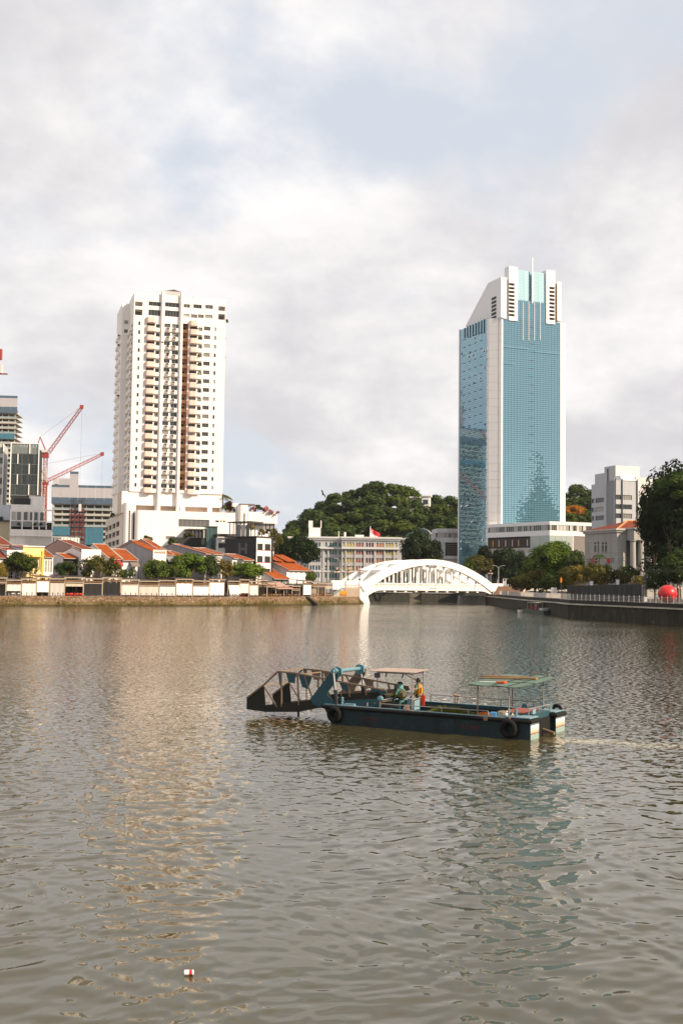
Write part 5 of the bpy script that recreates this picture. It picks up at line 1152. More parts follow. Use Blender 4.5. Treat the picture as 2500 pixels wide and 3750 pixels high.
# ================================================================ old police station with painted shutters
def station():
    Y = 485; o = at(1249, 2060, Y); F = Frame((o.x, o.y), R(3)); CV = lambda x, y: (1040 + x / 2.376, 1720 + y / 2.376); H = lambda x, y, d=0.0: F.hit(*CV(x, y), d)
    root = thing('government_building', 'long grey historic building with rows of coloured shutter windows', 'building', (o.x, o.y, ZF), F.a); Z = lambda y: H(740, y)[1] - ZF; U = lambda x, d=0.0: H(x, 780, d)[0]
    m_st = M('station_grey', (0.40, 0.41, 0.43), 0.8, 0.08, 0.3, streak=0.15); m_cor = M('station_cornice', (0.56, 0.57, 0.58), 0.75)
    cols = {'g': (0.04, 0.16, 0.12), 'y': (0.42, 0.34, 0.07), 'r': (0.30, 0.07, 0.04), 'm': (0.12, 0.035, 0.04), 'o': (0.40, 0.14, 0.05), 'b': (0.04, 0.09, 0.16)}
    gm = {k: M('shutter_%s' % k, v, 0.6) for k, v in cols.items()}
    zt = Z(600); rows = [(672, 633), (740, 698), (810, 768), (877, 838), (945, 905)]
    cache = {}
    def segment(x0, x1, d, groups, deep):
        holes = []; ws = []
        for (c, xs) in groups:
            for x in xs:
                for j, (ya, yb) in enumerate(rows):
                    u0 = U(x - 8.5, d); u1 = U(x + 8.5, d); holes.append((u0, u1, Z(ya), Z(yb))); ws.append((u0, Z(ya), u1 - u0, Z(yb) - Z(ya), c, j))
        b = MB(); b.holed(U(x1, d), 0, zt, holes, 0.35, 0, 0, U(x0, d), d); b.box(U(x0, d), d + 0.45, 0, U(x1, d), d + deep, zt - 0.4); b.obj('wall', m_st, root)
        for (x, z, w_, h_, c, j) in ws:
            key = (round(w_, 2), round(h_, 2), c, j == 0)
            if key not in cache:
                b = MB(); b.box(0, -0.02, 0, w_, 0.02, h_, 0)
                for q in range(2): b.box(w_ * 0.52 * q, -0.16, 0.0, w_ * (0.48 + 0.52 * q), -0.05, h_ * 0.62, 1)
                b.box(0, -0.14, h_ * 0.62, w_, -0.022, h_ * 0.7, 1); b.box(w_ * 0.46, -0.14, h_ * 0.7, w_ * 0.54, -0.022, h_ * (0.98 if j else 0.86), 1)
                if j == 0: b.extr([(w_ / 2 + w_ / 2 * math.cos(math.pi * (1 - k / 8)), -0.3, h_ * 0.8 + h_ * 0.2 * math.sin(math.pi * k / 8)) for k in range(9)] + [(w_ + 0.12, -0.3, h_ * 0.8), (w_ + 0.12, -0.3, h_ + 0.25), (-0.12, -0.3, h_ + 0.25), (-0.12, -0.3, h_ * 0.8)], (0, 0.05, 0), 2)
                cache[key] = b.mesh('window', [m_win, gm[c], m_st])
            put('window', cache[key], root, (x, d + 0.32, z))
    segment(500, 1000, 0.0, [('y', (518,)), ('y', (553, 576, 600)), ('r', (633, 656, 680)), ('m', (720, 744, 768)), ('o', (810, 834, 857)), ('y', (892, 915, 938)), ('y', (972,))], 20)
    segment(215, 499, 3.0, [('b', (233, 256)), ('b', (283, 306)), ('g', (364,)), ('g', (402, 426, 449)), ('g', (482,))], 16)
    segment(1001, 1120, 3.0, [('g', (1028,)), ('g', (1062, 1086))], 16)
    segment(-30, 214, 6.0, [('g', (0, 24)), ('g', (60, 84)), ('b', (120, 144)), ('b', (180,))], 12)
    for (x0, x1, d) in ((498, 1002, 0.0), (213, 496, 3.0), (1004, 1122, 3.0), (-32, 210, 6.0)):
        b = MB(); b.box(U(x0, d) - 0.4, d - 0.9, zt, U(x1, d) + 0.4, d + 2, zt + 0.7); b.box(U(x0, d) - 0.2, d - 0.5, zt - 0.7, U(x1, d) + 0.2, d - 0.003, zt - 0.01); b.obj('cornice', m_cor, root)
        b = MB(); b.box(U(x0, d), d - 1.0, Z(692), U(x1, d), d - 0.003, Z(680)); b.box(U(x0, d), d - 0.35, Z(893), U(x1, d), d - 0.003, Z(886)); b.obj('balcony_ledge', m_cor, root)
    for x in (537, 617, 698, 788, 872, 955): b = MB(); b.box(U(x) - 0.35, -0.3, 0, U(x) + 0.35, -0.003, Z(694)); b.obj('pilaster', m_st, root)
    for x in (340, 384, 470): b = MB(); b.box(U(x, 3) - 0.3, 2.7, 0, U(x, 3) + 0.3, 2.997, Z(694)); b.obj('pilaster', m_st, root)
    b = MB(); b.box(U(215), 5, zt + 0.72, U(318), 9, zt + 4.6); b.box(U(212), 5, zt + 4.6, U(248), 7, zt + 7.6); b.box(U(318), 6, zt + 4.6, U(326), 7, zt + 7.8); b.obj('roof_room', m_white2, root)
    b = MB(); b.box(U(525), 4, zt + 0.72, U(541), 6, zt + 2.8); b.box(U(620), 3, zt + 0.72, U(695), 5, zt + 1.7); b.box(U(475), 4, zt + 0.72, U(480), 5, zt + 3.2); b.obj('roof_plant', m_white2, root)
    u0 = U(750); b = MB(); zf = H(750, 490)[1] - ZF; b.tube((u0, 2, zt + 0.7), (u0, 2, zf), 0.28, 8, 0.14); b.obj('flagpole', m_wframe, root)
    fl = MB(); n = 8; zf2 = zf - 0.9; 
    for i in range(n):
        x0, x1 = 0.2 + 4.0 * i / n, 0.2 + 4.0 * (i + 1) / n; s0, s1 = 0.35 * math.sin(i * 0.9), 0.35 * math.sin((i + 1) * 0.9); d0, d1 = -2.2 * (i / n) ** 1.1, -2.2 * ((i + 1) / n) ** 1.1
        for k, (za, zb_) in enumerate(((0, -2.0), (-2.0, -4.0))): fl.quad((x0, s0, zb_ + d0), (x1, s1, zb_ + d1), (x1, s1, za + d1), (x0, s0, za + d0), k)
    f = fl.obj('flag', [M('flag_red', (0.55, 0.03, 0.05), 0.8), M('flag_white', (0.75, 0.73, 0.72), 0.8)], None, (F.w(u0, 2).x, F.w(u0, 2).y, zf2 + ZF), 0.1)
    tag(f, 'red and white flag with crescent flying on the long grey building', 'flag')
    b = MB(); 
    for k in range(10): a0 = R(60 + 24 * k); b.quad((0.95 + 0.62 * math.cos(a0), -0.25, -1.45 + 0.62 * math.sin(a0)), (0.95 + 0.62 * math.cos(a0 + R(24)), -0.25, -1.45 + 0.62 * math.sin(a0 + R(24))), (1.08 + 0.48 * math.cos(a0 + R(24)), -0.25, -1.45 + 0.48 * math.sin(a0 + R(24))), (1.08 + 0.48 * math.cos(a0), -0.25, -1.45 + 0.48 * math.sin(a0)))
    b.obj('crescent', M('crescent_white', (0.75, 0.73, 0.72), 0.8), f)
station()
# white house on the hill
p = at(1503, 1850, 715); r = thing('hilltop_house', 'white flat roofed house half hidden among trees on the hill', 'house', (p.x, p.y, p.z - 14), R(-8)); b = MB(); b.box(0, 0, 0, 11, 9, 18.5); b.box(7, -1, 0, 12, 8, 19.5); b.obj('wall', m_white2, r)
b = MB(); b.box(-0.6, -1.4, 18.5, 6.9, 9.5, 19.4); b.box(6.7, -1.6, 19.52, 12.8, 9, 20.3); b.obj('roof', m_white2, r)
for i in range(3): put('window', window_mesh(1.6, 2.4, 2), r, (0.8 + 2.1 * i, -0.07, 14.2))
put('window', window_mesh(3.2, 3.0, 2), r, (7.8, -1.07, 14.5))
# bird
p = at(1185, 1812, 260); b = MB(); b.extr([(-0.5, 0, 0), (-0.1, 0, 0.12), (0.3, 0, 0.05), (0.55, 0, -0.12), (0.1, 0, -0.12)], (0, 0.18, 0)); b.hexa([(-0.25, 0, 0.05), (0.12, 0, 0.05), (0.12, 0.16, 0.08), (-0.25, 0.16, 0.08)], [(-0.75, -0.35, 0.95), (-0.5, -0.35, 1.1), (-0.5, -0.3, 1.12), (-0.75, -0.3, 0.98)]); b.hexa([(-0.1, 0.1, 0.0), (0.2, 0.1, 0.0), (0.2, 0.2, 0.05), (-0.1, 0.2, 0.05)], [(0.7, 0.9, -0.5), (0.95, 0.9, -0.6), (0.95, 0.95, -0.55), (0.7, 0.95, -0.45)])
tag(b.obj('bird', m_black, None, p, 0.4), 'dark bird of prey gliding in front of the wooded hill', 'bird')
# ================================================================ glass office tower
def glass_material():
    t = NT('blue_mirror_glass'); n = t.noise(t.pos(), 0.03, 3)
    c = t.mix(n, (0.095, 0.22, 0.295, 1), (0.12, 0.26, 0.335, 1)); r = t.rnd()
    b = t.bsdf(c, 0.04, 0.0, 0.5, None, False); g = t.n('ShaderNodeBsdfGlossy'); g.inputs[0].default_value = (0.42, 0.66, 0.78, 1); g.inputs['Roughness'].default_value = 0.01
    m = t.n('ShaderNodeMixShader'); m.inputs[0].default_value = 0.40; t.l(b.outputs[0], m.inputs[1]); t.l(g.outputs[0], m.inputs[2]); t.l(m.outputs[0], t.out.inputs[0]); return t.mat
m_mirror = glass_material()
m_panel = M('white_cladding', (0.72, 0.71, 0.71), 0.45, 0.04, 0.1, spec=0.4)
m_joint = M('curtain_wall_joint', (0.008, 0.016, 0.020), 0.6)
m_louv = M('brown_louvre', (0.22, 0.17, 0.14), 0.6)
def glass_tower():
    o = at(1836, 1500, 500); F = Frame((o.x, o.y), R(21)); A = lambda x, y: (1640 + x / 3.267, 920 + y / 3.267); root = thing('glass_tower', 'blue mirrored office tower with white corner columns and stepped white crown', 'office tower', (o.x, o.y, ZF), F.a)
    H = lambda x, y, d=0.0: F.hit(*A(x, y), d); Z = lambda x, y, d=0.0: H(x, y, d)[1] - ZF; U = lambda x, y=1200, d=0.0: H(x, y, d)[0]
    W = U(1395, 1300); xg0, xg1 = U(652), U(1334); zt = Z(652, 780); zb = 0.0
    ncol, rowh = 20, 3.72 / 4; cw = (xg1 - xg0) / ncol; rng = random.Random(2)
    b = MB(); b.box(xg0, 0.28, 0, xg1, 27.5, zt - 0.3); b.box(-4.6, 5, 0, xg0 - 0.01, 27, zt - 0.3); b.obj('core', m_joint, root)
    # panes: each hangs a hair out of true, so reflections break from pane to pane
    rest = MB(); count = 0; pm = MB(); pm.quad((0.06, 0, 0.075), (cw - 0.06, 0, 0.075), (cw - 0.06, 0, rowh - 0.075), (0.06, 0, rowh - 0.075)); pm = pm.mesh('glass_pane', m_mirror)
    nrow = int((zt - 16) / rowh); vent_c = (9, 10); open_rows = {14: range(0, 9), 15: range(11, 20), 22: range(0, 4)}
    zr = [zt - rowh * (j + 1) for j in range(nrow)]; vm = MB(); vm.box(0, -0.06, 0, cw * 2 - 0.02, 0.1, 0.32); vm = vm.mesh('vent', m_black)
    om = MB(); om.quad((0.05, 0, rowh - 0.04), (cw - 0.05, 0, rowh - 0.04), (cw - 0.05, -0.34, 0.06), (0.05, -0.34, 0.06)); om = om.mesh('open_pane', m_mirror)
    for j in range(nrow):
        for i in range(ncol):
            x, z = xg0 + cw * i, zr[j]
            if j in open_rows and i in open_rows[j]: put('open_pane', om, root, (x, 0, z)); continue
            if count < 300:
                q = put('glass_pane', pm, root, (x, 0, z)); q.rotation_euler = (rng.gauss(0, 0.0012), 0, rng.gauss(0, 0.0012)); count += 1
            else:
                e = [rng.gauss(0, 0.0032) for _ in range(4)]
                rest.quad((x + 0.06, e[0], z + 0.075), (x + cw - 0.06, e[1], z + 0.075), (x + cw - 0.06, e[2], z + rowh - 0.075), (x + 0.06, e[3], z + rowh - 0.075))
        if j % 4 == 3: put('vent', vm, root, (xg0 + cw * 9, 0, zr[j] - 0.15))
    stuff(rest.obj('glass_panes', m_mirror, root))
    for x in (888, 958, 1026, 1094): b = MB(); b.box(U(x) - 0.1, -0.35, Z(x, 1068), U(x) + 0.1, -0.003, Z(x, 612)); b.obj('fin', m_panel, root)
    # left face
    ya, yb = 4.2, 31.0; nc = 22; cl = (yb - ya) / nc; xl = -5.0; zl = F.hitx(*A(480, 792), xl)[1] - ZF; rest = MB(); zl0 = zl
    for j in range(int((zl - 6) / rowh)):
        z = zl - rowh * (j + 1)
        for i in range(nc):
            if rng.random() < 0.004: continue
            y0 = ya + cl * i; e = [rng.gauss(0, 0.0011) for _ in range(4)]
            rest.quad((xl + e[0], y0 + cl - 0.05, z + 0.045), (xl + e[1], y0 + 0.05, z + 0.045), (xl + e[2], y0 + 0.05, z + rowh - 0.045), (xl + e[3], y0 + cl - 0.05, z + rowh - 0.045))
    stuff(rest.obj('side_glass_panes', m_mirror, root))
    b = MB(); b.box(xl + 0.25, ya + 0.1, 0, -4.62, yb - 0.1, zl - 0.2); b.obj('side_core', m_joint, root)
    vs_ = MB(); vs_.box(-0.06, 0, 0, 0.1, cl * 2, 0.32); vs_ = vs_.mesh('vent', m_black)
    for k in range(28):
        for yy in (4, 8.5, 13, 17.5): put('vent', vs_, root, (xl, ya + cl * yy, zl - 3.72 * (k + 1.5)))
    ow = MB(); ow.hexa([(0, 0, 0.9), (0, 1.15, 0.9), (0.04, 1.15, 0.9), (0.04, 0, 0.9)], [(-0.5, 0, 0), (-0.5, 1.15, 0), (-0.46, 1.15, 0), (-0.46, 0, 0)]); ow = ow.mesh('open_window', m_panel)
    for (x, y) in ((250, 1268), (300, 1248), (430, 1200), (462, 1195), (440, 1400), (385, 1525), (318, 1045), (462, 1290)): yy, z = F.hitx(*A(x, y), xl); put('open_window', ow, root, (xl, yy, z - ZF))
    for (x, y) in ((170, 1362), (235, 1358), (295, 1548), (420, 1765), (420, 1860), (165, 1782), (165, 1872)):
        yy, z = F.hitx(1640 + x / 3.267, 1440 + y / 3.267, xl); put('open_window', ow, root, (xl, yy, z - ZF))
    for x in (200, 232, 265, 298, 332, 365, 400, 433): yy, z0 = F.hitx(*A(x, 1040 - (x - 200) * 0.25), xl); z1 = F.hitx(*A(x, 890 - (x - 200) * 0.4), xl)[1]; b = MB(); b.box(xl - 0.3, yy - 0.12, z0 - ZF, xl - 0.01, yy + 0.12, min(z1 - ZF, zl)); b.obj('fin', m_joint, root)
    b = MB(); b.box(xl - 0.25, yb, 0, xl + 0.6, yb + 0.9, zl + 0.3); b.obj('edge_strip', m_panel, root)
    # white corner column in two facets with panel joints
    zc = Z(560, 788)
    pts = [(xl, ya), (xl + 0.3, ya - 0.9), (xl + 3.3, 0.6), (-1.15, 1.5), (-0.4, -0.25), (xg0 - 0.02, -0.25), (xg0 - 0.02, 3), (xl + 0.5, 5.2), (xl, 5.0)]
    n = 34; 
    for k in range(n):
        b = MB(); z0, z1 = zc * k / n, zc * (k + 1) / n - 0.05; b.extr([(x, y, z0) for x, y in pts], (0, 0, z1 - z0)); b.obj('column_panel', m_panel, root)
    b = MB(); zc2 = Z(1370, 860)
    for k in range(n): b = MB(); z0, z1 = zc2 * k / n, zc2 * (k + 1) / n - 0.05; b.box(xg1 + 0.03, -0.3, z0, W, 3, z1); b.obj('column_panel', m_panel, root)
    # ---- crown
    zr_ = zt
    def slab(nm, x0, x1, y0, y1, z0, z1, m=m_panel): b = MB(); b.box(x0, y0, z0, x1, y1, z1); return b.obj(nm, m, root)
    # wedge on the left
    pw = [F.hitx(*A(x, y), -0.9) for x, y in ((632, 790), (632, 308), (478, 380), (205, 900))]
    x_w0, x_w1 = -0.9, U(686, 600, 0.5)
    b = MB(); b.extr([(x_w0, y, z - ZF) for y, z in pw], (1.0, 0, 0)); b.obj('crown_wedge', m_panel, root)
    y0w = pw[0][0]
    slab('crown_pier', x_w0 + 1.01, x_w1, y0w, y0w + 1.5, zt - 1, pw[1][1] - ZF)
    b = MB(); b.extr([(x_w0 + 0.5, 4.5, zt - 1), (x_w0 + 0.5, 22, zt - 1), (x_w0 + 0.5, 14, pw[1][1] - ZF - 4), (x_w0 + 0.5, 4.5, pw[1][1] - ZF - 1)], (W * 0.93, 0, 0)); b.obj('crown_core', M('crown_grey', (0.35, 0.35, 0.36), 0.7), root)
    for k in range(6):
        yy, z = F.hitx(*A(547, 560 + 46 * k), x_w0); b = MB(); b.box(x_w0 - 0.06, yy - 2.2, z - ZF - 0.75, x_w0 - 0.003, yy + 2.2, z - ZF + 0.45); b.obj('louvre_slot', m_black, root)
    for (xa, xb, yt_, yb_, s0, s1, sy, nslot, lv0, lv1, ly0, ly1, xe, ye) in ((719, 825, 180, 828, 719, 788, 380, 9, 686, 717, 325, 778, None, None), (1166, 1270, 225, 866, 1201, 1266, 425, 9, 1271, 1300, 378, 830, 1350, 372)):
        x0, x1 = U(xa, 600), U(xb, 600); z0, z1 = Z(xa, yb_), Z(xa, yt_); hs = []
        for k in range(nslot): ya_ = sy + 46 * k; hs.append((max(x0 + 0.02, U(s0, ya_)), U(s1, ya_), Z(s0, ya_ + 30), Z(s0, ya_)))
        b = MB(); b.holed(x1, z0, z1, hs, 0.9, 0, 0, x0, -0.5); b.box(x0, 0.42, z0, x1, 1.4, z1) if False else None
        b.quad((x0, 3.5, z0), (x0, -0.5, z0), (x0, -0.5, z1), (x0, 3.5, z1)); b.quad((x1, -0.5, z0), (x1, 3.5, z0), (x1, 3.5, z1), (x1, -0.5, z1)); b.quad((x0, -0.5, z1), (x1, -0.5, z1), (x1, 3.5, z1), (x0, 3.5, z1)); b.quad((x0, 3.5, z0), (x1, 3.5, z0), (x1, -0.5, z0), (x0, -0.5, z0)); b.obj('crown_slab', m_panel, root)
        b = MB(); b.box(x0 + 0.05, 0.45, z0 + 0.2, x1 - 0.05, 3.4, Z(s0, sy) + 0.3); b.obj('slot_interior', M('slot_grey', (0.07, 0.065, 0.06), 0.7), root)
        l0, l1 = U(lv0, 600), U(lv1, 600); zz0, zz1 = Z(lv0, ly1), Z(lv0, ly0); m = 26; b = MB()
        for k in range(m): z = zz0 + (zz1 - zz0) * k / m; b.box(l0, 0.2, z, l1, 0.9, z + 0.28)
        b.obj('louvre_bank', m_louv, root)
        if xe: slab('crown_pier', l1 + 0.05, U(xe, 600), -0.2, 4, Z(xe, 835), Z(xe, ye))
    # recessed glass lantern in the middle
    x0, x1 = U(827, 450), U(1164, 450); z0, z1 = Z(990, 618), Z(990, 240); t = NT('pale_lantern_glass'); t.bsdf((0.36, 0.56, 0.64), 0.15, 0, 0.6)
    for i, (f0, f1, y0, y1) in enumerate(((0, 0.25, 0.1, 0.1), (0.25, 0.5, 0.1, 1.0), (0.5, 0.75, 0.05, 0.05), (0.75, 1.0, 0.05, 0.4))):
        for k in range(12):
            za, zb_ = z0 + (z1 - z0) * k / 12, z0 + (z1 - z0) * (k + 1) / 12 - 0.04; xa, xb = x0 + (x1 - x0) * f0 + 0.03, x0 + (x1 - x0) * f1 - 0.03
            b = MB(); b.hexa([(xa, y0, za), (xb, y1, za), (xb, y1 + 0.1, za), (xa, y0 + 0.1, za)], [(xa, y0, zb_), (xb, y1, zb_), (xb, y1 + 0.1, zb_), (xa, y0 + 0.1, zb_)]); b.obj('lantern_pane', t.mat, root)
    slab('lantern_core', x0 + 0.1, x1 - 0.1, 1.4, 4, z0, z1 - 0.5, M('lantern_core', (0.3, 0.42, 0.47), 0.5))
    # curtain wall between the slabs, from the main roof up to the lantern
    xa, xb = U(827, 700), U(1164, 700); nn = 10; ww = (xb - xa) / nn; za = zt; kk = int((z0 - zt) / rowh); pm2 = MB(); pm2.box(0.05, -0.003, 0.045, ww - 0.05, 0.04, rowh - 0.045); pm2 = pm2.mesh('glass_pane', m_mirror); rest = MB()
    for j in range(kk + 1):
        for i in range(nn): rest.box(xa + ww * i + 0.05, -0.003, za + rowh * j + 0.045, xa + ww * (i + 1) - 0.05, 0.04, za + rowh * (j + 1) - 0.045)
    stuff(rest.obj('crown_glass_panes', m_mirror, root)); slab('crown_backing', xa, xb, 0.1, 2, zt - 0.3, z0, m_joint)
    u0 = U(1002, 400); b = MB(); b.box(u0 - 0.3, -0.5, z0 - 0.2, u0 + 0.2, 0, Z(1000, 80)); b.obj('mast', m_panel, root)
    b = MB(); u0 = U(727, 150); zq = Z(727, 180); b.tube((u0, 0, zq), (u0, 0, zq + 3.3), 0.06, 5); b.beam((u0, 0, zq + 3.3), (u0 + 3, 0, zq + 2.6), 0.08); b.obj('davit', m_lgrey, root)
    return F, root
GF, gtower = glass_tower()

# ---- its podium and the wing to the left
def podium():
    F = GF; P6 = lambda x, y: (1780 + x / 3.92, 1860 + y / 3.92); xc, yc = 4.3, -33.0
    c = F.w(xc, yc); root = thing('podium_block', 'low wide white and glass podium building in front of the glass tower', 'building', (c.x, c.y, ZR), F.a); G = Frame((c.x, c.y), F.a)
    Z = lambda x, y: G.hit(*P6(x, y))[1] - ZR; W = 62.0; L = 42.0; ex, ey = -9.6, 36.0; LL = math.hypot(ex, ey); la = math.atan2(-ey, -ex)       # the left face runs from E to the corner
    zt, z1, z2, z3, z4 = Z(915, 192), Z(915, 240), Z(915, 322), Z(915, 395), Z(915, 640)
    def ring(e): return [(0 - 0.0 * e - e * 0.97, -e), (W, -e), (W, L), (ex - e, ey)]
    def band(nm, e, za, zb_, m): b = MB(); b.extr([(x, y, za) for x, y in ring(e)], (0, 0, zb_ - za)); return b.obj(nm, m, root)
    band('roof_band', 0.0, z1, zt, m_panel); band('floor_band', 0.0, z3, z2, m_panel); band('core', -0.4, 0, z1 - 0.01, m_dark); band('first_floor_band', 0.3, z4 - 2.6, z4, m_lgrey)
    dl = Vector((-ex, -ey, 0)) / LL; nl_ = Vector((dl.y, -dl.x, 0))            # along the left face, and out of it
    def on_left(s, out, z): p = Vector((ex, ey, 0)) + dl * s + nl_ * out; return (p.x, p.y, z)
    rng = random.Random(6); wm_a = window_mesh(1.1, z1 - z2 - 0.02, 1, 1, 0.1, [m_winp, m_alu]); wm_b = window_mesh(1.5, z1 - z2 - 0.02, 1, 1, 0.1, [M('blind_behind_glass', (0.5, 0.5, 0.48), 0.4), m_alu])
    for i in range(32): put('window', wm_a, root, on_left(0.3 + i * LL / 32.4, -0.12, z2 + 0.01), la)
    for i in range(38): put('window', wm_b if rng.random() < 0.55 else wm_a, root, (0.15 + 1.6 * i, 0.12, z2 + 0.01))
    t = NT('pale_green_glass'); t.bsdf((0.34, 0.40, 0.38), 0.12, 0, 0.5); pg = t.mat
    xg = G.hit(*P6(1230, 500))[0]
    for i in range(4): b = MB(); b.box(xg * i / 4 + 0.04, 0.02, z4 + 0.01, xg * (i + 1) / 4 - 0.04, 0.12, z3 - 0.02); b.obj('glass_pane', pg, root)
    sg = LL * 0.70
    for i in range(2): b = MB(); b.box((LL - sg) * i / 2 + 0.05, 0.02, 0, (LL - sg) * (i + 1) / 2 - 0.05, 0.14, z3 - z4 - 0.03); b.obj('glass_pane', pg, root, on_left(sg, 0, z4 + 0.01), la)
    nl = 26
    for k in range(nl): b = MB(); z = z4 + 0.2 + (z3 - z4 - 0.4) * k / nl; b.box(xg + 0.6, 0.0, z, W - 0.5, 0.2, z + 0.13); b.obj('louvre', M('louvre_grey', (0.42, 0.38, 0.36), 0.5) if k == 0 else bpy.data.materials['louvre_grey'], root)
    b = MB(); b.box(xg + 0.1, -0.05, z4, xg + 0.55, 0.3, z3 - 0.01); b.obj('pier', m_panel, root)
    for k, f in enumerate((0.10, 0.20, 0.31, 0.42, 0.52, 0.66)):
        b = MB(); b.box(-0.28, -0.07, -2.7, 0.28, 0, 0); b.obj('banner', M('banner_%d' % k, (0.62, 0.32, 0.08) if k in (0, 4) else (0.60, 0.38, 0.38), 0.7), root, on_left(LL * f, 0.1, z3 - 1.4), la)
    mu = MB(); mu.box(0, 0, 0, 0.12, 0.12, z3 - z4 - 0.02); mu = mu.mesh('mullion', m_dkgrey)
    for k in range(12): put('mullion', mu, root, on_left(sg * k / 12 + 0.2, -0.02, z4), la)
    b = MB(); b.box(0, -0.05, 0, sg - 0.2, 0.3, 2.2); b.obj('car_deck_parapet', m_conc, root, on_left(0.1, 0, z4 + 0.01), la)
    rl = MB(); rl.box(0, 0.15, 0, sg - 0.2, 0.28, 0.12); rl = rl.mesh('deck_rail', M('rail_brown', (0.16, 0.14, 0.12), 0.6))
    for k in range(9): put('deck_rail', rl, root, on_left(0.1, 0, z4 + 2.6 + (z3 - z4 - 3.2) * k / 9), la)
    cm = MB(); cm.box(0, 0.2, 0, 0.9, 1.1, z4 - 2.61); cm = cm.mesh('column', m_lgrey)
    for x in range(8): put('column', cm, root, on_left(1.5 + 4.6 * x, 0.28, 0), la)
    # wing left of the tower
    p = at(1586, 2000, 535); r2 = thing('podium_wing', 'grey podium wing with green glass left of the tower', 'building', (p.x, p.y, ZF), R(4)); V = lambda y: zat(1630, 1720 + y / 2.376, 535) - ZF; W2 = at(1690, 2000, 535).x - p.x
    b = MB(); b.box(0, 0, V(775), W2, 20, V(595)); b.obj('wall', m_dark, r2)
    b = MB(); b.box(-0.2, -0.2, V(632), W2, 20, V(590)); b.box(2.2, 4, V(545), W2, 20, V(508)); b.box(-0.2, -0.3, V(775), W2, 20, V(750)); b.obj('band', m_lgrey, r2)
    b = MB(); b.box(0, -0.15, V(749), W2 * 0.42, -0.01, V(633)); b.obj('green_glass', pg, r2)
    for i in range(12): put('window', window_mesh(W2 / 13, V(548) - V(586), 1, 1, 0.12, [m_winp, m_louv]), r2, (W2 * 0.12 + W2 * i / 13, 3.9, V(586)))
    b = MB(); b.box(W2 * 0.10, 4, V(632), W2, 18, V(546)); b.obj('upper_floor', m_conc, r2)
    for k in range(12): b = MB(); z = V(745) + k * 1.0; b.box(W2 * 0.46, 0.05 - 0.12, z, W2, -0.01, z + 0.18); b.obj('louvre', m_louv, r2)
    b = MB(); b.box(-0.2, 0.5, 0, W2, 20, V(776)); b.obj('base', m_lgrey, r2)
    # arched glass roof
    q = at(1545, 1960, 560); r3 = thing('glass_vault', 'green glazed barrel vault with white lattice rim behind dark trees', 'building', (q.x, q.y, ZF), R(5)); rad = 84 / 2.376 * 560 / FPX + 0.0; zc = zat(1545, 1720 + 590 / 2.376, 560) - ZF
    b = MB(); n = 16; arc = [(rad * math.cos(math.pi * k / n), 0, zc + rad * 0.86 * math.sin(math.pi * k / n)) for k in range(n + 1)]; b.extr(arc + [(-rad, 0, 0), (rad, 0, 0)][::1], (0, 30, 0)); b.obj('glazing', M('vault_green', (0.08, 0.17, 0.15), 0.2), r3)
    b = MB()
    for k in range(n): u0, u1 = Vector(arc[k]), Vector(arc[k + 1]); c0 = Vector((0, 0, zc)); e0, e1 = c0 + (u0 - c0) * 1.09, c0 + (u1 - c0) * 1.09; b.tube(u0 + Vector((0, -.2, 0)), u1 + Vector((0, -.2, 0)), 0.16, 4); b.tube(e0, e1, 0.16, 4); b.tube(u0, e1, 0.1, 3); b.tube(u0, e0, 0.1, 3)
    b.obj('lattice_rim', m_panel, r3); b = MB()
    for k in range(1, 8): x = -rad + 2 * rad * k / 8; b.box(x - 0.07, -0.12, 0, x + 0.07, -0.01, zc + 0.86 * math.sqrt(max(0, rad * rad - x * x))); 
    b.obj('mullion', m_alu, r3)
podium()

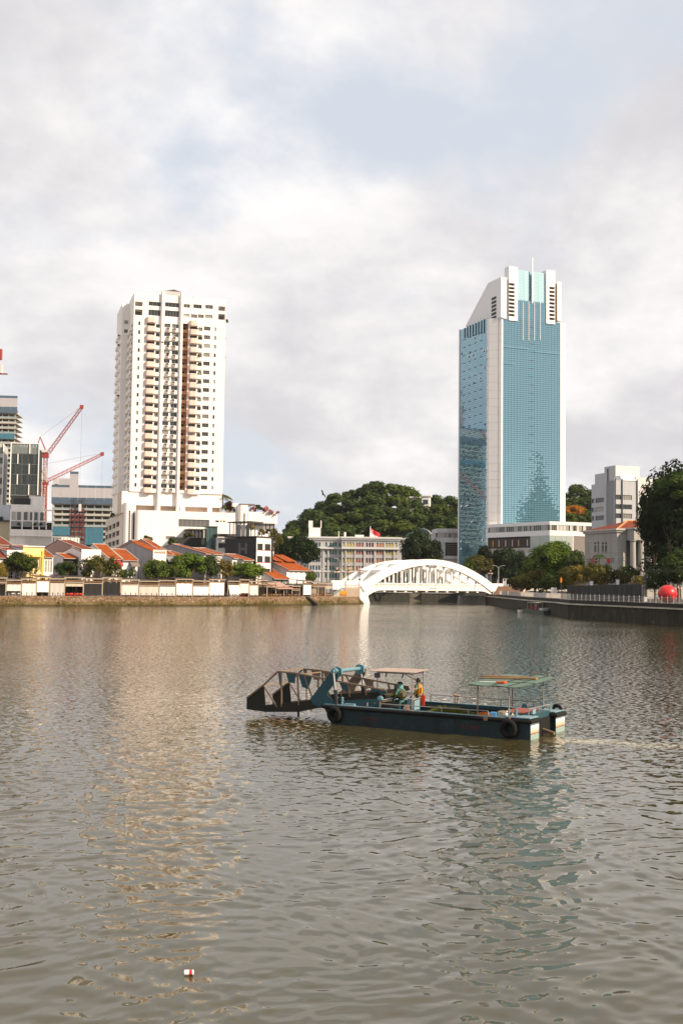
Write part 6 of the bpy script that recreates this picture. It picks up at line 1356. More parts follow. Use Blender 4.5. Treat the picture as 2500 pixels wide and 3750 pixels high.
# ---- columned stone hall with orange hipped roof
def hall():
    P7 = lambda x, y: (2080 + x / 3.564, 1680 + y / 3.564); o = at(*P7(632, 1200), 300); F = Frame((o.x, o.y), R(20)); root = thing('stone_hall', 'grey stone hall with tall columns and orange hipped roof', 'public building', (o.x, o.y, ZR), F.a)
    Z = lambda x, y, d=0.0: F.hit(*P7(x, y), d)[1] - ZR; ms = M('hall_stone', (0.36, 0.35, 0.33), 0.85, 0.10, 0.3, streak=0.25, ov=0.05); mc = M('hall_cornice', (0.46, 0.44, 0.42), 0.8, 0.1, streak=0.35)
    yb = F.hitx(*P7(214, 1200), 0)[0]; zt = Z(632, 932); W = 26.0
    # left face with grooved courses and windows
    Hx = lambda x, y: (lambda r: (yb - r[0], r[1] - ZR))(F.hitx(*P7(x, y), 0.0)); hs = []; ws = []
    for (x0, x1) in ((335, 360), (376, 400), (433, 458), (474, 499)):
        for (ya, yb_) in ((1118, 1090), (1225, 1130)): a_, c_ = Hx(x0, yb_), Hx(x1, ya); hs.append((a_[0], c_[0], c_[1], a_[1] - 0.05))
    for (x0, x1, ya, y2) in ((248, 256, 1390, 1302), (265, 273, 1390, 1302), (280, 288, 1390, 1302), (335, 390, 1380, 1300), (500, 505, 1370, 1295), (552, 560, 1360, 1292), (568, 576, 1360, 1292), (584, 592, 1358, 1290)): a_, c_ = Hx(x0, y2), Hx(x1, ya); hs.append((a_[0], c_[0], c_[1], a_[1]))
    b = MB(); b.holed(yb, 0, zt, hs, 0.5); b.obj('side_wall', ms, root, (0, yb, 0), -math.pi / 2)
    for h in hs: put('window', window_mesh(h[1] - h[0], h[3] - h[2], 1, 1, 0.06), root, (0.4, yb - h[0], h[2]), -math.pi / 2)
    for (x0, x1) in ((295, 328), (503, 540)): a_, c_ = Hx(x0, 1300), Hx(x1, 1365); b = MB(); b.box(-0.12, yb - c_[0], c_[1], -0.003, yb - a_[0], a_[1]); b.obj('red_banner', m_red, root)
    xr = F.hit(*P7(755, 1200))[0]
    b = MB(); b.box(0.52, 0, 0, xr, yb, zt) if False else b.quad((0, 0, 0), (xr, 0, 0), (xr, 0, zt), (0, 0, zt)); b.quad((0.0, yb, 0), (W, yb, 0), (W, yb, zt), (0.0, yb, zt)); b.box(0.55, 0.4, 0, xr, yb - 0.3, zt - 0.3); b.obj('corner_wall', ms, root)
    for z in (Z(640, 1065), Z(640, 1075) - 5, Z(640, 1215), Z(640, 1290)): b = MB(); b.box(-0.1, -0.1, z, xr + 0.05, yb + 0.1, z + 0.14); b.obj('string_course', mc, root)
    b = MB(); b.box(-0.7, -0.7, zt, xr + 0.5, yb + 0.7, zt + 0.45); b.box(-0.35, -0.35, zt - 0.5, xr + 0.2, yb + 0.35, zt - 0.003); b.obj('cornice', mc, root)
    # portico
    zpt, zpb = Z(860, 960), Z(860, 1068); b = MB(); b.box(xr, -3.5, zpb, W, 1.5, zpt + 0.6); b.box(xr - 0.3, -4.0, zpt + 0.61, W + 0.4, 2, zpt + 1.1); b.obj('entablature', ms, root)
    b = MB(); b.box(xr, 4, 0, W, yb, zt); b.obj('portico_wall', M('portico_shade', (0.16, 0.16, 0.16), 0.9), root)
    for x in (840, 945, 1050, 1150): u0 = F.hit(*P7(x, 1200), -2.5)[0]; b = MB(); b.lathe([(0.95, 0), (0.95, 0.4), (0.78, 0.5), (0.72, zpb - 0.5), (0.95, zpb - 0.3), (0.95, zpb - 0.003)], 16, (u0, -2.5, 0)); b.obj('column', ms, root, smooth=False)
    b = MB(); zt2 = Z(990, 1412, ) ; b.box(xr + 1.5, -7, 0, W + 6, -3.6, 3.2); b.obj('terrace_wall', ms, root)
    # hipped roof
    ze = zt + 0.46; zr = Z(825, 806, 9) ; b = MB(); x0, x1, y0, y1 = 1.6, W + 8, 2.2, yb + 6
    ym = (y0 + y1) / 2; hx = x0 + (y1 - y0) / 2
    b.add([(x0, y0, ze), (x1, y0, ze), (x1, y1, ze), (x0, y1, ze), (hx, ym, zr), (x1, ym, zr)], [(0, 1, 5, 4), (3, 0, 4), (2, 3, 4, 5), (1, 2, 5)]); ro = b.obj('roof', m_roof2, root)
    b = MB(); b.beam((x0, y0, ze + 0.05), (hx, ym, zr + 0.1), 0.45, 0.25); b.beam((hx, ym, zr + 0.1), (x1, ym, zr + 0.1), 0.45, 0.25); b.obj('hip_tiles', M('ridge_orange', (0.55, 0.22, 0.07), 0.8), ro)
hall()
# ---- grey panelled block behind the hall
def grey_block():
    P7 = lambda x, y: (2080 + x / 3.564, 1680 + y / 3.564); o = at(*P7(605, 500), 430); F = Frame((o.x, o.y), R(19)); root = thing('grey_panel_building', 'tall grey panelled building with strip windows right of the glass tower', 'building', (o.x, o.y, ZR), F.a)
    mp = M('grey_panel', (0.40, 0.42, 0.45), 0.55, 0.06, 0.2, streak=0.12); mb = M('white_panel', (0.58, 0.57, 0.57), 0.55, 0.05, 0.2)
    Z = lambda x, y, d=0.0: F.hit(*P7(x, y), d)[1] - ZR; hx = lambda x, y, q=0.0: F.hitx(*P7(x, y), q)
    yb = hx(300, 500)[0]; zt = hx(605, 85)[1] - ZR; z2 = hx(345, 205)[1] - ZR; z3 = hx(300, 340)[1] - ZR; y1 = hx(468, 300)[0]; y2 = hx(345, 300)[0]; W = F.hit(*P7(925, 300))[0]
    rows = [hx(405, y)[1] - ZR for y in (572, 690, 802)]; rh = 2.2 * 430 / 430
    # near stair slab with a tall strip of glass, lower shoulders behind
    def side(ya, yb_, z, wins):
        hs = []; b = MB(); L = yb_ - ya
        for (pa, pb, zz0, zz1) in wins: hs.append((yb_ - pb, yb_ - pa, zz0, zz1))
        b.holed(L, 0, z, hs, 0.3); b.box(0, 0.5, 0, L, 9, z) if False else None; b.obj('side_wall', mp, root, (0, yb_, 0), -math.pi / 2)
        for h in hs: put('window', window_mesh(h[1] - h[0], h[3] - h[2], max(1, int((h[1] - h[0]) / 2)), max(1, int((h[3] - h[2]) / 3.5)), 0.08, [m_win, m_dkgrey]), root, (0.25, yb_ - h[0], h[2]), -math.pi / 2)
    ys0, ys1 = hx(532, 400)[0], hx(498, 400)[0]
    side(0, y1, zt, [(ys0, ys1, 1, hx(515, 130)[1] - ZR)])
    side(y1 + 0.01, y2, z2, [(hx(462, 540)[0], hx(352, 540)[0], r, r + 1.8) for r in rows])
    side(y2 + 0.01, yb, z3, [(hx(336, 540)[0], hx(302, 540)[0], r, r + 1.8) for r in rows])
    b = MB(); b.box(0.31, y1 + 0.1, 0, W, y2, z2); b.box(0.31, y2, 0, W, yb, z3); b.obj('rear_block', mp, root)
    b = MB(); b.box(0.31, 0.003, 0, W, y1, zt); b.obj('stair_block', mb, root)
    b = MB(); b.box(W * 0.49, -0.02, Z(770, 260), W * 0.5, -0.001, Z(770, 120)); b.obj('joint', m_lgrey, root)
    # bayed wing stepping forward on the right
    G = lambda x, y: F.hit(*P7(x, y), -6.0); x0, xm, x1 = G(607, 600)[0], G(697, 600)[0], G(893, 600)[0]; zw = G(640, 280)[1] - ZR; hs = []
    r2 = [G(640, y)[1] - ZR for y in (532, 655, 775)]
    for r in r2: hs += [(x0 + 0.05, xm - 0.3, r, r + 1.8), (xm + 0.3, x1 - 2.2, r, r + 1.8)]
    b = MB(); b.holed(x1, 0, zw, hs, 0.3, 0, 0, x0, -6); b.box(x0, -5.4, 0, x1, 0, zw); b.quad((x0, 0, 0), (x0, -6, 0), (x0, -6, zw), (x0, 0, zw)); b.quad((x1, -6, 0), (x1, 0, 0), (x1, 0, zw), (x1, -6, zw)); b.obj('bay_wing', mp, root)
    for h in hs: put('window', window_mesh(h[1] - h[0], h[3] - h[2], 4, 1, 0.08, [m_win, m_dkgrey]), root, (h[0], -5.75, h[2]))
    b = MB(); b.hexa([(xm, -6.2, zw), (x1, -6.2, zw), (x1, 0, zw), (xm, 0, zw)], [(xm + 1, -3.2, zw + 2.2), (x1, -3.2, zw + 2.2), (x1, 0, zw + 2.2), (xm + 1, 0, zw + 2.2)]); b.obj('sloping_roof', mb, root)
    for u0 in (x0 + 0.0, xm, x1): b = MB(); b.tube((u0, -6.25, 0), (u0, -6.25, zw + 0.6), 0.22, 6); b.obj('downpipe', m_dkgrey, root)
    b = MB(); b.box(x1 + 0.3, -5, 0, W + 14, 8, Z(910, 240, -5)); b.obj('right_block', mb, root)
    b = MB(); b.tube((W + 7, 0, Z(1075, 240)), (W + 7, 0, Z(1075, 190)), 0.08, 5); b.beam((W + 6.3, 0, Z(1075, 200)), (W + 7.7, 0, Z(1075, 200)), 0.08); b.obj('aerial', m_dkgrey, root)
grey_block()

# ---- promenade: railings, hoarding, dock, ball
def run_points(px0, px1, off, step):
    """points every 'step' metres along the right wall between two photo columns"""
    ln = offset(QR, -off); A, _ = col_hit(px0, ln, 2190); B, _ = col_hit(px1, ln, 2190)
    def s_of(p):
        s = 0
        for a, b in zip(ln, ln[1:]):
            a, b = Vector(a), Vector(b); e = b - a; t = (p - a).dot(e) / e.dot(e)
            if -0.001 <= t <= 1.001 and (a + e * t - p).length < 0.05: return s + t * e.length
            s += e.length
        return 0
    def p_of(s):
        for a, b in zip(ln, ln[1:]):
            a, b = Vector(a), Vector(b); L = (b - a).length
            if s <= L: return a.lerp(b, s / L)
            s -= L
        return Vector(ln[-1])
    s0, s1 = sorted((s_of(A), s_of(B))); n = max(1, int((s1 - s0) / step)); return [p_of(s0 + (s1 - s0) * i / n) for i in range(n + 1)]
def railing(label, px0, px1, kind):
    pts = run_points(px0, px1, 0.6, 2.0); o = Vector((*pts[0], ZR + 0.12)); root = thing('railing', label, 'railing', o); mr = M('rail_white_%s' % kind, (0.42, 0.41, 0.40), 0.5) if kind == 'bars' else M('rail_pale', (0.55, 0.50, 0.45), 0.5)
    q = [Vector((*p, ZR + 0.12)) - o for p in pts]
    for p in q:
        b = MB(); b.box(p.x - 0.045, p.y - 0.045, 0, p.x + 0.045, p.y + 0.045, 1.15); b.lathe([(0.02, 1.15), (0.075, 1.19), (0.02, 1.26)], 6, (p.x, p.y, 0)); b.obj('post', mr, root)
    for k in ((0.25, 0.5, 0.75, 1.0) if kind == 'bars' else (0.15, 1.05)):
        b = MB()
        for u, v in zip(q, q[1:]): b.tube(u + Vector((0, 0, k)), v + Vector((0, 0, k)), 0.03, 5)
        b.obj('rail', mr, root)
    if kind == 'pickets':
        for u, v in zip(q, q[1:]):
            b = MB()
            for i in range(1, 5): w_ = u.lerp(v, i / 5); b.box(w_.x - 0.03, w_.y - 0.03, 0.1, w_.x + 0.03, w_.y + 0.03, 1.2)
            b.obj('pickets', mr, root)
railing('grey promenade railing with four horizontal bars above the river wall', 2052, 2560, 'bars')
railing('pale upright picket railing along the promenade near the bridge', 1868, 2050, 'pickets')
railing('short pale picket railing beside the right foot of the bridge', 1828, 1866, 'pickets')
def hoarding():
    A, B = at(2075, 2180, 262), at(2348, 2180, 222); d = B - A; d.z = 0; L = d.length; a = math.atan2(d.y, d.x); r = thing('hoarding', 'long dark green ribbed site hoarding behind the railing', 'hoarding', (A.x, A.y, ZR), a); m1 = M('hoarding_green', (0.028, 0.036, 0.036), 0.6, 0.2, 0.3, ov=0.25)
    n = 18; h0, h1 = zat(2075, 2146, 262) - ZR, zat(2348, 2138, 222) - ZR
    for i in range(n):
        x0, x1 = L * i / n, L * (i + 1) / n; h = h0 + (h1 - h0) * (i + 0.5) / n; b = MB(); b.box(x0 + 0.06, -0.06, 0.05, x1 - 0.06, 0.0, h); 
        for k in range(3): xx = x0 + (x1 - x0) * (k + 0.3) / 3; b.box(xx, -0.12, 0.05, xx + 0.12, -0.061, h - 0.02)
        b.obj('sheet', m1, r)
    for i in range(n + 1): x = L * i / n; b = MB(); b.box(x - 0.05, 0.02, 0, x + 0.05, 0.12, h0 + 0.1); b.obj('post', m_dkgrey, r)
hoarding()
def ball():
    Y = 216; c = at(2442, 2168, Y); rr = 33 * Y / FPX; zc = ZR + rr * 0.97; b = MB(); n, m = 20, 32
    prof = [(rr * math.sin(math.pi * i / n), rr * -math.cos(math.pi * i / n)) for i in range(n + 1)]; prof[0] = (0.02, prof[0][1]); prof[-1] = (0.02, prof[-1][1]); b.lathe(prof, m)
    t = NT('inflatable_red'); t.bsdf(t.mix(t.noise(t.pos(), 0.8, 3), (0.50, 0.012, 0.016, 1), (0.58, 0.02, 0.022, 1)), 0.38, 0, 0.4)
    o = b.obj('giant_ball', t.mat, None, (c.x, Y, zc), 0, True); o.scale = (1.06, 1, 0.98); o.location.z = ZR + rr * 0.97; tag(o, 'giant glossy red inflatable ball on the right promenade', 'inflatable ball')
ball()
def portal():
    Y = 228; p, q = at(2358, 2175, Y), at(2500, 2175, Y); h = zat(2370, 2090, Y) - ZR; r = thing('truss_portal', 'dark lattice truss portal left of the red ball', 'truss', (p.x, p.y, ZR)); b = MB(); lattice(b, (0, 0, 0), (0, 0, h), 0.5, 14, (0, 1, 0), 0.04); b.obj('leg', m_black, r)
    b = MB(); lattice(b, (0, 0, h), (9, 0, h), 0.4, 18, (0, 1, 0), 0.035); b.obj('cross_truss', m_black, r); b = MB(); lattice(b, (9, 0, 0), (9, 0, h), 0.5, 14, (0, 1, 0), 0.04); b.obj('leg', m_black, r)
    b = MB(); b.box(-0.25, -0.45, 0, 0.4, -0.3, 0.9); b.obj('sign', m_wframe, r)
portal()
for (px, yt, lab) in ((2158, 2127, 'white banner post above the hoarding, left one'), (2254, 2121, 'white banner post above the hoarding, right one')):
    p = at(px, 2170, 268); h = zat(px, yt, 268) - ZR; r = thing('banner_post', lab, 'banner', (p.x, p.y, ZR)); b = MB(); b.box(-0.06, -0.06, 0, 0.06, 0.06, h); b.obj('post', m_steel, r); b = MB(); b.box(0.07, -0.03, h - 2.6, 0.75, 0.03, h - 0.1); b.obj('banner', m_wframe, r)
# floating pontoon with dark work boat and small boat against the wall
def dock():
    p = onz(1925, 2243); q = onz(2008, 2250); a = math.atan2(q.y - p.y, q.x - p.x); p = p + Vector((-1.2, -0.5, 0)); r = thing('moored_work_boat', 'dark green work boat with low canopy moored against the right wall', 'boat', (p.x, p.y, 0), a)
    L = (q - p).length; mg = M('boat_dark_green', (0.02, 0.05, 0.045), 0.5, 0.2)
    b = MB(); n = 10; sec = lambda x: [(x, 0.25 * (1 - min(1, x / 2)), 0.0), (x, 2.2, 0.0), (x, 2.3, 1.15), (x, 0.0 + 0.2 * (1 - min(1, x / 2)), 1.15)]
    for i in range(n): b.hexa(sec(L * i / n), sec(L * (i + 1) / n))
    for i in range(len(b.v)): v = b.v[i]; b.v[i] = (v[0], v[1], v[2] - 0.3)
    b.obj('hull', mg, r)
    b = MB(); b.box(L * 0.2, 0.3, 2.5, L * 0.62, 2.1, 2.6); b.obj('canopy', m_conc, r)
    for x in (0.22, 0.4, 0.6):
        for y in (0.35, 2.0): b = MB(); b.tube((L * x, y, 0.85), (L * x, y, 2.5), 0.05, 5); b.obj('post', m_steel, r)
    for i, (x, c) in enumerate(((0.28, (0.3, 0.04, 0.03)), (0.36, (0.25, 0.05, 0.04)), (0.46, (0.12, 0.1, 0.09)), (0.52, (0.35, 0.05, 0.04)))): b = MB(); b.box(L * x, 0.5, 0.86, L * x + 0.5, 1.1, 1.6 + 0.1 * i); b.box(L * x + 0.1, 0.6, 1.61 + 0.1 * i, L * x + 0.4, 1.0, 1.8 + 0.1 * i); tag(b.obj('cargo_bundle', M('bundle_%d' % i, c, 0.8), None, (p.x, p.y, 0), a), '%s small bundle from the bow on the dark moored boat' % ORD[i], 'bundle', 'bundles on the moored boat')
    b = MB(); b.box(L * 0.8, 0.1, 0.86, L * 0.93, 1.6, 1.25); b.box(L * 0.78, 0.0, 1.26, L * 0.95, 1.7, 1.36); b.obj('engine_box', m_lgrey, r)
    s = p + Vector((-3.2 * math.cos(a) - 0.3, -3.2 * math.sin(a), 0)); r2 = thing('small_dinghy', 'small white dinghy moored ahead of the dark work boat', 'boat', (s.x, s.y, 0), a); b = MB(); b.hexa([(0, 0.4, -0.2), (2.4, 0.2, -0.2), (2.4, 1.2, -0.2), (0, 1.0, -0.2)], [(-0.4, 0.3, 0.55), (2.6, 0, 0.5), (2.6, 1.4, 0.5), (-0.4, 1.1, 0.55)]); b.obj('hull', m_white2, r2); b = MB(); b.box(0.6, 0.3, 0.52, 0.9, 1.1, 0.62); b.box(1.5, 0.3, 0.52, 1.8, 1.1, 0.62); b.obj('thwart', m_wood, r2); b = MB(); b.box(-0.2, 0.5, 0.56, 0.15, 0.85, 1.2); b.obj('outboard', m_black, r2)
dock()
# stair down from the bridge on the right bank, sign frame, traffic things
def right_steps():
    o = at(1862, 2185, 372); r = thing('stone_stairs', 'broad brown steps rising to the bridge on the right bank', 'stairs', (o.x, o.y, ZR), R(-20)); n = 12; ms = M('brown_steps', (0.36, 0.24, 0.16), 0.9, 0.15)
    for k in range(n): b = MB(); b.box(-5 - 0.0, 0.55 * k, 0, 4.5, 0.55 * n + 2, 0.24 * (k + 1)); b.obj('step', ms, r)
    for x in (-5.2, 4.7):
        b = MB()
        for k in (0.5, 1.0): b.tube((x, -0.5, k), (x, 0.55 * n, 0.24 * n + k), 0.05, 5)
        for k in range(7): b.tube((x, 0.55 * n * k / 6, 0.24 * n * k / 6), (x, 0.55 * n * k / 6, 0.24 * n * k / 6 + 1.0), 0.05, 5)
        b.obj('handrail', m_wframe, r)
    o = at(1846, 2160, 385); r = thing('sign_frame', 'white double post sign frame at the top of the steps', 'sign', (o.x, o.y, ZR)); h = zat(1846, 2121, 385) - ZR
    for x in (-0.45, 0.45): b = MB(); b.box(x - 0.1, -0.1, 0, x + 0.1, 0.1, h); b.obj('post', m_wframe, r)
    b = MB(); b.box(-0.35, -0.06, h - 2.2, 0.35, 0.06, h - 0.6); b.box(-0.6, -0.12, h, 1.2, 0.12, h + 0.15); b.obj('board', m_lgrey, r)
    for i, px in enumerate((1858, 1867, 1878)): p = at(px, 2160, 380); b = MB(); b.lathe([(0.22, 0), (0.22, 3.3), (0.14, 3.6)], 8); tag(b.obj('stair_post', m_lgrey, None, (p.x, p.y, ZR)), '%s pale post from the left at the head of the brown steps' % ORD[i], 'post', 'posts at the head of the steps')
    p = at(2027, 2190, 285); r = thing('notice_board', 'white notice board by the picket railing', 'sign', (p.x, p.y, ZR)); b = MB(); b.box(-0.7, -0.04, 0.8, 0.7, 0.04, 2.6); b.obj('board', m_wframe, r)
    for x in (-0.5, 0.5): b = MB(); b.box(x - 0.04, 0.05, 0, x + 0.04, 0.12, 2.6); b.obj('post', m_steel, r)
    p = at(2053, 2190, 262); r = thing('lifebuoy_stand', 'orange topped lifebuoy post at the railing corner', 'lifebuoy', (p.x, p.y, ZR)); b = MB(); b.box(-0.06, -0.06, 0, 0.06, 0.06, 4.6); b.obj('post', m_dkgrey, r); b = MB(); b.box(-0.2, -0.12, 3.8, 0.2, 0.0, 4.9); b.obj('head', M('signal_orange', (0.6, 0.2, 0.03), 0.6), r); b = MB(); b.box(-0.35, -0.2, 0.1, 0.35, -0.1, 1.3); b.obj('panel', m_red, r)
right_steps()
# railing on the far bank seen under the bridge
r = thing('railing', 'white railing on the far bank under the bridge', 'railing', (6, 460.4, 3.5)); 
for k in (0.5, 1.0): b = MB(); b.tube((0, 0, k), (46, 0, k), 0.05, 5); b.obj('rail', m_wframe, r)
for i in range(24): b = MB(); b.box(2 * i - 0.05, -0.05, 0, 2 * i + 0.05, 0.05, 1.05); b.obj('post', m_wframe, r)
# off-frame stepped tower behind and to the right: the mirrored glass shows it
v = GF.w(22, 0, 0); vd = Vector((v.x, v.y, 0)).normalized(); nn = -GF.y; rd_ = vd - 2 * vd.dot(nn) * nn; p = GF.w(17.5, 0) + rd_ * 330
r = thing('stepped_tower', 'dark stepped tower mirrored in the glass tower front', 'office tower', (p.x, p.y, ZR), math.atan2(rd_.y, rd_.x) - math.pi / 2)
ms_ = M('stepped_tower_wall', (0.10, 0.12, 0.125), 0.7, 0.2, 0.1)
for (w_, z0, z1) in ((46, 0, 27), (34, 27.01, 44), (31, 44.01, 56), (25, 56.01, 66), (13, 66.01, 74), (8, 74.01, 84), (3, 84.01, 98)): b = MB(); b.box(-w_ / 2, -w_ / 2, z0, w_ / 2, w_ / 2, z1); b.obj('tier', ms_, r)
# ================================================================ weed-collecting work boat
m_hull = M('hull_dark_teal', (0.010, 0.022, 0.026), 0.5, 0.4, 1.5, streak=0.4, dirt=((0.022, 0.040, 0.044), 2.2, 0.52, 0.7))
m_teal = M('teal_paint', (0.023, 0.072, 0.088), 0.45, 0.2, 2.0, dirt=((0.05, 0.035, 0.025), 2.5, 0.62, 0.78))
m_sky = M('pale_blue_deck', (0.19, 0.31, 0.365), 0.5, 0.15, 2.5, dirt=((0.16, 0.12, 0.09), 3.0, 0.62, 0.75))
m_cyan = M('cyan_paint', (0.12, 0.235, 0.285), 0.4, 0.1, 2.0)
m_rustbar = M('weathered_bar', (0.20, 0.145, 0.10), 0.6, 0.25, 3.0)
m_rubber = M('black_rubber', (0.008, 0.008, 0.0075), 0.9, 0.3, 3.0)
m_mud = M('muddy_steel', (0.020, 0.018, 0.013), 0.7, 0.4, 3.0, bump=0.3, bs=12, dirt=((0.018, 0.02, 0.008), 5.0, 0.5, 0.7))
m_pole = M('canopy_pole', (0.26, 0.20, 0.17), 0.5, 0.15, 3.0)
def stern_paint():
    t = NT('stern_paint'); s = t.n('ShaderNodeSeparateXYZ'); t.l(t.pos(obj=True), s.inputs[0]); n = t.noise(t.pos((1, 1, 1)), 7.0, 5, 0.65)
    z = t.math('MULTIPLY_ADD', n, 0.14, s.outputs[2])
    c = t.mix(t.ramp(z, 0.62, 0.30), (0.55, 0.66, 0.70, 1), (0.56, 0.36, 0.24, 1)); c = t.mix(t.math('MULTIPLY', t.ramp(z, 0.34, 0.31), t.ramp(z, 0.26, 0.30)), c, (0.16, 0.06, 0.02, 1)); c = t.mix(t.ramp(z, 0.285, 0.26), c, (0.26, 0.36, 0.33, 1))
    t.bsdf(c, 0.5); return t.mat
def boat():
    S = onz(1940, 2712); a = R(-31); L = 9.16; ax = Vector((math.cos(a), math.sin(a), 0)); O = S - ax * L; F = Frame((O.x, O.y), a)
    root = thing('weed_harvester', 'dark teal twin-hulled river cleaning boat with raised lattice scoop and canopies', 'work boat', (O.x, O.y, 0), a)
    Q6 = lambda x, y: (880 + x / 2.529, 2400 + y / 2.529); Q7 = lambda x, y: (1460 + x / 2.45, 2400 + y / 2.45); Q8 = lambda x, y: (1120 + x / 3.267, 2400 + y / 3.267); Q9 = lambda x, y: (1700 + x / 3.733, 2420 + y / 3.733)
    BM, y1, y2 = 3.9, 0.93, 2.81; zg = 0.80
    def P(q, y): x, z = F.hit(*q, y); return Vector((x, y, z))
    # ---- two hulls
    for nm, ya, yb in (('near_hull', 0.0, y1), ('far_hull', y2, BM)):
        prof = [(-0.42, zg), (-0.40, zg - 0.12), (-0.12, 0.25), (0.12, -0.35), (1.1, -0.35), (1.1, zg)]; near = nm == 'near_hull'
        b = MB(); b.extr([(x, ya, z) for x, z in prof], (0, yb - ya, 0)); b.box(L - 1.05, ya, -0.35, L, yb, zg)
        b.box(1.1, ya, -0.35, L - 1.05, yb, 0.16); y_o = ya if near else yb - 0.12; b.box(1.1, y_o, 0.16, L - 1.05, y_o + 0.12, zg); h = b.obj('hull', m_hull, root)
        b = MB(); b.box(1.11, y_o + (0.123 if near else -0.02), 0.17, L - 1.06, y_o + (0.14 if near else -0.003), zg - 0.02); b.obj('bulwark_lining', m_teal, h)
        b = MB(); b.box(L + 0.002, ya + 0.02, -0.3, L + 0.012, yb - 0.02, zg - 0.14); b.obj('stern_plate', stern_paint(), h)
        b = MB(); b.box(-0.40, ya + 0.01, zg + 0.002, 1.1, yb - 0.01, zg + 0.03); b.box(1.101, y_o + 0.0, zg + 0.002, L - 1.06, y_o + 0.12, zg + 0.028); b.obj('deck_plate', m_sky, h)
        b = MB()
        for (p, q) in (((-0.45, ya - 0.02, zg - 0.08), (L, ya - 0.02, zg - 0.08)), ((L, ya - 0.05, zg - 0.09), (L, yb + 0.05, zg - 0.09)), ((-0.45, ya - 0.02, zg - 0.08), (-0.45, yb, zg - 0.08))): b.tube(p, q, 0.085, 8)
        b.obj('rubbing_strake', m_rubber, h)
        b = MB()
        for k in range(9): yy = ya + (yb - ya) * (k + 0.5) / 9; b.tube((L - 0.02, yy, zg - 0.2), (L + 0.03, yy, zg - 0.2), 0.022, 5)
        b.obj('fender_bolts', m_rubber, h)
    # ---- well between the hulls
    b = MB(); b.box(-0.2, y1 + 0.002, 0.06, L - 0.9, y2 - 0.002, 0.12); b.obj('well_floor', m_mud, root)
    b = MB(); b.box(L - 1.5, y1 + 0.003, 0.2, L - 0.25, y2 - 0.003, zg + 0.12); b.obj('engine_casing', m_teal, root)
    b = MB(); b.box(L - 1.55, y1 - 0.05, zg + 0.122, L - 0.6, y2 - 0.15, zg + 0.16); b.obj('red_hatch', M('faded_red_hatch', (0.30, 0.09, 0.07), 0.6, 0.2, 3.0), root)
    b = MB(); b.box(L - 0.24, y1 + 0.1, -0.3, L - 0.2, y2 - 0.1, zg - 0.1); b.obj('transom', m_rubber, root)
    b = MB(); b.tube((L - 0.2, 1.9, 0.22), (L + 0.35, 1.75, 0.12), 0.07, 8); b.obj('exhaust', m_rustbar, root)
    for (x0, x1) in ((L - 1.05, L - 0.02),): 
        b = MB(); b.box(x0, 0.0, zg + 0.032, x1, y1, zg + 0.07); b.obj('aft_deck', m_sky, root)
        b = MB(); b.box(x0, y2, zg + 0.032, x1, BM, zg + 0.07); b.obj('aft_deck', m_sky, root)
    # ---- scoop: two lattice sides with plates, tray below, cross bars
    yN, yF = 0.35, 2.45; tray = []
    side_pts = {}
    for s, y in (('n', yN), ('f', yF)):
        q = lambda x, z: Vector((x, y, z)); sh = 0.0
        A = q(-3.07, 2.08); tipb, tipt, ptr, pbr = q(-4.78, 0.27), q(-4.78, 0.78), q(-3.86, 1.42), q(-3.70, 0.22); C1 = q(-2.1, 2.05); end = q(2.5, 1.55); b1 = q(-1.9, 0.50); b2 = q(-0.66, 0.76); b3 = q(1.6, 1.05)
        side_pts[s] = (A, tipb, tipt, ptr, pbr, end, b1, b2, b3)
        b = MB(); b.extr([tipb, pbr, ptr, tipt], (0, 0.05, 0)); b.obj('scoop_plate', m_mud, root)
        b = MB()
        for (u, v) in ((tipt, ptr), (ptr, A), (A, C1), (C1, end)): b.beam(u, v, 0.07, 0.07)
        b.obj('top_chord', m_rustbar, root)
        b = MB(); b.extr([pbr + Vector((0, 0, 0)), b1 + Vector((0, 0, -0.16)), b2 + Vector((0, 0, -0.1)), b2 + Vector((0, 0, 0.28)), b1 + Vector((0, 0, 0.3)), pbr + Vector((0, 0, 0.32))], (0, 0.06, 0)); b.extr([b2 + Vector((0, 0, 0.02)), b3 + Vector((0.6, 0, 0.12)), b3 + Vector((0.6, 0, 0.42)), b2 + Vector((0, 0, 0.42))], (0, 0.05, 0)); b.obj('bottom_plate', m_mud if s == 'n' else m_rustbar, root)
        tc = lambda x: A.lerp(C1, (x + 3.07) / 0.97) if x < -2.1 else C1.lerp(end, (x + 2.1) / 4.6)
        bc = lambda x: Vector((x, y, float(np.interp(x, [-3.7, -1.9, -0.66, 1.6, 2.3], [0.40, 0.65, 0.95, 1.3, 1.42]))))
        for x in (-2.02, -0.95, 0.62, 1.45): b = MB(); b.beam(tc(x), bc(x + 0.1), 0.06, 0.06); b.obj('upright', m_rustbar, root)
        for (x0, x1) in ((-3.84, -3.1), (-1.66, -1.15), (-2.9, -2.85), (-0.75, -0.2)): b = MB(); b.beam(tc(x0) if x0 > -3.07 else ptr, bc(x1), 0.055, 0.055); b.obj('diagonal', m_rustbar, root)
        for (xa, xb, dz) in ((-3.2, -2.88, 0.6), (-2.65, -2.12, 0.45), (-1.98, -1.25, 0.58), (0.15, 0.72, 0.35)):
            u, v = tc(xa) if xa > -3.07 else A, tc(xb); b = MB(); mid = (u + v) / 2
            b.extr([u, v, v + Vector((-(xb - xa) * (0.28 if xb > -2 else 0.1), 0, -dz)), u + Vector(((xb - xa) * 0.3, 0, -dz))], (0, 0.03, 0)); b.obj('gusset', m_teal if s == 'n' else m_rustbar, root)
        b = MB(); b.extr([tc(1.75), tc(2.5), q(2.55, 1.42), q(1.75, 1.2)], (0, 0.04, 0)); b.obj('end_plate', m_teal if s == 'n' else m_rustbar, root)
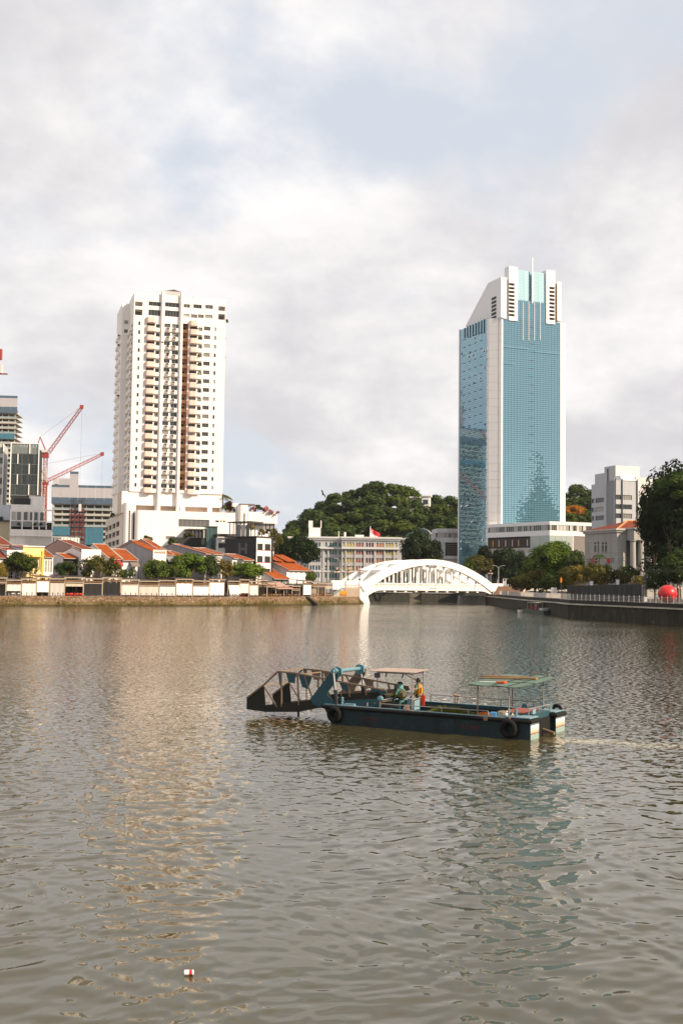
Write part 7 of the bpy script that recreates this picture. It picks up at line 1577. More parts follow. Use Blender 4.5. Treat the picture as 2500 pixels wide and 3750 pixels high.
    N_, F_ = side_pts['n'], side_pts['f']; b = MB()
    for i in (0, 3): b.beam(N_[i], F_[i], 0.06)
    b.beam(N_[0].lerp(N_[5], 0.18), F_[0].lerp(F_[5], 0.18), 0.05); b.obj('cross_bar', m_rustbar, root)
    b = MB(); fl = [(-4.75, 0.27), (-3.7, 0.24), (-1.9, 0.42), (-0.66, 0.72), (1.6, 1.12), (2.3, 1.25)]
    for (u, v) in zip(fl, fl[1:]): b.hexa([(u[0], yN + 0.06, u[1]), (v[0], yN + 0.06, v[1]), (v[0], yF - 0.005, v[1]), (u[0], yF - 0.005, u[1])], [(u[0], yN + 0.06, u[1] + 0.05), (v[0], yN + 0.06, v[1] + 0.05), (v[0], yF - 0.005, v[1] + 0.05), (u[0], yF - 0.005, u[1] + 0.05)])
    b.obj('conveyor_tray', m_mud, root)
    b = MB()
    for k in range(22): t = k / 21; x = -1.6 + 3.9 * t; z = float(np.interp(x, [f[0] for f in fl], [f[1] for f in fl])) + 0.06; b.box(x, yN + 0.1, z, x + 0.04, yF - 0.05, z + 0.05)
    b.obj('belt_slats', m_rustbar, root)
    # tines and hanging weed under the lip
    b = MB(); rng = random.Random(9)
    for k in range(16): y = yN + (yF - yN) * k / 15; b.beam((-3.7, y, 0.26), (-3.25 + rng.uniform(-.1, .1), y, 0.5), 0.02)
    for k in range(12): x = rng.uniform(-4.6, -1.0); z = float(np.interp(x, [f[0] for f in fl], [f[1] for f in fl])); y = rng.choice((yN + 0.02, rng.uniform(yN, yF))); b.tube((x, y, z), (x + rng.uniform(-.04, .04), y, z - rng.uniform(0.05, 0.18)), 0.02, 4, 0.006)
    b.tube((-1.95, yN, 0.4), (-1.93, yN, 0.12), 0.05, 6); b.obj('hanging_weed', m_mud, root)
    # ---- lifting arms, cross tube, hydraulic rams
    for s, y in (('n', 0.22), ('f', 2.6)):
        o_ = [(-0.35, 2.02), (-0.02, 2.3), (0.22, 2.22), (0.16, 1.98), (-0.18, 1.55), (-0.33, 1.38), (-0.36, 1.22), (-0.25, 1.07), (0.0, 0.98), (0.55, 1.0), (0.5, 0.72), (-0.6, 0.62), (-1.08, 0.72), (-1.25, 1.0), (-1.05, 1.2)]
        b = MB(); b.extr([(x, y, z) for x, z in o_][::-1], (0, 0.09, 0)); b.obj('lifting_arm', m_teal if s == 'n' else m_rustbar, root)
        b = MB(); b.lathe([(0.03, 0), (0.15, 0.01), (0.15, 0.12), (0.03, 0.13)], 12, (-0.02, y - 0.06, 2.24), axis='y'); b.obj('pivot_boss', m_cyan, root)
        b = MB(); b.tube((0.02, y - 0.12, 2.18), (0.12, y - 0.12, 1.45), 0.04, 8); ram = b.obj('ram_rod', m_steel, root); b = MB(); b.tube((0.12, y - 0.12, 1.46), (0.2, y - 0.12, zg + 0.03 if s == 'n' else 0.75), 0.085, 10); b.obj('ram_cylinder', m_black, ram)
        b = MB(); b.path([(0.2, y - 0.12, 1.35), (0.36, y - 0.1, 1.38), (0.42, y - 0.1, 1.2), (0.32, y - 0.1, 1.0)], 0.018, 5); b.obj('hose', m_black, ram)
    b = MB(); b.tube((-0.02, 0.05, 2.24), (-0.02, 2.85, 2.24), 0.085, 12); b.obj('cross_tube', m_cyan, root)
    for y in (0.45, 2.4): b = MB(); b.extr([(-0.24, y, 2.08), (0.0, y, 1.95), (0.22, y, 2.1), (0.2, y, 2.38), (0.0, y, 2.44), (-0.2, y, 2.38)], (0, 0.1, 0)); b.obj('tube_bracket', m_cyan, root)
    # ---- machinery under the conveyor head
    b = MB(); b.box(0.8, 0.6, 0.12, 2.4, 2.3, 0.75); b.box(1.0, 0.45, 0.75, 1.8, 0.6, 1.1); b.obj('machinery', m_mud, root)
    b = MB(); b.extr([(-0.6, 0.30, 0.72), (2.2, 0.30, 0.85), (2.2, 0.30, 1.18), (0.2, 0.30, 0.98)], (0, 0.05, 0)); b.obj('conveyor_side', m_teal, root)
    b = MB(); b.lathe([(0.04, 0), (0.11, 0.02), (0.11, 0.18), (0.04, 0.2)], 12, (2.25, 0.2, 1.2), axis='y'); b.obj('drum_motor', m_cyan, root); b = MB(); b.lathe([(0.04, 0), (0.10, 0.0), (0.10, 1.9), (0.04, 1.9)], 10, (2.35, 0.45, 1.26), axis='y'); b.obj('conveyor_drum', m_mud, root)
    b = MB(); b.beam((2.0, 0.25, 0.98), (2.55, 2.0, 1.2), 0.08, 0.05); b.obj('timber', m_wood, root)
    b = MB(); b.path([(2.3, 0.2, 1.1), (2.32, 0.15, 0.95), (2.28, 0.12, 0.75)], 0.015, 5); b.path([(1.7, 0.15, 1.0), (1.72, 0.1, 0.85)], 0.03, 5); b.obj('loose_rope', m_rustbar, root)
    # ---- bollards, fittings
    for (x, y) in ((0.15, 0.2), (0.42, 0.2), (L - 0.98, 0.22), (L - 0.68, 0.22), (L - 0.85, BM - 0.3), (L - 0.5, BM - 0.3), (0.2, BM - 0.3), (0.5, BM - 0.3)):
        b = MB(); b.lathe([(0.055, 0), (0.055, 0.26), (0.07, 0.27), (0.07, 0.31), (0.02, 0.33)], 10, (x, y, zg + 0.03)); b.tube((x - 0.1, y, zg + 0.2), (x + 0.1, y, zg + 0.2), 0.018, 6); b.obj('mooring_post', m_cyan, root)
    b = MB(); b.box(0.55, 0.15, zg + 0.03, 1.05, 0.5, zg + 0.1); b.obj('foredeck_hatch', m_sky, root)
    b = MB(); b.extr([(L - 1.6 + 0.14 * math.cos(math.pi * k / 8), BM - 0.5, zg + 0.12 + 0.14 * math.sin(math.pi * k / 8)) for k in range(9)] + [(L - 1.74, BM - 0.5, zg + 0.03), (L - 1.46, BM - 0.5, zg + 0.03)], (0, 0.04, 0)); b.obj('tow_eye', m_cyan, root)
    # ---- tyres
    for (x, y, z, r_, nm) in ((0.22, -0.14, 0.42, 0.36, 0), (L - 0.86, -0.15, 0.42, 0.38, 1), (L - 0.3, BM - 0.1, zg + 0.05, 0.26, 2)):
        b = MB(); n, m = 20, 8; rr = r_ * 0.30; vs_ = []; 
        for i in range(n):
            A_ = 2 * math.pi * i / n
            for j in range(m): B_ = 2 * math.pi * j / m; d = r_ - rr + rr * math.cos(B_); vs_.append((x + d * math.cos(A_), y + rr * 0.95 * math.sin(B_), z + d * math.sin(A_)))
        b.add(vs_, [(i * m + j, i * m + (j + 1) % m, ((i + 1) % n) * m + (j + 1) % m, ((i + 1) % n) * m + j) for i in range(n) for j in range(m)]); b.obj('tyre_fender', m_rubber, root, smooth=True)
    b = MB(); b.path([(L - 0.86, -0.1, 0.8), (L - 0.8, 0.05, zg + 0.06), (L - 0.68, 0.22, zg + 0.2)], 0.018, 5); b.obj('tyre_rope', m_rustbar, root)
    b = MB(); b.box(L - 1.95, -0.125, zg - 0.14, L - 1.78, -0.11, zg + 0.02); b.obj('registration_plate', m_rustbar, root)
    # ---- rails
    def rail(pts, ups, r_=0.022):
        b = MB(); b.path(pts, r_, 6)
        for u in ups: b.tube(u, (u[0], u[1], zg + 0.02), r_, 6)
        b.obj('rail', M('rail_steel', (0.30, 0.29, 0.28), 0.4, 0.15, metal=0.4) if 'rail_steel' not in bpy.data.materials else bpy.data.materials['rail_steel'], root)
    zr = zg + 0.22
    rail([(2.35, 0.1, zg + 0.02), (2.4, 0.1, zr - 0.02), (L - 1.85, 0.1, zr), (L - 1.8, 0.1, zg + 0.02)], [(3.6, 0.1, zr), (5.25, 0.1, zr), (6.45, 0.1, zr)])
    rail([(2.9, BM - 0.1, zg + 0.02), (2.9, BM - 0.1, zr + 0.12), (L - 0.75, BM - 0.1, zr + 0.12)], [(4.1, BM - 0.1, zr + 0.12), (6.3, BM - 0.1, zr + 0.12), (7.5, BM - 0.1, zr + 0.12), (L - 1.35, BM - 0.1, zr + 0.12)])
    rail([(L - 0.3, 0.6, zg + 0.03), (L - 0.3, 0.6, zr + 0.13), (L - 0.3, 3.0, zr + 0.13), (L - 0.3, 3.0, zg + 0.03)], [(L - 0.3, 1.7, zr + 0.13)])
    b = MB(); b.box(L - 0.32, 1.0, zg + 0.1, L - 0.29, 1.35, zg + 0.3); b.obj('rail_plate', m_sky, root)
    # rope hitches on the near rail
    b = MB(); rng = random.Random(3)
    for k in range(7): b.path([(3.6 + rng.uniform(-.1, .15), 0.08, zr + 0.02), (3.62 + rng.uniform(-.1, .2), 0.02, zr - 0.15), (3.65 + rng.uniform(-.1, .35), 0.0, zg + rng.uniform(-0.04, 0.05))], 0.02, 5)
    b.obj('rope_hitch', M('old_rope', (0.34, 0.24, 0.17), 0.9), root)
    b = MB(); b.path([(4.1, BM - 0.12, zr + 0.2), (4.25, BM - 0.1, zr + 0.1), (4.2, BM - 0.12, zg)], 0.035, 6); b.path([(4.05, BM - 0.12, zr + 0.16), (4.35, BM - 0.1, zr + 0.14)], 0.05, 6); b.obj('rope_hitch', bpy.data.materials['old_rope'], root)
    # ---- forward canopy on bent pipes
    zc = 2.30
    b = MB(); b.hexa([(1.35, 0.55, zc), (3.75, 0.55, zc + 0.03), (3.55, 2.3, zc + 0.06), (1.4, 2.3, zc + 0.03)], [(1.35, 0.55, zc + 0.025), (3.75, 0.55, zc + 0.055), (3.55, 2.3, zc + 0.085), (1.4, 2.3, zc + 0.055)]); c1 = b.obj('forward_canopy', M('bleached_board', (0.34, 0.265, 0.22), 0.8, 0.12, 2.0), root)
    b = MB(); b.path([(3.62, 0.62, zg), (3.6, 0.62, zc - 0.06), (3.5, 0.65, zc - 0.02), (1.9, 0.65, zc - 0.02)], 0.028, 6); b.path([(3.35, 2.2, zg), (3.33, 2.2, zc - 0.04), (3.2, 2.2, zc - 0.02), (1.8, 2.2, zc - 0.02)], 0.028, 6); b.tube((1.9, 0.65, zc - 0.02), (1.9, 0.65, 1.1), 0.025, 6); b.tube((3.6, 0.62, zc - 0.03), (3.33, 2.2, zc - 0.03), 0.025, 6); b.tube((2.1, 2.2, zc - 0.05), (3.33, 2.2, 1.75), 0.02, 6); b.tube((3.6, 0.62, 1.62), (3.33, 2.2, 1.62), 0.022, 6); b.tube((3.6, 0.62, 1.18), (3.33, 2.2, 1.18), 0.022, 6); b.obj('canopy_frame', m_pole, c1)
    b = MB(); b.box(1.78, 0.6, zc - 0.26, 1.98, 0.75, zc - 0.06); b.obj('work_lamp', m_dkgrey, c1)
    for x in (2.3, 3.1): b = MB(); b.path([(x, 0.7, zc - 0.02), (x + 0.03, 0.68, zc - 0.12), (x - 0.02, 0.7, zc - 0.2)], 0.03, 5); b.obj('cloth_tie', m_black, c1)
    # ---- aft canopy: green sheet on a pipe grid
    t = NT('green_canopy_sheet'); d = t.n('ShaderNodeBsdfDiffuse'); tr = t.n('ShaderNodeBsdfTranslucent'); nn = t.noise(t.pos(), 2.0, 4); cc = t.mix(nn, (0.13, 0.20, 0.165, 1), (0.18, 0.25, 0.215, 1)); t.l(cc, d.inputs[0]); t.l(cc, tr.inputs[0]); ms = t.n('ShaderNodeMixShader'); ms.inputs[0].default_value = 0.25; t.l(d.outputs[0], ms.inputs[1]); t.l(tr.outputs[0], ms.inputs[2]); t.l(ms.outputs[0], t.out.inputs[0])
    b = MB(); nx, ny = 10, 6; g = lambda i, j: (6.35 + (2.45 + 0.0) * i / nx + 0.10 * j / ny, -0.15 + 4.1 * j / ny, 2.05 + 0.16 * j / ny + 0.02 * math.sin(i * 1.3) * math.sin(j * 1.1 + 1))
    vs_ = [g(i, j) for i in range(nx + 1) for j in range(ny + 1)]; fs = [(i * (ny + 1) + j, (i + 1) * (ny + 1) + j, (i + 1) * (ny + 1) + j + 1, i * (ny + 1) + j + 1) for i in range(nx) for j in range(ny)]; b.add(vs_, fs)
    b.add([(x, y, z + 0.012) for x, y, z in vs_], [f[::-1] for f in fs]); c2 = b.obj('aft_canopy', t.mat, root)
    b = MB()
    for (x, y, z) in ((6.87, 0.08, 2.04), (8.22, 0.08, 2.05), (6.92, 3.6, 2.18), (8.32, 3.6, 2.18)): b.tube((x, y, zg), (x, y, z), 0.026, 6)
    for x in (6.87, 8.22): b.tube((x, 0.08, 2.03), (x + 0.08, 3.6, 2.17), 0.022, 6)
    for (y, z) in ((0.08, 2.03), (1.8, 2.10), (3.6, 2.17)): b.tube((6.5, y, z), (8.7, y, z), 0.022, 6)
    b.obj('canopy_frame', m_pole, c2)
    b = MB()
    for (p, q) in (((6.4, 1.2, 2.12), (8.85, 1.3, 2.13)), ((7.6, -0.12, 2.09), (7.75, 3.9, 2.24)), ((8.25, -0.1, 2.09), (8.4, 3.9, 2.24)), ((6.9, 0.05, 2.04), (6.92, 0.04, 1.85))): b.tube(p, q, 0.012, 5)
    b.obj('lashing', m_black, c2)
    # registration on the hull, dark red letters
    def lettering(txt, x, z, size):
        cu = bpy.data.curves.new('text', 'FONT'); cu.body = txt; cu.size = size; cu.extrude = 0.002; cu.space_character = 1.08; tmp = bpy.data.objects.new('text', cu); C.objects.link(tmp)
        dg = bpy.context.evaluated_depsgraph_get(); me = bpy.data.meshes.new_from_object(tmp.evaluated_get(dg)); bpy.data.objects.remove(tmp); me.materials.clear(); me.materials.append(bpy.data.materials.get('hull_letter') or M('hull_letter', (0.09, 0.018, 0.016), 0.6, 0.3, 6.0))
        o = put('lettering', me, root, (x, -0.006, z)); o.rotation_euler = (math.pi / 2, 0, 0)
    lettering('RC948', 1.50, 0.24, 0.27); lettering('RC948', 6.18, 0.24, 0.27)
    return F, root, zg
HF, boat_o, ZG = boat()
def on_boat(x, y, z): return HF.w(x, y, z)
# ---- loads and loose things aboard
def boat_things():
    rng = random.Random(12); vv = []; ln = leaves('cut_weed', (0.13, 0.14, 0.02), (0.22, 0.20, 0.035), (0.07, 0.09, 0.015))
    def heap(x0, x1, y0, y1, z0, h, n, s):
        for _ in range(n):
            u, v = rng.random(), rng.random(); x, y = x0 + (x1 - x0) * u, y0 + (y1 - y0) * v; z = z0 + h * (math.sin(math.pi * u) ** 0.6) * (0.6 + 0.4 * math.sin(math.pi * v)) * rng.uniform(0.75, 1.0)
            a = rng.random() * 6.28; d = Vector((math.cos(a), math.sin(a), rng.uniform(-0.1, 0.55))).normalized() * s * rng.uniform(0.6, 1.5); w_ = Vector((-math.sin(a), math.cos(a), 0)) * 0.013; p = on_boat(x, y, z)
            vv.extend([p - w_, p + w_, p + d + w_ * 0.3, p + d - w_ * 0.3])
    heap(3.5, 6.0, 0.2, 3.2, 0.15, 0.72, 6000, 0.17)
    b = MB(); n = 14
    core = [[on_boat(3.5 + 2.5 * i / n, 0.2 + 3.0 * j / 8, 0.13 + 0.56 * (math.sin(math.pi * max(0.02, min(0.98, i / n))) ** 0.6) * (0.6 + 0.4 * math.sin(math.pi * j / 8))) for j in range(9)] for i in range(n + 1)]
    for i in range(n):
        for j in range(8): vv.extend([core[i][j], core[i + 1][j], core[i + 1][j + 1], core[i][j + 1]])
    o = put('weed_heap', npmesh('weed_heap', np.array([tuple(x) for x in vv]), np.arange(len(vv)).reshape(-1, 4), ln)); stuff(o); o['label'] = 'heap of cut yellow green river weed in the boat'; o['category'] = 'weeds'
    vv.clear(); heap(1.9, 2.9, 0.9, 2.3, 1.22, 0.14, 900, 0.12); heap(-3.6, -1.4, 0.6, 2.3, 0.32, 0.16, 500, 0.1)
    o = put('weed_on_conveyor', npmesh('weed_on_conveyor', np.array([tuple(x) for x in vv]), np.arange(len(vv)).reshape(-1, 4), ln)); stuff(o); o['label'] = 'tangled weed riding on the conveyor belt'; o['category'] = 'weeds'
    a = HF.a
    def small(name, mb, mats, x, y, z, label, cat, smooth=False): o = mb.obj(name, mats, None, on_boat(x, y, z), a, smooth); return tag(o, label, cat)
    zb = ZG - 0.148
    b = MB(); b.box(0, 0, 0, 2.0, 0.9, 0.4); b.box(-0.05, -0.02, 0.4, 2.05, 0.92, 0.45); small('side_locker', b, m_teal, 6.6, 0.16, ZG - 0.6, 'teal side locker carrying the crate and bottles', 'locker')
    b = MB(); t_ = 0.02; b.hexa([(0, 0, 0), (0.5, 0, 0), (0.5, 0.4, 0), (0, 0.4, 0)], [(-0.05, -0.05, 0.02), (0.55, -0.05, 0.02), (0.55, 0.45, 0.02), (-0.05, 0.45, 0.02)])
    for (x0, y0, x1, y1) in ((-0.05, -0.05, 0.55, -0.03), (-0.05, 0.43, 0.55, 0.45), (-0.05, -0.03, -0.03, 0.43), (0.53, -0.03, 0.55, 0.43)): b.box(x0, y0, 0.02, x1, y1, 0.24)
    small('orange_crate', b, M('orange_plastic', (0.60, 0.17, 0.02), 0.5), 6.85, 0.3, zb, 'open orange plastic crate on the near deck', 'crate')
    b = MB(); b.hexa([(0, 0, 0), (0.42, 0, 0), (0.42, 0.42, 0), (0, 0.42, 0)], [(0.07, 0.07, 0.3), (0.35, 0.07, 0.3), (0.35, 0.35, 0.3), (0.07, 0.35, 0.3)]); b.extr([(0.12, -0.006, 0.0), (0.30, -0.006, 0.0), (0.29, 0.012, 0.12), (0.21, 0.02, 0.17), (0.13, 0.012, 0.12)], (0, -0.005, 0), 1)
    small('plastic_stool', b, [M('blue_plastic', (0.06, 0.30, 0.62), 0.4), m_dark], 7.22, 0.22, zb, 'bright blue plastic stool beside the orange crate', 'stool')
    b = MB(); b.box(0, 0, 0, 0.26, 0.2, 0.34); b.box(0.03, 0.03, 0.34, 0.12, 0.1, 0.38); b.box(0.14, 0.08, 0.36, 0.24, 0.12, 0.4); small('jerry_can', b, M('tan_plastic', (0.45, 0.38, 0.28), 0.6), 7.62, 0.35, zb, 'tan jerry can near the stern posts', 'can')
    b = MB(); b.lathe([(0.11, 0), (0.11, 0.24), (0.10, 0.26), (0.05, 0.32), (0.05, 0.38), (0.02, 0.39)], 12); b.lathe([(0.113, 0.05), (0.113, 0.2)], 12, m=1); small('paint_bottle', b, [m_wframe, M('blue_label', (0.03, 0.12, 0.45), 0.5)], 7.98, 0.45, zb, 'white bottle with blue label beside the jerry can', 'bottle', False)
    b = MB(); b.lathe([(0.06, 0), (0.07, 0.18), (0.03, 0.26), (0.03, 0.3)], 10); small('small_bottle', b, M('clear_plastic', (0.5, 0.5, 0.46), 0.2), 8.12, 0.7, zb, 'small pale bottle behind the blue labelled bottle', 'bottle')
    b = MB(); b.box(0, 0, 0, 0.36, 0.22, 0.12); b.tube((0.05, -0.02, 0.1), (0.05, 0.24, 0.1), 0.07, 8); small('blue_tool_box', b, m_cyan, 7.88, 0.12, zb, 'cyan tool box on the near gunwale', 'tool box')
    # tools on the aft canopy
    z = 2.13
    for k, (p, q, r_) in enumerate((((6.15, 1.75, 0.06), (7.9, 2.15, 0.08), 0.025), ((6.3, 2.0, 0.08), (7.7, 2.5, 0.10), 0.022), ((6.0, 2.3, 0.09), (8.0, 2.7, 0.11), 0.025), ((6.2, 2.7, 0.1), (7.9, 2.9, 0.12), 0.022))):
        b = MB(); b.tube((0, 0, 0), Vector(q) - Vector(p), r_, 6); b.obj
        small('wooden_pole', b, m_wood if k % 2 else M('dark_pole_%d' % k, (0.15, 0.10, 0.07), 0.8), p[0], p[1], z + p[2] - 0.01, '%s wooden pole from the near side lying on the green canopy' % ORD[k], 'pole')['group'] = 'wooden poles on the green canopy'
    b = MB(); b.tube((0, 0, 0.05), (0.75, 0.1, 0.06), 0.022, 6); b.obj; b.hexa([(0.72, -0.02, 0.03), (1.1, -0.05, 0.03), (1.1, 0.25, 0.03), (0.72, 0.2, 0.03)], [(0.72, 0.0, 0.09), (1.1, -0.03, 0.12), (1.1, 0.22, 0.12), (0.72, 0.18, 0.09)], 1); small('orange_scoop', b, [m_wframe, M('orange_blade', (0.55, 0.10, 0.02), 0.5)], 6.75, 0.55, z - 0.04, 'white handled scoop with orange blade on the green canopy', 'scoop')
    b = MB(); b.box(0, 0, 0, 0.75, 0.2, 0.06)
    for k in range(12): b.tube((0.05 + 0.06 * k, 0.1, 0.06), (0.05 + 0.06 * k, 0.1, 0.12 if k < 8 else 0.32), 0.01, 4)
    small('garden_rake', b, m_wood, 7.75, 2.3, z + 0.06, 'wooden rake head with upright tines on the green canopy', 'rake')
    b = MB(); b.extr([(0, 0, 0), (0.12, 0.02, 0.0), (0.16, 0.05, 0.42), (0.05, 0.02, 0.5), (-0.05, 0.0, 0.4)], (0, 0.05, 0)); small('red_flag_cloth', b, M('red_cloth', (0.42, 0.04, 0.02), 0.8), 3.42, 1.85, ZG + 0.03, 'red cloth hanging behind the crew by the canopy post', 'cloth')
    b = MB(); b.box(0, 0, 0, 0.34, 0.5, 0.46); small('console_box', b, m_sky, 3.05, 1.25, ZG - 0.1, 'pale blue control box behind the crew', 'box')
boat_things()

# ================================================================ people
def person(label, loc, rz, h, cloth, trous, skin, arms, hair=None, vest=None, hood=None, lean=0.0, group=None):
    """one continuous figure grown from a skeleton; faces +y in its own axes"""
    k = h / 1.70; J = []; E = []; Rr = []
    def j(p, r, par=None):
        J.append(Vector(p) * k); Rr.append(r * k); i = len(J) - 1
        if par is not None: E.append((par, i))
        return i
    l = lean; pel = j((0, 0, 0.93), 0.135); ab = j((0, 0.03 * l, 1.08), 0.13, pel); ch = j((0, 0.10 * l, 1.27), 0.15, ab); sh = j((0, 0.14 * l, 1.40), 0.115, ch); nk = j((0, 0.17 * l, 1.475), 0.055, sh); hd = j((0, 0.19 * l + 0.01, 1.56), 0.083, nk); tp = j((0, 0.2 * l + 0.01, 1.64), 0.07, hd)
    for s in (-1, 1):
        hip = j((0.09 * s, 0, 0.86), 0.09, pel); kn = j((0.10 * s, 0.02, 0.48), 0.062, hip); an = j((0.10 * s, -0.02, 0.09), 0.045, kn); j((0.11 * s, 0.13, 0.035), 0.035, an)
        so = j((0.185 * s, 0.12 * l, 1.385), 0.062, sh); el, wr = arms[0 if s < 0 else 1]; e_ = j(el, 0.045, so); w_ = j(wr, 0.03, e_); d = (Vector(wr) - Vector(el)).normalized(); pm = j(Vector(wr) + d * 0.06, 0.032, w_)
        side = d.cross(Vector((0, 0, 1))); side = side.normalized() if side.length > 0.1 else Vector((1, 0, 0)); nrm = side.cross(d)
        for q, ln_ in ((-0.03, 0.07), (-0.01, 0.085), (0.01, 0.08), (0.03, 0.065)): m_ = j(Vector(wr) + d * 0.105 + side * q, 0.0095, pm); j(Vector(wr) + d * (0.105 + ln_ * 0.7) + side * q - nrm * 0.03, 0.008, m_)
        th = j(Vector(wr) + d * 0.05 + side * 0.045, 0.011, pm); j(Vector(wr) + d * 0.09 + side * 0.06, 0.009, th)
    me = bpy.data.meshes.new('person'); me.from_pydata([tuple(p) for p in J], E, []); o = bpy.data.objects.new('person', me); C.objects.link(o)
    sk = o.modifiers.new('skin', 'SKIN'); sv_ = me.skin_vertices[0].data
    for i, r in enumerate(Rr): sv_[i].radius = (r, r * (0.78 if i in (pel, ab, ch, sh) else 1.0)); sv_[i].use_root = (i == 0)
    o.modifiers.new('sub', 'SUBSURF').levels = 1; dg = bpy.context.evaluated_depsgraph_get(); m2 = bpy.data.meshes.new_from_object(o.evaluated_get(dg)); bpy.data.objects.remove(o)
    for mm in (cloth, trous, skin): m2.materials.append(mm)
    wr_ = [Vector(a_[1]) * k for a_ in arms]; el_ = [Vector(a_[0]) * k for a_ in arms]
    for p in m2.polygons:
        c = p.center; idx = 0
        if c.z < 0.95 * k: idx = 1
        if c.z > 1.44 * k: idx = 2
        for w_, e_ in zip(wr_, el_):
            if (c - w_).dot((w_ - e_).normalized()) > -0.05 and (c - w_).length < 0.28: idx = 2
        p.material_index = idx; p.use_smooth = True
    root = put('person', m2, None, loc, rz); tag(root, label, 'person', group)
    hz = 1.585 * k; hy = (0.2 * l + 0.01) * k
    b = MB(); b.lathe([(0.005, -0.018), (0.014, 0.0), (0.005, 0.03)], 6, (0, hy + 0.085 * k, hz - 0.02)); b.obj('nose', skin, root)
    for s in (-1, 1):
        b = MB(); b.lathe([(0.002, -0.01), (0.011, 0), (0.002, 0.01)], 6, (0.03 * s, hy + 0.077 * k, hz + 0.005)); b.obj('eye', m_dark, root)
        b = MB(); b.lathe([(0.004, -0.03), (0.018, 0), (0.004, 0.03)], 6, (0.083 * s * k, hy, hz - 0.01)); b.obj('ear', skin, root)
    b = MB(); b.box(-0.022, hy + 0.078 * k, hz - 0.062, 0.022, hy + 0.086 * k, hz - 0.055); b.obj('mouth', m_red, root)
    if hair:
        b = MB(); n = 10; prof = [(0.092, -0.05), (0.098, 0.02), (0.088, 0.07), (0.055, 0.105), (0.01, 0.115)]; b.lathe([(r * k, z * k) for r, z in prof], n, (0, hy - 0.018, hz)); b.obj('hair', hair, root, smooth=True)
    if hood:
        b = MB(); b.lathe([(0.14, -0.17), (0.125, -0.1), (0.115, 0.0), (0.105, 0.07), (0.06, 0.12), (0.01, 0.13)], 12, (0, hy - 0.03, hz)); b.obj('head_cloth', hood[0], root, smooth=True)
        b = MB(); b.lathe([(0.04, 0.06), (0.17, 0.075), (0.175, 0.085), (0.11, 0.1), (0.09, 0.15), (0.01, 0.16)], 14, (0, hy, hz)); b.obj('hat', hood[1], root, smooth=True)
    if vest:
        b = MB(); n = 14; prof = [(0.165, 1.0), (0.178, 1.08), (0.188, 1.25), (0.178, 1.36), (0.12, 1.42)]
        vs_ = [(r * k * math.cos(2 * math.pi * i / n) * 1.02, r * k * math.sin(2 * math.pi * i / n) * 0.86 + 0.10 * l * (z - 1.0) / 0.35 * k, z * k) for r, z in prof for i in range(n)]
        b.add(vs_, [(a_ * n + i, a_ * n + (i + 1) % n, (a_ + 1) * n + (i + 1) % n, (a_ + 1) * n + i) for a_ in range(len(prof) - 1) for i in range(n)]); v_ = b.obj('vest', vest[0], root, smooth=True)
        b = MB(); b.box(-0.12 * k, -0.19 * k, 1.08 * k, 0.12 * k, -0.155 * k, 1.30 * k); b.obj('vest_back_panel', vest[1], v_)
    return root
m_skin = M('brown_skin', (0.13, 0.065, 0.04), 0.55, 0.05)
m_hair = M('black_hair', (0.012, 0.01, 0.009), 0.6)
face = HF.a + math.pi / 2                        # +y turned to the bow
p = on_boat(2.72, 1.35, 0.121)
person('crew member in teal shirt, head cloth and olive vest at the controls', p, face - 0.35, 1.70, M('teal_shirt', (0.07, 0.20, 0.19), 0.85), M('teal_trousers', (0.06, 0.15, 0.15), 0.85), m_skin,
       (((-0.30, 0.08, 1.10), (-0.22, 0.30, 0.95)), ((0.30, 0.05, 1.10), (0.26, 0.27, 0.92))), None, (M('olive_vest', (0.07, 0.075, 0.045), 0.85), M('olive_panel', (0.10, 0.10, 0.06), 0.85)), (M('teal_cloth', (0.14, 0.32, 0.33), 0.85), M('dark_hat', (0.04, 0.06, 0.055), 0.8)), 0.5)
p = on_boat(3.02, 2.35, 0.121); bx = MB(); bx.box(-0.3, -0.3, 0, 0.3, 0.3, 0.12); tag(bx.obj('wooden_step', m_wood, None, p, HF.a), 'low wooden step under the crew member in the orange vest', 'step')
person('crew member in green hoodie and orange life vest standing by the canopy', p + Vector((0, 0, 0.121)), face + 0.1, 1.74, M('green_hoodie', (0.10, 0.19, 0.10), 0.85), M('green_trousers', (0.05, 0.10, 0.07), 0.85), m_skin,
       (((-0.29, 0.02, 1.12), (-0.24, 0.2, 0.95)), ((0.29, 0.02, 1.12), (0.25, 0.2, 0.95))), m_hair, (M('orange_vest', (0.60, 0.20, 0.01), 0.7), M('orange_vest_panel', (0.68, 0.27, 0.02), 0.7)), None, 0.1)
P_ = at(2403, 2185, 222)
person('passer-by in light blue top left of the red ball', (P_.x, P_.y, ZR), 0.2, 1.66, M('light_blue_top', (0.20, 0.42, 0.55), 0.85), m_dkgrey, m_skin, (((-0.25, 0.02, 1.12), (-0.24, 0.12, 0.9)), ((0.25, 0.02, 1.12), (0.24, 0.12, 0.9))), m_hair)
P_ = at(2453, 2185, 209)
person('passer-by in dark clothes leaning in front of the red ball', (P_.x, P_.y, ZR), 1.2, 1.7, m_black, m_black, m_skin, (((-0.25, 0.1, 1.15), (-0.2, 0.35, 1.2)), ((0.25, 0.1, 1.15), (0.2, 0.35, 1.25))), m_hair, lean=1.2)
# ---- drifting can
p = onz(692, 3568); b = MB(); b.lathe([(0.03, -0.075), (0.042, -0.068), (0.042, 0.068), (0.03, 0.075)], 14, axis='x'); b.lathe([(0.0425, 0.005), (0.0425, 0.05)], 14, axis='x', m=1)
tag(b.obj('drink_can', [m_wframe, M('can_red', (0.5, 0.03, 0.03), 0.4)], None, (p.x, p.y, 0.025), 0.1), 'white and red drink can floating in the foreground water', 'can')
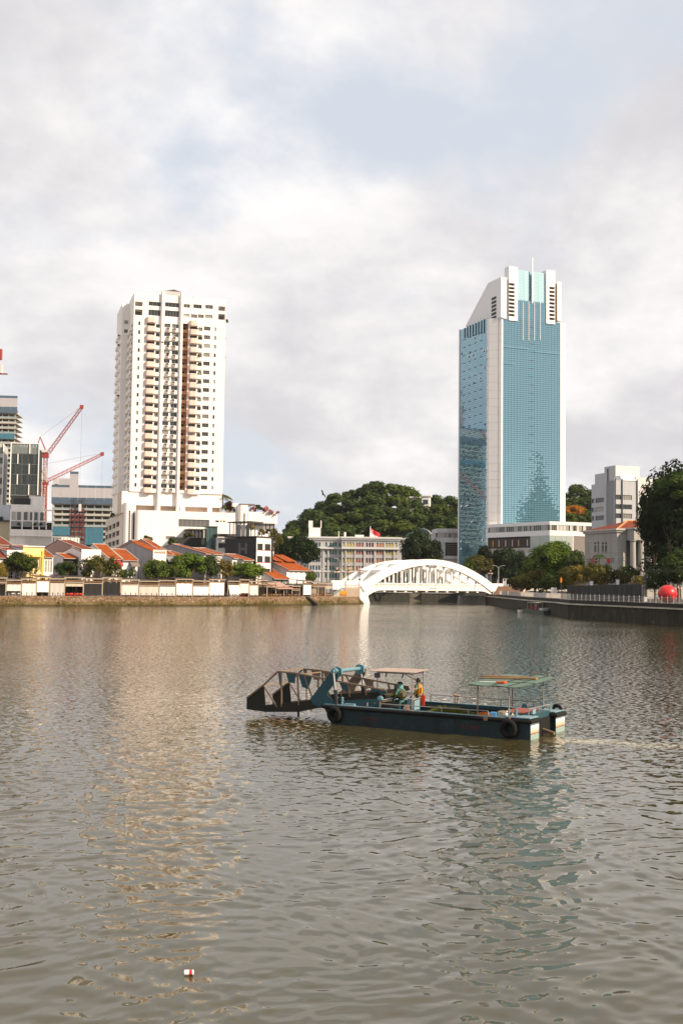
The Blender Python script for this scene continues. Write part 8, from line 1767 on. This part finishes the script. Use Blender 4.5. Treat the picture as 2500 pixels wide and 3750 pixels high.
# ================================================================ trees and plants
lf = {'green': leaves('leaf_green', (0.035, 0.065, 0.012), (0.10, 0.135, 0.022), (0.16, 0.19, 0.03)), 'bright': leaves('leaf_bright', (0.05, 0.10, 0.012), (0.125, 0.19, 0.022), (0.19, 0.25, 0.03)),
      'dark': leaves('leaf_dark', (0.006, 0.015, 0.004), (0.016, 0.032, 0.007), (0.035, 0.055, 0.010)), 'mid': leaves('leaf_mid', (0.028, 0.056, 0.014), (0.065, 0.10, 0.021), (0.095, 0.125, 0.027)), 'olive': leaves('leaf_olive', (0.06, 0.065, 0.015), (0.12, 0.115, 0.025), (0.17, 0.12, 0.03)),
      'yellow': leaves('leaf_yellow', (0.14, 0.12, 0.02), (0.24, 0.17, 0.03), (0.10, 0.11, 0.02)), 'orange': leaves('leaf_orange', (0.42, 0.16, 0.015), (0.50, 0.22, 0.02), (0.06, 0.08, 0.02)), 'rust': leaves('leaf_rust', (0.05, 0.052, 0.018), (0.085, 0.072, 0.022), (0.045, 0.06, 0.018)),
      'pink': leaves('leaf_pink', (0.42, 0.14, 0.14), (0.50, 0.24, 0.22), (0.12, 0.12, 0.04)), 'maroon': leaves('leaf_maroon', (0.07, 0.025, 0.025), (0.10, 0.04, 0.035))}
def crown_np(seed, nclump, per, size, spread=0.62, low=-0.55, flowers=0.0):
    rng = np.random.default_rng(seed); V = []; 
    c = rng.normal(size=(nclump, 3)); c /= np.linalg.norm(c, axis=1)[:, None]; c[:, 2] = np.where(c[:, 2] < low, -c[:, 2] * 0.6, c[:, 2])
    c *= (spread + 0.26 * rng.random(nclump))[:, None]; rad = 0.24 + 0.18 * rng.random(nclump)
    cen = np.repeat(c, per, 0); rr = np.repeat(rad, per); d = rng.normal(size=(len(cen), 3)); d /= np.linalg.norm(d, axis=1)[:, None]
    p = cen + d * (rr * (0.55 + 0.5 * rng.random(len(cen)) ** 0.5))[:, None]
    nrm = d + 0.32 * rng.normal(size=d.shape) + np.array([0, 0, 0.35]); nrm /= np.linalg.norm(nrm, axis=1)[:, None]
    t = np.cross(nrm, rng.normal(size=d.shape)); t /= np.linalg.norm(t, axis=1)[:, None]; b = np.cross(nrm, t)
    s = (size * (0.6 + 0.8 * rng.random(len(p))))[:, None]; 
    q = np.stack([p - t * s - b * s * 0.25, p + b * s * 0.55, p + t * s + b * s * 0.1, p - b * s * 0.55], 1)
    return q.reshape(-1, 3), len(p)
CR = {}
def crown_mesh(kind, var, col):
    key = (kind, var, col)
    if key not in CR:
        prm = dict(fine=(34, 150, 0.075), near=(58, 240, 0.055), coarse=(26, 85, 0.115), sparse=(22, 90, 0.085), column=(30, 90, 0.11), bush=(16, 110, 0.12))[kind]
        v, n = crown_np(hash((kind, var)) % 1000 if False else sum(map(ord, kind)) * 7 + var, *prm, spread=0.7 if kind == 'sparse' else 0.6)
        q = np.arange(n * 4).reshape(n, 4); mats = [lf[col]]; mi = None
        if col.startswith('flower'): pass
        CR[key] = npmesh('crown', v, q, mats)
    return CR[key]
TR = {}
def trunk_mesh(var, split=0.45):
    """unit tree frame: base at z = 0, crown centre at z = 1, limbs reach out to about 0.5"""
    if var not in TR:
        rng = random.Random(var + 50); b = MB(); top = Vector((rng.uniform(-.03, .03), rng.uniform(-.03, .03), split)); b.tube((0, 0, 0), top, 0.05, 8, 0.036)
        for i in range(5):
            a = 6.28 * i / 5 + rng.uniform(-.4, .4); m = top + Vector((math.cos(a) * 0.16, math.sin(a) * 0.16, 0.26 * rng.uniform(0.8, 1.2))); e = m + Vector((math.cos(a + .3) * 0.22, math.sin(a + .3) * 0.22, 0.32 * rng.uniform(0.7, 1.2)))
            b.tube(top, m, 0.03, 6, 0.02); b.tube(m, e, 0.02, 5, 0.007)
            a2 = a + rng.uniform(0.5, 1.0); b.tube(m, m + Vector((math.cos(a2) * 0.2, math.sin(a2) * 0.2, 0.2)), 0.014, 4, 0.005)
        TR[var] = b.mesh('trunk', m_bark)
    return TR[var]
TC = [0]
def tree(label, px, py, rx, ry, Y, zb, col='green', kind='fine', group=None, name='tree', cat='tree', ydepth=1.0, rot=None):
    """crown centre at a photo pixel and a distance, radii in photo pixels there"""
    c = at(px, py, Y); k = Y / FPX; TC[0] += 1; v = TC[0]; rng = random.Random(v * 13); h = c.z - zb
    r = thing(name, label, cat, (c.x, c.y, zb), rng.random() * 6.28 if rot is None else rot, group)
    m = crown_mesh(kind, v % 4, col); o = put('crown', m, r, (0, 0, h)); o.scale = (rx * k * 1.02, rx * k * ydepth, ry * k * 1.05)
    if h > 0.6:
        t = put('trunk', trunk_mesh(v % 5), r); tr = max(0.8, rx * k * 1.1); t.scale = (tr, tr, h)
    return r, o
def q_at(px, off): p, _ = col_hit(px, facade_line(off), 2150); return p.y
# ---- along the left quay
QT = [(8, 2092, 26, 36, 'yellow', 'fine', 'yellow green tree at the left picture edge'), (72, 2068, 56, 44, 'green', 'fine', 'spreading green tree in front of the white arched house'), (118, 2080, 24, 34, 'yellow', 'sparse', 'thin yellowing tree in front of the yellow house'), (240, 2088, 36, 28, 'mid', 'fine', 'round dark green tree right of the mural'), (352, 2080, 56, 44, 'olive', 'sparse', 'open crowned olive tree in front of the plain white shophouse'), (415, 2085, 34, 38, 'olive', 'sparse', 'thin olive tree left of the topiary columns'),
      (572, 2088, 52, 42, 'green', 'fine', 'leafy green tree under the white bay house'), (690, 2078, 60, 48, 'bright', 'fine', 'large bright green tree in the middle of the quay'), (645, 2092, 34, 32, 'green', 'fine', 'small green tree between the two larger quay trees'), (763, 2082, 40, 44, 'mid', 'fine', 'darker green tree right of the large bright one'), (812, 2090, 38, 38, 'yellow', 'sparse', 'yellow brown thin tree below the striped brackets'), (908, 2096, 60, 34, 'bright', 'fine', 'low rounded green tree in front of the black hotel'), (1136, 2112, 24, 22, 'green', 'fine', 'small green tree beside the end house')]
for (px, py, rx, ry, col, kind, lab) in QT: tree(lab, px, py, rx, ry, q_at(px, 9.4), ZL, col, kind, 'trees along the quay')
for i, px in enumerate((447, 463, 480)): tree('dark clipped columnar shrub, %s of three between shophouses' % ORD[i], px, 2106, 9, 22, q_at(px, 9.0), ZL, 'mid', 'column', 'clipped columns', 'columnar_shrub', 'shrub')
# ---- middle distance
tree('broad dark tree in front of the grey government building', 1090, 2024, 78, 62, 425, ZF, 'dark', 'near')
tree('pale green small tree behind the dark broad tree', 1035, 2010, 30, 50, 430, ZF, 'mid', 'fine')
tree('bushy tree against the right side of the black hotel', 1012, 1985, 26, 46, q_at(1012, 22), ZL, 'olive', 'sparse')
tree('tall dark rounded tree behind the left half of the arch', 1528, 2022, 60, 74, 452, ZF, 'dark', 'near')
tree('dark tree right of the tall rounded one by the podium wing', 1590, 2030, 32, 60, 462, ZF, 'dark', 'fine')
tree('low hedge-like tree seen through the bridge arch', 1440, 2120, 70, 26, 470, ZF, 'mid', 'fine'); tree('green tree seen through the middle of the arch', 1560, 2105, 70, 40, 474, ZF, 'mid', 'fine')
tree('yellow green tree above the right end of the arch', 1752, 2080, 62, 42, 440, ZR, 'olive', 'fine'); tree('bright small tree over the arch end', 1722, 2072, 24, 26, 436, ZR, 'bright', 'sparse')
tree('dark tree at the foot of the glass tower', 1772, 2045, 28, 44, 455, ZR, 'dark', 'fine'); tree('dark conical tree left of the bright promenade tree', 1850, 2080, 56, 66, 440, ZR, 'dark', 'near')
tree('dark leafy tree beside the double armed street lamp', 1905, 2085, 40, 58, 425, ZR, 'dark', 'near'); tree('dark tree low behind the brown steps', 1880, 2120, 40, 46, 420, ZR, 'dark', 'fine')
# ---- right bank
tree('large bright green tree on the right promenade', 2022, 2062, 92, 74, 345, ZR, 'bright', 'near'); tree('bright green side crown left of the large promenade tree', 1955, 2085, 46, 48, 350, ZR, 'green', 'fine'); tree('dark green tree right of the large promenade tree', 2105, 2070, 42, 50, 335, ZR, 'mid', 'fine')
for i, (px, py, rx, ry, Y, col) in enumerate(((1905, 2140, 42, 34, 335, 'olive'), (1960, 2130, 56, 42, 322, 'olive'), (2030, 2135, 60, 40, 310, 'mid'), (2090, 2118, 50, 42, 300, 'olive'))): tree('olive flowering tree over the picket railing, %s from the left' % ORD[i], px, py, rx, ry, Y, ZR, col, 'fine', 'olive trees over the picket railing')
SH = [(2120, 2110, 40, 44, 292, 'yellow'), (2172, 2108, 44, 44, 282, 'olive'), (2215, 2105, 38, 40, 284, 'mid'), (2200, 2124, 44, 26, 276, 'yellow'), (2258, 2118, 46, 34, 272, 'olive'), (2300, 2112, 42, 36, 276, 'mid'), (2335, 2128, 28, 22, 262, 'yellow')]
for i, (px, py, rx, ry, Y, col) in enumerate(SH): tree('flowering shrub behind the green hoarding, %s from the left' % ORD[i], px, py, rx, ry, Y, ZR, col, 'fine', 'flowering shrubs behind the hoarding', 'flowering_shrub', 'shrub')
tree('huge dark tree on the right edge of the picture', 2462, 1900, 118, 176, 262, ZR, 'dark', 'near'); tree('lower dark limb of foliage left of the huge tree', 2395, 1935, 62, 84, 268, ZR, 'dark', 'near'); tree('lit upper foliage at the top right corner trees', 2478, 1790, 90, 62, 258, ZR, 'mid', 'near')  # last crown has paler leaves: sunlight on the treetop put into the colour
tree('dark tree filling the space under the huge crown', 2440, 2060, 90, 70, 275, ZR, 'dark', 'near')
pl = []
for i, (px, py, rx, ry, Y) in enumerate(((2440, 2105, 62, 52, 240), (2490, 2085, 60, 70, 236), (2395, 2130, 40, 40, 244))): pl.append(tree('frangipani with white flowers behind the red ball, %s from the left' % ORD[(1, 2, 0)[i]], px, py, rx, ry, Y, ZR, 'mid', 'near', 'frangipani behind the ball', 'frangipani'))
# white blossoms on frangipani and shrubs, a part of each plant
fm = M('blossom', (0.75, 0.72, 0.66), 0.7, 0.05)
def blossoms(r, crown, n, seed):
    rng = np.random.default_rng(seed); d = rng.normal(size=(n, 3)); d /= np.linalg.norm(d, axis=1)[:, None]; d[:, 1] *= 1.0; p = d * (0.82 + 0.16 * rng.random((n, 1))) * np.array(crown.scale) + np.array(crown.location); s = 0.13; V = []
    for c in p: a = Vector(c); u = Vector(rng.normal(size=3)).normalized(); v = u.orthogonal().normalized(); V += [a - u * s, a + v * s, a + u * s, a - v * s]
    put('blossoms', npmesh('blossoms', np.array([tuple(x) for x in V]), np.arange(len(V)).reshape(-1, 4), fm), r)
for i, (r, c) in enumerate(pl): blossoms(r, c, 150, i)
for i, o in enumerate([o for o in C.objects if o.name.startswith('flowering_shrub')]): blossoms(o, [c for c in o.children if c.name.startswith('crown')][0], 60, 30 + i)
# ---- the hill
grp = 'trees on the wooded hill'; n_h = 0; rng = random.Random(21)
HN = {}
def hill_tree(px, k, r, col, side='left'):
    HN[(k, side)] = HN.get((k, side), 0) + 1; lab = '%s hill tree, %s from the left in %s row, %s the glass tower' % ({'mid': 'green', 'green': 'light green', 'rust': 'rusty brown', 'dark': 'dark green'}[col], ORD[HN[(k, side)] - 1], ORD[k], side + ' of')
    zt = hill_top(px, k); Y = HILL_Y[k] + rng.uniform(-10, 10); p = at(px, 2150, Y); h = rng.uniform(13, 17); rz = r * rng.uniform(0.62, 0.8)
    t = thing('hill_tree', lab, 'tree', (p.x, p.y, zt - h - 1.0), rng.random() * 6.28, grp); o = put('crown', crown_mesh('coarse', rng.randrange(4), col), t, (0, 0, h - rz + 1)); o.scale = (r, r, rz); q = put('trunk', trunk_mesh(rng.randrange(5)), t); q.scale = (r * 0.8, r * 0.8, h - rz + 1)
for k in range(6):
    step = 52 - 2 * k; px = 1000 + 17 * k
    while px < 1700:
        if crest(px) < 1985 or k < 3:
            col = rng.choices(['mid', 'green', 'rust', 'dark'], [5, 2.4, 1.2, 0.7])[0]
            if k == 5: col = rng.choices(['mid', 'green'], [4, 1])[0]
            hill_tree(px + rng.uniform(-12, 12), k, rng.uniform(6.2, 9.2), col)
        px += step
    for px in range(2060 + 9 * k, 2200, 46): hill_tree(px + rng.uniform(-8, 8), k, rng.uniform(6.5, 9), rng.choice(['mid', 'mid', 'green']), 'right')
hp = at(2098, 1876, 640); t = thing('flame_tree', 'orange blossoming tree on the hill right of the glass tower', 'tree', (hp.x, hp.y, ZF)); o = put('crown', crown_mesh('fine', 1, 'orange'), t, (0, 0, hp.z - ZF)); o.scale = (6.5, 6.5, 4.6); q = put('trunk', trunk_mesh(2), t); q.scale = (6, 6, hp.z - ZF)
hp = at(2095, 1900, 615); t = thing('hill_tree', 'low green tree below the orange blossoming tree', 'tree', (hp.x, hp.y, ZF)); o = put('crown', crown_mesh('coarse', 2, 'green'), t, (0, 0, hp.z - ZF - 2)); o.scale = (10, 8, 5); q = put('trunk', trunk_mesh(1), t); q.scale = (6, 6, hp.z - ZF - 2)
# ---- palms
def palm(label, px, py, Y, zb, r, cup=0.4):
    c = at(px, py, Y); h = c.z - zb; t = thing('palm', label, 'palm', (c.x, c.y, zb)); b = MB(); b.tube((0, 0, 0), (0, 0, h), 0.22, 8, 0.15); b.obj('trunk', m_bark, t); rng = random.Random(px)
    for i in range(13):
        a = 6.28 * i / 13 + rng.uniform(-.2, .2); up = rng.uniform(0.2, 0.9); pts = [Vector((math.cos(a) * r * u, math.sin(a) * r * u, h + r * (up * u - (up + cup) * u * u))) for u in np.linspace(0, 1, 7)]; b = MB(); sd = Vector((-math.sin(a), math.cos(a), 0))
        for j in range(6):
            for s in (-1, 1):
                for m in range(2): p0 = pts[j].lerp(pts[j + 1], m / 2); w_ = r * 0.24 * math.sin(math.pi * (j + m / 2 + 0.8) / 7.5); b.quad(p0, p0 + (pts[j + 1] - pts[j]) * 0.32, p0 + sd * s * w_ + (pts[j + 1] - pts[j]) * 0.7 - Vector((0, 0, w_ * 0.6)), p0 + sd * s * w_ * 0.9 - Vector((0, 0, w_ * 0.55)) + (pts[j + 1] - pts[j]) * 0.45)
        b.obj('frond', lf['mid'] if 'hall' in label else lf['olive'], t)
palm('small palm in front of the stone hall windows', 2192, 2034, 290, ZR, 1.9)
tw = TF.w(33.5, 2); palm('yellow green palm on the podium beside the white tower', 816, 1815, TF.w(33, 3).y, zat(816, 1868, TF.w(33, 3).y), 3.6)
# ---- roof gardens and balcony plants
def plant(label, px, py, r, Y, col, name='shrub', cat='plant', group=None, ry=None, kind='bush'):
    c = at(px, py, Y); k = Y / FPX; t = thing(name, label, cat, (c.x, c.y, c.z - (ry or r) * k), random.random() * 6, group); o = put('foliage', crown_mesh(kind, px % 4, col), t, (0, 0, (ry or r) * k)); o.scale = (r * k, r * k, (ry or r) * k)
    b = MB(); b.tube((0, 0, -0.05), (0, 0, (ry or r) * k), 0.05, 5, 0.02); b.obj('stem', m_bark, t)
Yt = TF.w(34, -3).y
plant('dark red leaved tree on the podium roof', 839, 1852, 20, Yt + 3, 'maroon', ry=18); plant('green shrub left of the red leaved tree', 822, 1862, 12, Yt + 2, 'green'); plant('green shrub below the red leaved tree', 852, 1866, 12, Yt + 1, 'olive')
Yq = TF.w(44, -4.5).y
for i, (px, py, r, col) in enumerate(((925, 1868, 13, 'pink'), (944, 1860, 12, 'olive'), (975, 1866, 13, 'pink'), (990, 1876, 11, 'pink'), (1018, 1878, 8, 'pink'), (958, 1866, 10, 'maroon'))): plant('%s trailing rooftop bush from the left on the low white block' % ORD[i], px, py, r, Yq, col, 'trailing_bush', 'plant', 'trailing bushes on the low white block')
plant('pale tree behind the black annex roof', 690, 1962, 22, q_at(690, 40), 'olive', ry=14); plant('dark leafed bush behind the orange roofs', 538, 1975, 20, q_at(538, 44), 'olive', ry=15); plant('bush left of the black annex', 630, 1990, 20, q_at(630, 40), 'mid', ry=22); plant('roof bush left on the carpark corner', 413, 1888, 9, 392, 'mid', ry=11)
for i, (px, py, r, col) in enumerate(((893, 1935, 11, 'olive'), (918, 1932, 13, 'yellow'), (960, 1950, 14, 'olive'), (985, 1948, 12, 'rust'))): plant('%s roof terrace plant from the left above the black hotel' % ORD[i], px, py, r, q_at(px, 24), col, 'terrace_plant', 'plant', 'roof terrace plants on the hotel')
for i, px in enumerate((70, 130, 150, 178)): plant('%s terrace plant from the left in the white framed block' % ORD[i], px, 1921, 7, 423, 'mid', 'terrace_plant', 'plant', 'plants on the white framed terrace', ry=8)
plant('small bush at the right foot of the bridge', 1808, 2173, 10, 405, 'olive', ry=8)
rng = random.Random(8); A_ = lambda x, y: (380 + x / 3.136, 1020 + y / 3.136)
bp_ = [(1405, 490, 9), (1392, 690, 5), (1388, 905, 5), (1096, 680, 6), (1090, 890, 6), (1085, 990, 4), (1088, 1095, 4), (675, 735, 5), (742, 765, 3), (830, 658, 4), (745, 1062, 5), (800, 762, 4), (740, 865, 5), (1080, 578, 4), (1085, 1200, 4), (175, 765, 5), (178, 655, 4), (290, 865, 5), (168, 1345, 5), (290, 1465, 6), (275, 1500, 4)]
for i, (x, y, r) in enumerate(sorted(bp_, key=lambda q: q[1])):
    px, py = A_(x, y); Yp = TF.w(max(0, (x - 322) / 33.7), -1.0).y - (0.2 if x > 322 else -14) + (6 if x > 1380 else 0); plant('small green plant on a balcony of the white tower, %s from the top' % ordinal(i + 1), int(px), py, r, Yp, ('olive', 'green', 'mid')[i % 3], 'balcony_plant', 'plant', 'balcony plants on the white tower', r * 0.8)
# ================================================================ humid air between the far things
b = MB(); b.box(-1600, -1600, -2.0, 1600, 1900, 165); hz = b.mesh('haze', []); t = NT('humid_air'); v = t.n('ShaderNodeVolumePrincipled'); v.inputs['Color'].default_value = (0.93, 0.95, 1, 1); v.inputs['Density'].default_value = 0.000035; v.inputs['Anisotropy'].default_value = 0.2
t.l(v.outputs[0], t.out.inputs['Volume']); hz.materials.append(t.mat); o = put('haze', hz); stuff(o); o['label'] = 'thin humid haze over the river and city'; o['category'] = 'haze'
